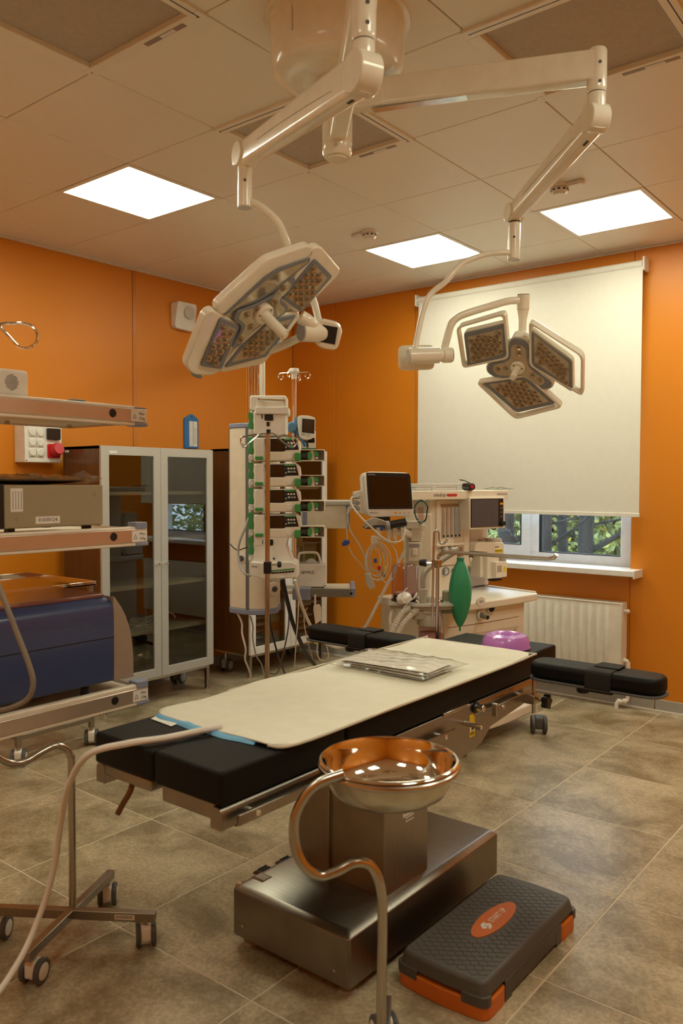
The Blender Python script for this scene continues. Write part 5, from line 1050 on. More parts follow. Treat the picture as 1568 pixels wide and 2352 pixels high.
# ---- nebuliser box on the lower shelf
NBF = Fac(PQ.w(0, 0, .08), (NH + V((.10, .12, 0)))); 
NB = thing('nebuliser', 'white nebuliser box with arched handle on the column shelf', 'nebuliser', tuple(NBF.pt(718, 1362, 0)))
u0, u1, v0, v1 = NBF.R(686, 750, 1296, 1356, 0); v0 = zs + .030
ob('case', PR(rrect(u0 - .02, u1, -.16, .0, .012), v0, v1, Matrix(((NBF.ex.x, NBF.n.x, 0, NBF.O.x), (NBF.ex.y, NBF.n.y, 0, NBF.O.y), (0, 0, 1, 0), (0, 0, 0, 1)))), M_white, NB, bev=.006, bseg=3)
MN = Matrix(((NBF.ex.x, NBF.n.x, 0, NBF.O.x), (NBF.ex.y, NBF.n.y, 0, NBF.O.y), (0, 0, 1, 0), (0, 0, 0, 1)))
bm = bmesh.new(); prism(bm, rrect(u0 + .01, u1 - .03, -.13, -.03, .01), v1 - .001, v1 + .003, MN); ob('dosing_well', bm, M_grey, NB)
ob('handle', TB([tuple(NBF.w(u0 + .005, v1 - .01, -.08)), tuple(NBF.w(u0 + .01, v1 + .045, -.08)), tuple(NBF.w(u0 + .03, v1 + .056, -.08)), tuple(NBF.w(u1 - .055, v1 + .056, -.08)), tuple(NBF.w(u1 - .035, v1 + .04, -.08)), tuple(NBF.w(u1 - .022, v1 - .01, -.08))], .007, 8, sm=4), M_white, NB)
ob('mask', bb([]) if False else LA([(0, .02), (.02, .018), (.03, .006), (.028, 0)], 16, NBF.w((u0 + u1) / 2, v1, -.07), (.3, -.3, 1)), M_lgrey, NB)
txt('АРМЕД', .022, M_ink, NB, NBF.mx(.0008) @ Matrix.Translation((u0 + .045, v1 - .045, 0)))
ob('model_mark', NBF.b(743, 747.5, 1344, 1346, .001, .0008), M_dgrey, NB)
for uu in (u0 + .01, u1 - .02): ob('foot', CY(NBF.w(uu, zs + .018, -.02), NBF.w(uu, v0 + .002, -.02), .009, seg=10), M_dgrey, NB)
RSB = thing('relay_pendant', 'small cream handset hanging under the column shelf by a strap', 'handset', tuple(PQ.pt(730, 1430, .13))); ob('handset', PQ.poly([(720, 1391), (733, 1388), (737, 1396), (738, 1425), (724, 1434), (719, 1400)], .14, .02, .005), M_cream, RSB, bev=.003); ob('strap', PQ.b(721.5, 725.5, 1366, 1394, .135, .006), M_white, RSB); ob('clip', PQ.poly([(714, 1385), (719, 1384), (722, 1420), (719, 1420)], .138, .01), M_black, RSB)
# ================================================================ drip stand standing in front of the rack
IVF = Fac(D(614, 1108, 3.90), NH); ip = IVF.pt(612, 1300, 0); x_, y_ = ip.x, ip.y
IV = thing('drip_stand', 'tall steel drip stand with looped hooks and black clamp before the pumps', 'drip stand', (x_, y_, 0))
zt2 = IVF.pt(616, 996, 0).z
ob('pole', CY((x_, y_, .06), (x_ + .006, y_ + .004, zt2), .0115, seg=16), M_steelrod, IV)
ob('pole_cap', IVF.b(611.5, 620.5, 986, 996, .012, .024, .002), M_black, IV, bev=.002)
tp_ = V((x_ + .006, y_ + .004, zt2 - .002))
def hookpts(pts, off): return [tuple(IVF.pt(px, py, off)) for px, py in pts]
for k, (off, pts) in enumerate(((.02, [(614, 996), (597, 997), (585, 1008), (565, 1022), (556, 1020), (553, 1011), (557, 1003), (590, 996.5)]), (-.03, [(614, 996), (598, 998), (580, 1010), (562, 1027), (556, 1024), (553, 1016), (556, 1005), (588, 998)]), (.02, [(618, 996), (630, 997), (645, 1010), (667, 1028), (678, 1023), (683, 1011), (676, 1004), (650, 998)]), (-.03, [(618, 996), (628, 996), (640, 1008), (660, 1022), (672, 1019), (672, 1010), (665, 1005), (645, 999)]))):
    ob('hook', TB(hookpts(pts, off), .0030, 6, sm=5), M_steelrod, IV)
ck = ob('clamp', IVF.b(605, 622, 1291, 1318, .02, .04, .002), M_black, IV, bev=.002); ob('clamp_screw', CY(IVF.pt(622, 1298, 0), IVF.pt(640, 1297, 0), .004, seg=8), M_chrome, ck); ob('clamp_knob', LA([(0, 0), (.014, 0), (.016, .008), (.014, .018), (0, .02)], 8, IVF.pt(637, 1296.5, 0), IVF.ex), M_black, ck)
for k in range(5):
    a = k * 2 * PI / 5 + .2; ex_, ey_ = x_ + .27 * math.cos(a), y_ + .27 * math.sin(a)
    ob('base_leg', TB([(x_, y_, .085), (x_ + .12 * math.cos(a), y_ + .12 * math.sin(a), .08), (ex_, ey_, .07)], .012, 8), M_steel, IV); caster('caster', IV, ex_, ey_, .07, .03, a)
ob('base_hub', LA([(0, .06), (.03, .06), (.03, .1), (.014, .12), (0, .12)], 16, (x_, y_, 0)), M_steel, IV)
# ================================================================ loose cables of the pump tower
def cable(lab, pts, r, m, sm=7, seg=8): return one('cable', TB([tuple(D(*p)) for p in pts], r, seg, sm=sm), m, lab, 'cable')
cable('thick black power cable dropping from the pump rack to the floor', ((649, 1331, 3.98), (653, 1352, 4.0), (662, 1390, 4.1), (672, 1430, 4.2), (688, 1470, 4.35), (705, 1505, 4.6), (725, 1530, 4.9), (745, 1560, 5.3)), .011, M_cableb)
cable('thin black cable beside the drip stand pole running to the floor', ((618, 1410, 4.3), (622, 1440, 4.3), (630, 1475, 4.35), (640, 1510, 4.5), (652, 1543, 4.8), (660, 1560, 5.0)), .005, M_cableb)
cable('dark looping cable between rack and floor left of the thick black one', ((664, 1400, 4.4), (662, 1440, 4.4), (655, 1480, 4.45), (646, 1515, 4.6), (640, 1540, 4.8), (630, 1548, 5.0), (612, 1544, 5.1)), .004, M_dgrey)
cable('white cable hanging from the column bottom at its left side', ((543, 1405, 4.4), (555, 1430, 4.4), (556, 1455, 4.4), (564, 1490, 4.4), (563, 1515, 4.45), (574, 1545, 4.5), (577, 1570, 4.6), (585, 1600, 4.9)), .0055, M_cablew)
cable('grey cable hanging behind the drip stand from the column', ((575, 1415, 4.45), (581, 1440, 4.45), (580, 1465, 4.45), (588, 1505, 4.5), (600, 1525, 4.7), (606, 1550, 5.0)), .004, M_grey)
cable('thick white gas hose looping under the arm board to the machine', ((677, 1332, 4.0), (685, 1365, 4.05), (696, 1400, 4.15), (715, 1440, 4.25), (745, 1475, 4.35), (775, 1487, 4.4), (805, 1478, 4.4), (838, 1440, 4.4), (870, 1380, 4.4), (900, 1320, 4.4), (930, 1262, 4.4)), .0085, M_cablew)
cable('thin white line dropping straight between the rack and cabinet doors', ((690, 1310, 4.2), (686, 1360, 4.2), (684, 1420, 4.2), (679, 1480, 4.25), (676, 1540, 4.5)), .003, M_cablew)
cable('thin pale line falling right of the thick black cable', ((705, 1395, 4.5), (698, 1420, 4.5), (703, 1460, 4.5), (712, 1495, 4.6), (722, 1530, 4.9)), .003, M_cablew)
cable('thin pale loop hanging below the yellow connector', ((729, 1478, 4.5), (728, 1500, 4.5), (735, 1515, 4.5), (748, 1517, 4.5), (754, 1507, 4.5), (750, 1485, 4.5), (741, 1462, 4.5)), .003, M_cablew)
cable('grey cable arcing from the lowest rack lever around the gas outlet', ((571, 1190, 4.1), (562, 1215, 4.08), (550, 1245, 4.08), (547, 1270, 4.08), (551, 1300, 4.05), (562, 1317, 4.0), (576, 1323, 4.0)), .006, M_grey)
cable('thin black lead at the left edge of the supply column', ((529, 1250, 4.32), (536, 1258, 4.3), (546, 1264, 4.28), (556, 1261, 4.2), (568, 1257, 4.12)), .003, M_cableb)
# ================================================================ roller blind, radiator
RB = thing('roller_blind', 'white roller blind pulled most of the way down over the window', 'roller blind', (-2.54, 5.165, 1.23))
M_blind = mat('blind_fabric', (.78, .75, .68), .8, bump=.15, bscale=500, var=.015)
ob('fabric', B(-3.375, -1.712, 5.168, 5.170, 1.245, 2.80), M_blind, RB, smooth=False)
ob('bottom_bar', PR(rrect(-3.378, -1.708, 1.232, 1.256, .005), -5.176, -5.162, MXZ), M_white, RB, bev=.002)
ob('roller', CY((-3.39, 5.185, 2.818), (-1.715, 5.185, 2.818), .026, seg=24), M_blind, RB)
for x in (-3.405, -1.712): ob('end_bracket', B(x, x + .014, 5.155, 5.25, 2.775, 2.862), M_white, RB, bev=.006)
RD = thing('radiator', 'white ribbed panel radiator under the window sill', 'radiator', (-2.42, 5.15, .17))
rx0, rx1, rz0, rz1, ryf = -3.05, -1.80, .175, .672, 5.115
bm = bmesh.new(); prof = []; n_ = int((rx1 - rx0 - .05) / .0585)
for k in range(n_):
    x = rx0 + .03 + k * .0585; prof += [(x, 0), (x + .008, .011), (x + .030, .011), (x + .038, 0)]
prof = [(rx0, 0)] + prof + [(rx1, 0)]
rows = []
for z, s in ((rz0, 0), (rz0 + .02, 0), (rz0 + .04, 1), (rz1 - .045, 1), (rz1 - .028, 0), (rz1, 0)): rows.append([bm.verts.new((p[0], ryf + .011 - p[1] * s, z)) for p in prof])
for a, b_ in zip(rows, rows[1:]):
    for k in range(len(prof) - 1): bm.faces.new((a[k], a[k + 1], b_[k + 1], b_[k]))
M_rad = mat('radiator_enamel', (.78, .74, .65), .35)
ob('front_panel', bm, M_rad, RD, ang=50)
ob('rear_panel', B(rx0, rx1, ryf + .09, ryf + .10, rz0, rz1), M_rad, RD)
for x in (rx0 - .004, rx1 - .001): ob('side_cover', B(x, x + .006, ryf + .008, ryf + .108, rz0, rz1 + .006), M_rad, RD, bev=.002)
ob('top_grille', B(rx0, rx1, ryf + .008, ryf + .108, rz1, rz1 + .008), M_rad, RD, bev=.003)
ob('valve', LA([(0, .035), (.012, .033), (.014, .02), (.009, .016), (.009, 0)], 16, (rx1 + .004, ryf + .06, rz1 - .045), (1, 0, 0)), M_white, RD)
ob('pipe', TB([(-1.768, 5.18, .30), (-1.768, 5.18, .085), (-1.772, 5.175, .055), (-1.785, 5.165, .046), (-1.81, 5.15, .044), (-1.822, 5.14, .035), (-1.826, 5.135, .0)], .013, 10, sm=3), M_white, RD)
ob('pipe', TB([(-1.768, 5.18, .30), (-1.80, 5.18, .31), (-1.84, 5.18, .31)], .013, 10, sm=3), M_white, RD)
for p in ((-1.783, 5.166, .047), (-1.813, 5.148, .044)): ob('pipe_fitting', CY((p[0] - .010, p[1] - .006, p[2]), (p[0] + .010, p[1] + .006, p[2]), .0175, seg=14), M_white, RD)
# ================================================================ anaesthesia machine
an = math.radians(-12); A = Fac((-2.10, 4.15, 0), (math.cos(an), math.sin(an)))
M_mach = mat('machine_cream', (.80, .745, .635), .38, var=.02)
AM = thing('anaesthesia_machine', 'cream anaesthesia workstation with flowmeter tower and dark screen by the radiator', 'anaesthesia machine', tuple(A.w(0, 0, -.25)))
MA = Matrix(((A.ex.x, A.n.x, 0, A.O.x), (A.ex.y, A.n.y, 0, A.O.y), (0, 0, 1, 0), (0, 0, 0, 1)))
def ab(u0, u1, n0, n1, z0, z1, r=0):
    bm = bmesh.new(); vs_ = prism(bm, rrect(u0, u1, n0, n1, r, 4) if r else [(u0, n0), (u1, n0), (u1, n1), (u0, n1)], z0, z1); bmesh.ops.transform(bm, matrix=MA, verts=vs_); return bm
def ap(poly, z0, z1):
    bm = bmesh.new(); vs_ = prism(bm, poly, z0, z1); bmesh.ops.transform(bm, matrix=MA, verts=vs_); return bm
uR = A.q(1242, 1362, 0)[0]; uL = A.q(1010, 1460, -.03)[0]; uBR = A.q(1213, 1450, -.03)[0]
ws = ob('work_surface', ap(rpoly([(uL - .01, -.52), (uR, -.52), (uR, -.01), ((uL + uR) / 2, .025), (uL - .01, -.02)], [.02, .03, .04, .3, .03], 5), .755, .798), M_mach, AM, bev=.008, bseg=3)
ob('surface_rim', ap([(uR - .02, -.52), (uR - .004, -.52), (uR - .004, -.03), (uR - .02, -.03)], .797, .806), M_mach, ws, bev=.003)
bdy = ob('drawer_body', ap(rpoly([(uL, -.50), (uBR, -.50), (uBR, -.05), ((uL + uBR) / 2, -.018), (uL, -.05)], [.02, .02, .03, .3, .03], 5), .15, .756), M_mach, AM, bev=.004)
zsm = A.q(1130, 1428, -.02)[1]
ob('drawer_seam', ap(rpoly([(uL + .01, -.10), (uBR - .01, -.10), (uBR - .004, -.05), ((uL + uBR) / 2, -.0165), (uL + .004, -.05)], [.02, .02, .03, .3, .03], 5), zsm - .0015, zsm + .0015), M_brown, bdy)
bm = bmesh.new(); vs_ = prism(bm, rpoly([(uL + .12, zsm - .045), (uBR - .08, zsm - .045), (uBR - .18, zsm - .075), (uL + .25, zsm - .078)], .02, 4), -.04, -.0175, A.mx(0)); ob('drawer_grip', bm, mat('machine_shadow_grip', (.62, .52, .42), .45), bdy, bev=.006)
ob('plinth', ap(rpoly([(uL - .05, -.56), (uBR + .10, -.56), (uBR + .10, -.02), ((uL + uBR) / 2, .06), (uL - .05, .03)], [.04, .04, .05, .2, .05], 5), .095, .155), M_mach, AM, bev=.01, bseg=3)
for (px, py) in ((1245, 1688), (1060, 1738)):
    cpos = Z_ = D(px, py, (CAMZ) * 1859.6 / (py - 1108)); caster('caster', AM, cpos.x - .03, cpos.y + .02, .10, .052, .55, M_dgrey, M_dgrey)
p = A.w(uL + .05, 0, -.48); caster('caster', AM, p.x, p.y, .10, .052, .4, M_dgrey, M_dgrey); p = A.w(uBR + .02, 0, -.50); caster('caster', AM, p.x, p.y, .10, .052, .4, M_dgrey, M_dgrey)
# oxygen outlet details on the drawer front
ol = ob('oxygen_badge', LA([(0, .006), (.026, .006), (.03, .002), (.03, 0)], 28, A.pt(1103, 1381, .006), A.n, sx=1.25, sy=1.0), M_white, AM); txt('O₂+', .017, M_ink, ol, A.mx(.0135) @ Matrix.Translation((A.q(1103, 1381, .006)[0], A.q(1103, 1381, .006)[1], 0)))
ou = ob('gas_socket', LA([(.012, -.01), (.02, .002), (.026, .006), (.030, .004), (.032, 0)], 24, A.pt(1127, 1397, -.018), A.n), M_lgrey, AM); ob('socket_bore', CY(A.pt(1127, 1397, -.03), A.pt(1127, 1397, -.014), .020, seg=20), M_black, ou)
nz_ = A.pt(1104, 1412, -.02); ob('outlet_flange', LA([(0, .008), (.022, .008), (.028, .004), (.03, 0)], 24, nz_, A.n), M_mach, AM); ob('outlet_nozzle', LA([(.009, .062), (.014, .062), (.014, .035), (.017, .033), (.017, .006)], 18, nz_, (A.n + V((.1, -.3, -.12))).normalized()), mat('nozzle_grey', (.30, .28, .25), .3, .5), AM); ob('outlet_mark', A.poly([(1106, 1390), (1118, 1389), (1118, 1391), (1108, 1398), (1106, 1396)], -.014, .002), M_grey, AM)
# tower
tw = ob('tower', ab(A.q(985, 1250, -.30)[0], A.q(1078, 1250, -.30)[0], -.52, -.30, .79, A.q(1030, 1142, -.30)[1], .025), M_mach, AM, bev=.004)
tu0, tu1 = A.q(985, 1250, -.30)[0], A.q(1078, 1250, -.30)[0]
ob('tower_pilaster', A.b(1066, 1078, 1145, 1300, -.285, .03), M_mach, tw, bev=.004)
pan = ob('control_panel', A.b(1003, 1066, 1148, 1248, -.288, .02, .006), M_mach, tw, bev=.004)
fw = ob('flowmeter_window', A.b(1013, 1058, 1157, 1236, -.2865, .004), M_lgrey, pan, smooth=False)
FR = A.R(1013, 1058, 1157, 1236, -.285); du = (FR[1] - FR[0]) / 5
ob('flow_header', A.b(1013, 1058, 1158, 1164, -.284, .004), mat('flow_brown', (.35, .24, .13), .5), fw)
for k in range(5):
    cu = FR[0] + du * (k + .5); tb_ = ob('flow_tube', CY(A.w(cu, FR[2] + .012, -.283), A.w(cu, FR[3] - .02, -.283), .006, seg=12), mat('flow_tube_warm', (.62, .42, .28), .2) if k < 3 else mat('flow_tube_cool', (.48, .48, .52), .2), fw)
    ob('flow_scale', bb([]) if False else (lambda bm: [prism(bm, [(cu - .003, FR[2] + .02 + j * .0125), (cu + .003, FR[2] + .02 + j * .0125), (cu + .003, FR[2] + .0225 + j * .0125), (cu - .003, FR[2] + .0225 + j * .0125)], -.2775, -.2765, A.mx(0)) for j in range(11)] and bm)(bmesh.new()), M_ink, tb_, smooth=False)['kind'] = 'stuff'
    ob('float', CY(A.w(cu, FR[2] + .008, -.279), A.w(cu, FR[2] + .02, -.279), .005, seg=10), M_black, tb_)
ob('lower_shelf', A.b(1003, 1066, 1248, 1254, -.27, .04), M_mach, tw, bev=.003)
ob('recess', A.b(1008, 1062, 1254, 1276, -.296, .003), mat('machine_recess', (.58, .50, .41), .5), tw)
for px in (1018, 1032): ob('flow_knob', LA([(0, .03), (.014, .03), (.017, .026), (.017, .006), (.012, 0)], 16, A.pt(px, 1262, -.294), A.n), M_lgrey, tw)
ob('panel_joint', A.b(1003, 1064, 1298, 1299.2, -.2985, .002), M_brown, tw)
for px, r in ((1022, .024), (1042, .022)):
    g = ob('pressure_gauge', LA([(.0, .008), (.019, .008), (.02, .012), (r, .012), (r, 0)], 28, A.pt(px, 1312, -.298), A.n), M_bezel, tw); ob('gauge_face', CY(A.pt(px, 1312, -.291), A.pt(px, 1312, -.288), .019, seg=24), M_paper, g); ob('gauge_needle', A.poly([(px - 1, 1312), (px + 3, 1308), (px + 3.5, 1309), (px, 1313)], -.2865, .001), M_ink, g, smooth=False)
ob('release_stud', LA([(0, .008), (.004, .008), (.012, .006), (.012, 0)], 16, A.pt(1080, 1284, -.29), A.n), M_white, tw)
# top shelf panel
zt0, zt1 = A.q(1060, 1147, -.22)[1], A.q(1060, 1128.5, -.22)[1]; tl, tr_ = A.q(946, 1138, -.22)[0], A.q(1168, 1130, -.22)[0]
tpn = ob('top_shelf', ab(tl, tr_, -.56, -.22, zt0, zt1 + .004), M_mach, AM, bev=.004)
txt('mindray', .030, mat('grey_ink', (.16, .15, .14), .6), tpn, A.mx(-.2190) @ Matrix.Translation((A.q(1010, 1137, -.219)[0], A.q(1010, 1137, -.219)[1], 0)))
ob('red_sticker', A.b(1026, 1049.5, 1134, 1140.5, -.2192, .001, .012), mat('red_label', (.55, .05, .04), .5), tpn); txt('WATO EX-35', .016, MATS['grey_ink'], tpn, A.mx(-.2190) @ Matrix.Translation((A.q(1153, 1135, -.219)[0], A.q(1153, 1135, -.219)[1], 0)))
# ventilator screen
sc = ob('screen_housing', A.poly([(1077, 1142), (1159, 1141), (1159, 1213), (1078, 1217)], -.205, .09, .006), M_mach, AM, bev=.005)
bz = ob('screen_bezel', A.poly([(1081, 1146), (1155.5, 1145), (1156, 1209), (1081, 1212)], -.203, .006, .004), M_black, sc); ob('screen', A.poly([(1083, 1147.5), (1144, 1147), (1144, 1209), (1083, 1211)], -.2018, .004), mat('idle_screen', (.085, .088, .105), .18), bz, smooth=False)
for k, (py, m) in enumerate(((1157, mat('amber_key', (.9, .42, .02), .4)), (1167, M_dgrey), (1176.5, M_dgrey), (1186, M_dgrey))): ob('soft_key', A.b(1148.5, 1154.5, py - 2.2, py + 2.2, -.2012, .003, .003), m, bz)
ob('rotary_knob', LA([(0, .022), (.012, .022), (.014, .018), (.014, 0)], 18, A.pt(1152, 1202, -.203), A.n), M_black, bz); ob('alarm_lamp', A.b(1133, 1139, 1213, 1216, -.21, .02), M_black, sc)
ob('screen_arm', A.b(1078, 1121, 1212, 1300, -.36, .12), M_mach, AM, bev=.006)
ob('rear_panel', A.b(1072, 1122, 1290, 1345, -.40, .10), M_mach, AM, bev=.004)
ob('back_bar', A.b(1076, 1120, 1272, 1280, -.35, .02), M_dgrey, AM)
# vaporiser
vp = ob('vaporiser', A.poly([(1092, 1250), (1097, 1245), (1156, 1246), (1158, 1252), (1158, 1272), (1119, 1273), (1119, 1268), (1090, 1266)], -.26, .12, .005), M_mach, AM, bev=.008, bseg=3)
ob('vaporiser_body', A.b(1119, 1157, 1270, 1328, -.262, .10, .008), M_mach, vp, bev=.008, bseg=3); ob('vaporiser_side', A.b(1103, 1121, 1272, 1325, -.29, .08), M_mach, vp, bev=.004)
ob('vaporiser_dial', LA([(0, .028), (.05, .028), (.056, .02), (.058, 0)], 36, A.w(A.q(1132, 1245, -.32)[0], A.q(1132, 1245, -.32)[1] - .004, -.325)), mat('dial_taupe', (.42, .34, .26), .5), vp); ob('dial_lock', LA([(0, .02), (.02, .02), (.022, 0)], 20, A.w(A.q(1107, 1245, -.33)[0], A.q(1107, 1245, -.33)[1] - .004, -.33)), MATS['dial_taupe'], vp)
ob('filler_block', A.b(1139, 1164, 1290, 1326, -.225, .06, .004), M_mach, vp, bev=.004); ob('sight_glass', A.b(1142, 1152, 1299, 1314, -.2235, .004), mat('sight_glass_grey', (.42, .38, .32), .2), vp); ob('filler_cap', LA([(0, .028), (.018, .028), (.02, .024), (.02, 0)], 14, A.pt(1154, 1290, -.25), (.15, -.1, 1)), MATS['dial_taupe'], vp); ob('yellow_tag', A.b(1156, 1162, 1301, 1314, -.2242, .002), M_yellow, vp); yl = ob('yellow_tag', A.b(1137, 1154, 1261, 1269.5, -.2588, .002), M_yellow, vp); txt('SEVOFLURANE', .010, M_ink, vp, A.mx(-.2582) @ Matrix.Translation((A.q(1145.5, 1265.3, -.258)[0], A.q(1145.5, 1265.3, -.258)[1], 0))); txt('mindray', .012, M_ink, vp, A.mx(-.2588) @ Matrix.Translation((A.q(1141, 1256, -.2588)[0], A.q(1141, 1256, -.2588)[1], 0)))
ob('vaporiser_foot', A.b(1134, 1152, 1328, 1334, -.28, .05), M_black, vp)
# ---- breathing system at the left
SB_ = Fac(D(980, 1108, 4.16), (NH + V((.10, 0, 0))))
bsy = thing('breathing_system', 'grey absorber block with clear bellows dome beside the green bag', 'breathing system', tuple(SB_.pt(975, 1440, -.05)))
MS_ = Matrix(((SB_.ex.x, SB_.n.x, 0, SB_.O.x), (SB_.ex.y, SB_.n.y, 0, SB_.O.y), (0, 0, 1, 0), (0, 0, 0, 1)))
def sb(poly, z0, z1, r=.02):
    bm = bmesh.new(); vs_ = prism(bm, rpoly(poly, r, 4), z0, z1); bmesh.ops.transform(bm, matrix=MS_, verts=vs_); return bm
zB = SB_.q(980, 1384, .02)[1]; M_bs = mat('breathing_grey', (.46, .43, .36), .42)
deck = ob('deck_plate', sb([(-.185, -.14), (.20, -.20), (.20, .03), (.08, .075), (-.06, .075), (-.12, .04), (-.195, .02)], zB - .02, zB), M_bs, bsy, bev=.005)
ob('deck_lower', sb([(-.18, -.13), (.19, -.18), (.19, .02), (.08, .065), (-.06, .065), (-.11, .03), (-.185, .012)], zB - .032, zB - .019), M_bs, deck, bev=.004)
ob('deck_edge', sb([(-.19, -.14), (.205, -.20), (.205, .034), (.08, .08), (-.06, .08), (-.12, .045), (-.2, .024)], zB - .012, zB - .008), M_lgrey, deck)
ob('manifold', sb([(-.09, -.10), (.06, -.10), (.07, .05), (-.075, .05)], zB - .085, zB - .03), M_bs, deck, bev=.006)
ob('swing_arm', SB_.b(1000, 1070, 1398, 1410, -.06, .06), M_bs, bsy, bev=.004); ob('arm_knob', CY(SB_.pt(992, 1402, .03), SB_.pt(1003, 1400, .02), .022, seg=18), M_black, bsy, bev=.003); ob('arm_plate', SB_.b(972, 990, 1398, 1411, .055, .03, .004), M_bs, bsy, bev=.003)
for u_, r0, r1, h_, m in ((.018, .027, .031, .028, M_bs), (.135, .038, .040, .05, mat('knob_olive', (.33, .30, .22), .45)), (-.035, .028, .03, .012, M_chrome), (.06, .03, .032, .014, M_chrome)):
    p = SB_.w(u_, zB, .0 if u_ != .135 else -.06); ob('valve_cap', LA([(0, h_), (r0 * .9, h_), (r0, h_ - .004), (r1, 0)], 24, p), m, deck)
ob('sensor_cap', LA([(0, .045), (.026, .042), (.038, .03), (.04, .012), (.034, 0)], 24, SB_.w(-.115, zB + .008, .035), (-.15, -.35, 1)), M_white, deck)
# bellows dome
bc = SB_.w(-.10, zB, -.07); zt_b = SB_.q(935, 1294, -.07)[1]
dm = ob('bellows_dome', LA([(.066, 0), (.066, zt_b - zB - .012), (.06, zt_b - zB - .003), (.03, zt_b - zB), (0, zt_b - zB)], 32, bc), M_acryl, bsy)
ob('dome_base', LA([(0, .03), (.06, .03), (.06, .006), (.072, .004), (.072, -.002), (0, -.002)], 32, bc), M_black, dm); ob('bellows', LA([(0, .045), (.055, .042), (.052, .036), (.055, .032), (.05, .03)], 28, bc), mat('bellows_pink', (.48, .33, .30), .5), dm)
for k in range(4):
    a = k * PI / 2 + .5; ob('dome_rib', CY(bc + V((.0665 * math.cos(a), .0665 * math.sin(a), .004)), bc + V((.0665 * math.cos(a), .0665 * math.sin(a), zt_b - zB - .02)), .0035, seg=8), M_acryl, dm)
# absorber canister
cc_ = SB_.w(.02, 0, .0); zc0, zc1 = SB_.q(980, 1490, 0)[1], SB_.q(980, 1412, 0)[1]
cn = ob('canister_head', LA([(0, zc1), (.06, zc1), (.066, zc1 - .012), (.066, zc1 - .05), (.058, zc1 - .055), (0, zc1 - .055)], 32, (cc_.x, cc_.y, 0)), M_bs, bsy)
ob('canister', LA([(.056, zc1 - .055), (.058, zc1 - .07), (.058, zc0), (0, zc0)], 32, (cc_.x, cc_.y, 0)), M_acryl, cn); ob('granules', LA([(0, zc1 - .09), (.054, zc1 - .092), (.054, zc0 + .004), (0, zc0 + .004)], 28, (cc_.x, cc_.y, 0)), mat('soda_lime', (.52, .34, .34), .9, bump=1.0, bscale=260, var=.35, scale=220), cn)
ob('water_trap', LA([(0, .05), (.012, .048), (.016, .03), (.016, 0), (0, 0)], 18, SB_.pt(1012, 1475, .02)), M_acryl, bsy)
ob('canister_bail', TB([tuple(SB_.pt(*q, .02)) for q in ((1016, 1412), (1020, 1425), (1020, 1450), (1016, 1475))], .005, 8, sm=3), M_bs, bsy)
# breathing ports and corrugated hoses
for (p0_, p1_, p2_, p3_) in (((938, 1397), (920, 1412), (905, 1440), (880, 1500)), ((957, 1401), (938, 1418), (920, 1440), (890, 1500))):
    pt0 = SB_.pt(*p0_, .05); pr = ob('port_cone', CY(pt0, SB_.pt(p0_[0] - 12, p0_[1] + 9, .07), .022, .017, 18), M_bs, bsy, bev=.002)
    path = spline([tuple(SB_.pt(p0_[0] - 8, p0_[1] + 6, .065)), tuple(SB_.pt(*p1_, .075)), tuple(SB_.pt(*p2_, .085)), tuple(SB_.pt(*p3_, .09))], 12); bm = bmesh.new(); tube(bm, path, .016, 12, radii=lambda t: .0165 if int(t * 36) % 2 else .0135); ob('corrugated_hose', bm, mat('hose_clear', (.68, .64, .56), .35), pr)
# bag arm and bag
ba = [(971, 1388), (971, 1345), (972, 1325), (982, 1308), (1010, 1290), (1038, 1272), (1050, 1263)]
ob('bag_arm', TB([tuple(SB_.pt(*p, .03)) for p in ba], .0135, 14, sm=5), mat('bag_arm_grey', (.42, .40, .35), .35, .3), bsy); ob('arm_socket', LA([(0, .075), (.02, .075), (.024, .07), (.018, 0)], 20, SB_.w(SB_.q(971, 1388, .03)[0], zB, .03)), M_bs, bsy)
ob('bag_elbow', CY(SB_.pt(1040, 1266, .03), SB_.pt(1054, 1262, .03), .016, seg=16), MATS['bag_arm_grey'], bsy); ob('bag_mount', CY(SB_.pt(1057, 1255, .03), SB_.pt(1057, 1277, .03), .0165, seg=18), mat('mount_tan', (.42, .26, .16), .4), bsy)
BG = thing('breathing_bag', 'green rubber breathing bag hanging in front of the machine', 'breathing bag', tuple(SB_.pt(1057, 1447, .03)))
top_ = SB_.pt(1057, 1283, .03); bot_ = SB_.pt(1056, 1437, .03); hh = top_.z - bot_.z; bm = bmesh.new(); rg = []; ns_, nr = 48, 30
for i in range(nr + 1):
    t = i / nr; z = bot_.z + hh * t; rw = .056 * max(.02, math.sin(PI * min(1, .04 + t * .93)) ** .72); rw = max(rw, .017 if t > .9 else .002); row = []
    for k in range(ns_):
        a = 2 * PI * k / ns_; cr_ = (1 + .10 * abs(math.sin(2 * a + .9)) ** .5) / 1.05 - (.12 * math.exp(-((a - 3.9) / .18) ** 2)); row.append(bm.verts.new((top_.x + rw * cr_ * math.cos(a), top_.y + rw * cr_ * math.sin(a), z)))
    rg.append(row)
for a, b_ in zip(rg, rg[1:]):
    for k in range(ns_): bm.faces.new((a[k], a[(k + 1) % ns_], b_[(k + 1) % ns_], b_[k]))
bm.faces.new(rg[0][::-1]); bm.faces.new(rg[-1]); M_bag = mat('green_rubber', (.03, .29, .14), .45, bump=.1, bscale=300)
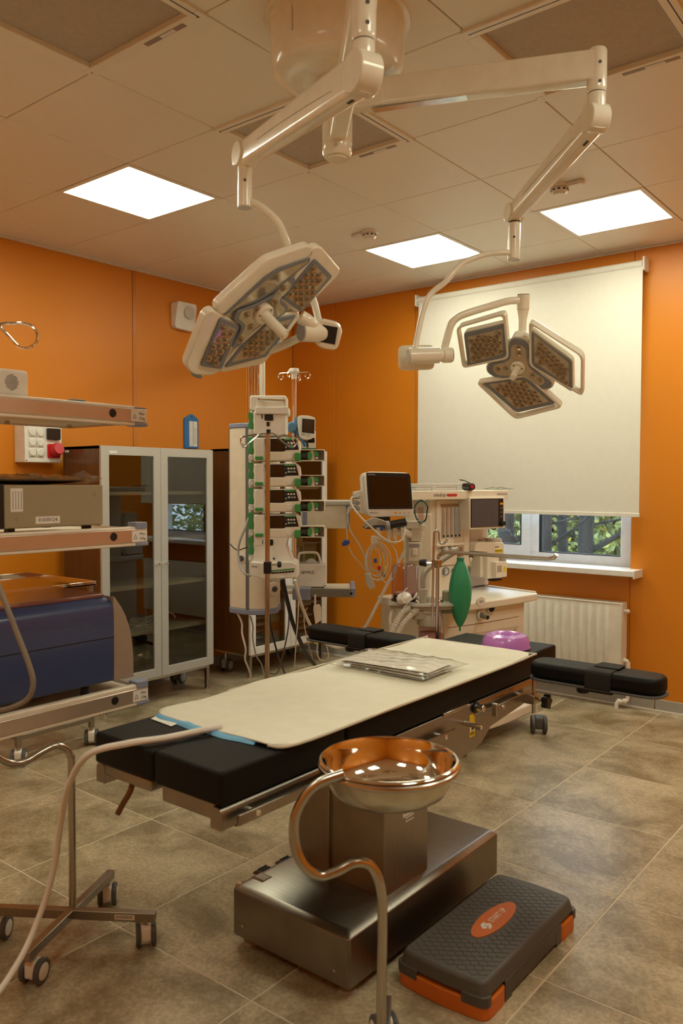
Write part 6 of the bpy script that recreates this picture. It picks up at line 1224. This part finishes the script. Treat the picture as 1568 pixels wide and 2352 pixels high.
ob('bag', bm, M_bag, BG, ang=60); ob('neck_ring', LA([(.017, .0), (.019, .004), (.019, .014), (.017, .018)], 20, top_ + V((0, 0, -.012))), mat('teal_rubber', (.03, .28, .17), .5), BG); ob('neck_plug', CY(top_ + V((0, 0, .004)), top_ + V((0, 0, .026)), .0155, seg=18), M_cream, BG); ob('tail_nipple', CY(bot_ + V((0, 0, -.028)), bot_ + V((0, 0, .006)), .0045, .006, 10), M_bag, BG)
ob('handpiece_tube', TB([tuple(D(*p)) for p in ((908, 1400, 4.2), (900, 1408, 4.2), (897, 1425, 4.2), (899, 1440, 4.2), (896, 1470, 4.2), (893, 1500, 4.2))], .011, 12, sm=4), M_white, bsy)
cable('thin white sensor lead looping over the absorber deck', ((935, 1350, 4.12), (925, 1362, 4.1), (923, 1375, 4.1), (930, 1385, 4.08), (942, 1380, 4.06), (955, 1370, 4.06), (957, 1362, 4.07), (950, 1372, 4.05), (930, 1392, 4.05), (924, 1405, 4.05)), .0025, M_cablew)
# ---- suction and flow units on the left flank of the tower
SF = Fac(D(965, 1108, 4.42), (NH + V((-.1, 0, 0)))); SU = thing('suction_unit', 'cream suction regulator and flowmeter block left of the machine tower', 'suction regulator', tuple(SF.pt(960, 1290, 0)))
ob('back_plate', SF.b(931, 990, 1180, 1300, -.02, .03), M_mach, SU, bev=.004); ob('upper_block', SF.b(935, 964, 1197, 1214, .03, .05, .004), M_mach, SU, bev=.004); ob('mid_block', SF.b(944, 968, 1212, 1244, .02, .04, .004), M_mach, SU, bev=.004)
rg_ = ob('regulator', SF.b(937, 967, 1246, 1289, .04, .06, .005), M_mach, SU, bev=.005); ob('regulator_face', SF.b(939, 962, 1249, 1258, .0415, .003), M_grey, rg_); ob('regulator_cup', SF.b(946, 957, 1260, 1276, .06, .03, .006), M_white, rg_, bev=.004)
ob('valve_body', CY(SF.pt(967, 1200, .06), SF.pt(967, 1216, .06), .014, seg=14), M_mach, SU); ob('valve_knob', LA([(0, .016), (.012, .016), (.013, 0)], 14, SF.pt(973, 1211, .06), SF.n), M_white, SU); ob('valve_stem', LA([(.006, -.055), (.008, -.03), (.014, -.012), (.014, 0), (0, 0)], 14, SF.pt(967, 1217, .06)), M_mach, SU); ob('flow_cylinder', CY(SF.pt(966, 1165, .06), SF.pt(966, 1200, .06), .016, seg=16), M_acryl, SU)
cl_ = [tuple(SF.pt(967 + (13 + (k % 5) * .8) * math.cos(k * .42), 1175 + (24 + (k % 4)) * math.sin(k * .42), .075 + .003 * (k % 6))) for k in range(58)]
one('teal_tubing', TB(cl_, .0032, 6, sm=2), glassmat('teal_tube_vinyl', (.28, .66, .62), .15, .10), 'coiled teal oxygen tubing hung on the machine tower flank', 'tubing')
# ---- things on top of the machine
CS = thing('instrument_case', 'flat grey plastic case lying on top of the anaesthesia machine', 'case', tuple(A.w(A.q(1005, 1120, -.3)[0], zt1 + .004, -.4)))
c0_, c1_ = A.q(955, 1120, -.26)[0], A.q(1062, 1120, -.26)[0]; ob('lower_shell', ab(c0_, c1_, -.48, -.26, zt1 + .0045, zt1 + .022, .008), M_lgrey, CS, bev=.003); ob('upper_shell', ab(c0_, c1_, -.48, -.26, zt1 + .023, zt1 + .044, .008), M_lgrey, CS, bev=.003)
for px in (996, 1053): ob('latch', A.b(px - 4, px + 6, 1116, 1127, -.256, .008, .003), M_lgrey, CS, bev=.002)
LG = thing('laryngoscope_grip', 'black handle with red end cap beside the grey case', 'handle', tuple(A.pt(1080, 1128, -.24))); p0g, p1g = A.pt(1066, 1119, -.30), A.pt(1084, 1119, -.20); p0g.z = p1g.z = zt1 + .026; ob('grip', CY(p0g, p1g, .0215, seg=20), M_black, LG, bev=.006, bseg=3); dg_ = (p1g - p0g).normalized(); ob('red_cap', LA([(0, .004), (.006, .004), (.008, .002), (.011, .003), (.012, 0)], 18, p1g, dg_), M_redp, LG); ob('clip', TB([tuple(p1g - dg_ * .03 + V((0, 0, .021))), tuple(p0g + V((0, 0, .036))), tuple(p0g - A.ex * .04 + V((0, 0, .04)))], .003, 6), M_black, LG)
one('film_scrap', soft(A.w(.35, 0, -.4).x - .08, A.w(.35, 0, -.4).x + .08, A.w(.40, 0, -.4).y - .06, A.w(.40, 0, -.4).y + .06, zt1 + .0045, zt1 + .018, 8, 8, .004, 31, 0, .4), M_clear, 'thin scrap of clear film on the machine top', 'plastic film')
for k, (u_, n0_, w_, m, lab, nm, cat) in enumerate(((uR - .33, -.42, .11, M_bluep if False else M_lgrey, 'pale flat clip lying at the back of the work surface', 'clip', 'clip'), (uR - .24, -.45, .05, M_black, 'small black connector at the back of the work surface', 'connector', 'connector'), (uR - .17, -.46, .05, M_white, 'white plug lying at the rear edge of the work surface', 'plug', 'plug'))):
    one(nm, ab(u_, u_ + w_, n0_, n0_ + .05, .7985, .7985 + (.012, .028, .022)[k], .008), m, lab, cat, bev=.004)
# ================================================================ patient monitor with cables
PMF = Fac(D(895, 1108, 4.24), (NH + V((.16, .05, 0)))); PM = thing('patient_monitor', 'white patient monitor with a large dark screen on the machine arm', 'monitor', tuple(PMF.pt(890, 1190, -.05)))
ob('front_shell', PMF.poly([(838, 1090), (848, 1083), (934, 1085.5), (942, 1091), (949.5, 1178), (944, 1186), (852, 1188), (845, 1182)], .0, .05, .012), M_white, PM, bev=.006, bseg=3)
ob('rear_shell', PMF.poly([(830, 1094), (838, 1085), (930, 1087), (940, 1178), (846, 1186), (836, 1176)], -.04, .07, .015), M_white, PM, bev=.01, bseg=3)
bz = ob('screen_bezel', PMF.poly([(841, 1085.5), (938, 1087.5), (942, 1093), (947.5, 1168.5), (846.5, 1169.5)], .003, .006, .004), M_black, PM, smooth=False); ob('screen', PMF.poly([(847, 1094), (935, 1096.5), (940.5, 1162.5), (852, 1163)], .0045, .003), mat('brown_dark_screen', (.030, .014, .006), .12), bz, smooth=False)
txt('mindray', .012, M_paper, bz, PMF.mx(.0048) @ Matrix.Translation((PMF.q(853, 1089.5, .005)[0], PMF.q(853, 1089.5, .005)[1], 0)))
for px, m in ((908.5, MATS['amber_key']), (918.5, M_lgrey), (928.5, M_lgrey), (938.5, M_lgrey), (866.5, M_lgrey)): ob('front_key', PMF.b(px - 2.6, px + 2.6, 1175.5, 1179.8, .0015, .003, .002), m, PM)
txt('uMEC10', .011, MATS['grey_ink'], PM, PMF.mx(.0006) @ Matrix.Translation((PMF.q(856, 1178, .0)[0], PMF.q(856, 1178, 0)[1], 0)))
ml_ = ob('module_block', PMF.poly([(815, 1130), (838, 1126), (842, 1182), (826, 1178), (822, 1160)], -.05, .09, .005), M_white, PM, bev=.004)
for py in (1142, 1155, 1168): ob('lead_plug', CY(PMF.pt(825, py, -.06), PMF.pt(808, py - 1, -.05), .0125, .010, 14), M_grey, ml_, bev=.002)
ob('mount_neck', PMF.b(862, 896, 1186, 1214, -.08, .06), M_dgrey, PM, bev=.004); ob('mount_plate', PMF.b(840, 930, 1209, 1215, -.04, .10), M_dgrey, PM, bev=.003); ob('mount_arm', arm_box(PMF.pt(890, 1212, -.09), SF.pt(948, 1230, -.02), .04, .04, .05, .05), M_mach, PM)
for px in (870, 893, 907, 925): ob('hook', PMF.poly([(px - 5, 1212), (px + 5, 1212), (px + 4, 1238 + (px % 3) * 4), (px + 1, 1243), (px - 4, 1236)], -.03, .02, .005), M_cream, PM, bev=.003)
hkb = ob('cable_hook', PMF.poly([(853, 1232), (858, 1230), (867, 1232), (868, 1248), (853, 1249)], .02, .02, .006), M_cream, PM, bev=.004)
CU = thing('pressure_cuff', 'rolled black blood pressure cuff in the basket under the monitor', 'pressure cuff', tuple(PMF.pt(915, 1212, .03))); p0c, p1c = PMF.pt(894, 1206, .04), PMF.pt(932, 1199, .04); ob('roll', CY(p0c, p1c, .021, seg=20), M_black, CU, bev=.004); ob('rim', CY(p0c + (p0c - p1c).normalized() * .02, p0c, .024, seg=20), M_grey, CU, bev=.003); ob('inner_roll', CY(p1c, p1c + (p1c - p0c).normalized() * .008, .013, seg=16), M_lgrey, CU)
def mcab(lab, pts, r, m, sm=5): return one('cable', TB([tuple(PMF.pt(x, y, o)) for x, y, o in pts], r, 6, sm=sm), m, lab, 'cable')
for k in range(7): mcab('thin grey sensor lead in the bundle under the monitor, number %d from the front' % (k + 1) if False else ['topmost', 'second', 'third', 'fourth', 'fifth', 'sixth', 'lowest'][k] + ' grey lead of the bundle lying under the monitor', ((836, 1213 - k * 2.2, .02 + k * .006), (855, 1206 - k * 2.6, .03 + k * .006), (875, 1205 - k * 1.8, .035 + k * .005), (893, 1207 - k * .8, .04)), .0032, M_cable if k % 2 else M_lgrey)
for k in range(6):
    r1_, r2_ = (13, 17, 21, 24, 26, 29)[k], (26, 31, 33, 38, 41, 44)[k]; n_ = 20; cxp, cyp = (860, 866, 861, 866, 864, 868)[k], (1286, 1282, 1288, 1286, 1290, 1289)[k]
    one('cable', TB([tuple(PMF.pt(cxp + r1_ * math.cos(2 * PI * j / n_ + k), cyp + r2_ * math.sin(2 * PI * j / n_ + k), .025 + .006 * k + .005 * math.sin(j * .9 + k))) for j in range(n_)], .0026, 6, closed=True, sm=3), M_cable if k % 3 else M_lgrey, ['innermost', 'second inner', 'third inner', 'third outer', 'second outer', 'outermost'][k] + ' ring of the coiled grey monitor leads', 'cable')
mcab('white lead curving from the monitor side across the cable bundle', ((822, 1141, -.04), (808, 1143, .0), (806, 1155, .02), (815, 1172, .05), (835, 1195, .06), (860, 1218, .06), (880, 1236, .06), (900, 1245, .05), (920, 1242, .04), (928, 1225, .02), (929, 1212, .0)), .005, M_cablew)
mcab('grey lead hanging left of the coil to a flat plug', ((815, 1158, -.04), (800, 1168, -.02), (798, 1190, .0), (805, 1220, .0), (825, 1252, .0), (838, 1280, .0), (841, 1310, .0)), .004, M_cable)
mcab('thin grey lead sweeping right of the coil down to the connectors', ((866, 1238, .02), (890, 1245, .03), (908, 1265, .03), (912, 1295, .03), (905, 1325, .03), (885, 1338, .03), (870, 1320, .03)), .0035, M_cable)
mcab('thin pale lead dropping to the blue finger clip', ((808, 1165, .0), (799, 1180, .0), (796, 1205, .0), (797, 1240, .0)), .003, M_cable)
mcab('thin pale lead from the blue finger clip back to the coil', ((800, 1255, .0), (810, 1275, .0), (828, 1295, .0), (838, 1310, .0)), .003, M_cable)
one('finger_clip', PMF.poly([(786, 1248), (792, 1240), (802, 1241), (804, 1247), (797, 1253), (787, 1255)], .01, .025, .004), mat('cobalt_plastic', (.03, .08, .38), .4), 'blue finger sensor clip dangling beside the orange wall', 'sensor', bev=.004)
one('flat_plug', PMF.poly([(838, 1318), (850, 1316), (858, 1335), (862, 1350), (850, 1354), (843, 1345)], .012, .02, .004), M_lgrey, 'grey flat plug hanging below the coiled leads', 'plug', bev=.004)
for (px, py, m, lab) in ((871, 1305, M_redp, 'red electrode clip among the coiled leads'), (884, 1305, M_yellow, 'yellow electrode clip among the coiled leads'), (881, 1320, M_black, 'black electrode clip below the coiled leads'), (862, 1288, MATS['cobalt_plastic'], 'small blue connector inside the coiled leads'), (877, 1214, MATS['cobalt_plastic'], 'small blue connector on the lead bundle')): one('electrode_clip', PMF.b(px - 3.5, px + 3.5, py - 5, py + 5, .045, .012, .003), m, lab, 'connector', bev=.002)
for (px, py, m, lab, dd) in ((727, 1465, M_black, 'small black ring connector under the arm board tip', 4.5), (725, 1474, M_yellow, 'small yellow ring connector under the arm board tip', 4.5)): one('ring_connector', TB([tuple(D(px + 3.5 * math.cos(a), py + 4 * math.sin(a), dd)) for a in [2 * PI * k / 12 for k in range(12)]], .004, 6, closed=True), m, lab, 'connector')
# ================================================================ garden outside the window
M_bark = mat('tree_bark', (.024, .021, .018), .9, bump=1.0, bscale=18, var=.45, scale=12, stretch=(1, 1, .25))
def leafmat(n, c): return mat(n, c, .7, var=.30, scale=2.0)
GZ = -.7
one('lawn', B(-22, 12, 5.9, 34, GZ - .1, GZ), leafmat('autumn_grass', (.20, .22, .06)), 'autumn grass ground outside the window', 'ground')['kind'] = 'structure'
rnd = random.Random(5)
def tree(lab, px, d, r, lean, branches, hgt=5.5):
    b0 = D(px, 1230, d); x, y = b0.x, b0.y; t = thing('tree', lab, 'tree', (x, y, GZ), group='trees in the garden')
    pts = [V((x + lean * z * .3 + .04 * math.sin(z * 2 + px), y + .03 * math.cos(z * 3), z)) for z in [GZ + (hgt - GZ) * i / 12 for i in range(13)]]
    bm = bmesh.new(); tube(bm, [tuple(p) for p in pts], r, 12, sm=2, radii=lambda q: r * (1.25 - .75 * q ** .6)); tk = ob('trunk', bm, M_bark, t, ang=60)
    for (z0, az, el, L, br) in branches:
        p = V((x + lean * z0 * .3, y, z0)); dv = V((math.cos(az) * math.cos(el), math.sin(az) * math.cos(el), math.sin(el))); P_ = [p]
        for k in range(6): dv = (dv + V((rnd.uniform(-.2, .2), rnd.uniform(-.2, .2), rnd.uniform(-.12, .18)))).normalized(); P_.append(P_[-1] + dv * L / 6)
        bm = bmesh.new(); tube(bm, [tuple(q) for q in P_], br, 7, sm=2, radii=lambda q: br * (1 - .75 * q)); bo = ob('branch', bm, M_bark, tk)
        bm = bmesh.new()
        for k in range(26):
            q = P_[rnd.randint(2, 6)]; e_ = V((rnd.uniform(-1, 1), rnd.uniform(-1, 1), rnd.uniform(-.5, 1))).normalized() * rnd.uniform(.3, .7); tube(bm, [tuple(q), tuple(q + e_ * .5 + V((0, 0, .04))), tuple(q + e_)], br * .18, 5, radii=lambda s: max(.004, br * .2 * (1 - .7 * s)))
        ob('twigs', bm, M_bark, bo)['kind'] = 'stuff'
    return t
tree('thick dark tree trunk in the middle of the right window pane', 1348, 10.5, .105, .12, ((.55, .35, .5, 2.4, .04), (1.0, 2.6, .5, 1.8, .022), (.2, .1, .25, 1.6, .018), (.9, .9, .2, 1.8, .018), (1.9, 0, .3, 2, .05)))
tree('grey slender tree trunk left of the thick one in the right pane', 1298, 13.5, .085, -.05, ((.6, 2.5, .4, 2.0, .022), (1.0, .4, .3, 2, .02), (1.9, 1, .3, 2, .04)))
tree('dark tree trunk beside the window mullion', 1256, 9.5, .06, -.10, ((.7, .4, .55, 2.0, .018), (.95, .2, .1, 1.5, .014), (.5, 2.8, .4, 1.5, .016)))
tree('dark tree trunk in the left window pane', 1165, 11, .12, .1, ((.6, .3, .6, 2.2, .035), (.9, 2.8, .3, 1.8, .022), (.3, .2, .3, 1.8, .018), (1.1, .3, -.1, 1.4, .014)))
def bush(lab, px, d, w_, hgt, cols, n=1500, z0=GZ):
    b0 = D(px, 1230, d); t = thing('shrub', lab, 'shrub', (b0.x, b0.y, z0), group='shrubs in the garden')
    st = bmesh.new()
    for k in range(5): a = rnd.uniform(0, 6.28); tube(st, [(b0.x, b0.y, z0), (b0.x + .3 * w_ * math.cos(a), b0.y + .3 * w_ * math.sin(a), z0 + hgt * .5), (b0.x + .5 * w_ * math.cos(a), b0.y + .5 * w_ * math.sin(a), z0 + hgt * .85)], .02, 5)
    ob('stems', st, M_bark, t)
    for ci, c in enumerate(cols):
        bm = bmesh.new()
        for k in range(n // len(cols)):
            a, rr_, zz = rnd.uniform(0, 6.28), w_ * rnd.uniform(.2, 1) ** .6, rnd.uniform(0, 1); q = V((b0.x + rr_ * math.cos(a) * (1 - .35 * zz), b0.y + rr_ * math.sin(a) * (1 - .35 * zz), z0 + .05 + hgt * zz))
            s = rnd.uniform(.05, .11); e1 = V((rnd.uniform(-1, 1), rnd.uniform(-1, 1), rnd.uniform(-1, 1))).normalized(); e2 = e1.orthogonal().normalized()
            bm.faces.new([bm.verts.new(q + e1 * s), bm.verts.new(q + e2 * s * .5), bm.verts.new(q - e1 * s), bm.verts.new(q - e2 * s * .5)])
        ob('foliage', bm, c, t, smooth=False)['kind'] = 'stuff'
LY, LG_, LO, LP_ = leafmat('leaf_yellow', (.44, .36, .04)), leafmat('leaf_green', (.13, .17, .045)), leafmat('leaf_olive', (.25, .26, .07)), leafmat('leaf_pale', (.30, .33, .14))
for (px, d, w_, hgt, cols, n, lab) in ((1420, 15, 1.5, 3.2, (LG_, LP_, LO), 4200, 'pale green shrub at the right of the window view'), (1390, 17, 1.6, 3.4, (LY, LP_), 3600, 'yellow-green shrub behind the thick trunk'), (1320, 16, 1.3, 3.0, (LY, LO), 3200, 'yellow autumn shrub between the two trunks'), (1265, 15, 1.2, 3.0, (LY, LP_, LO), 3000, 'yellow shrub right of the window mullion'), (1150, 15, 1.6, 3.2, (LG_, LO, LP_), 3600, 'dark green shrub in the left pane'), (1080, 17, 1.8, 3.2, (LY, LG_), 3000, 'mixed shrub hidden mostly behind the machine'), (1200, 18, 1.6, 3.4, (LP_, LG_), 3000, 'pale shrub behind the mullion'), (1480, 18, 1.8, 3.4, (LG_, LY), 2600, 'far shrub past the right edge of the window'), (1180, 12.5, .9, 1.3, (LO, LG_), 1500, 'low olive shrub close to the left pane')): bush(lab, px, d, w_, hgt, cols, n)

def bush_at(lab, x, y, w_, hgt, cols, n):
    v = V((x, y, 0)); d = v.dot(FW); bush(lab, 784 + 1859.6 * v.dot(RT) / d, d, w_, hgt, cols, n)
for (x, y, w_, hgt, cols, lab) in ((2.0, 10.0, 1.5, 3.6, (LG_, LO), 'dark green shrub outside to the right, nearest of the side row'), (3.6, 12.0, 1.6, 3.8, (LG_, LY), 'green-yellow shrub outside to the right, second of the side row'), (5.6, 13.5, 1.7, 4.0, (LO, LG_), 'olive shrub outside to the right, third of the side row'), (8.0, 15.5, 1.8, 4.2, (LG_, LP_), 'pale green shrub outside to the right, farthest of the side row'), (.3, 12.5, 1.5, 3.6, (LO, LY), 'yellow-olive shrub outside, at the start of the side row')): bush_at(lab, x, y, w_, hgt, cols, 2200)
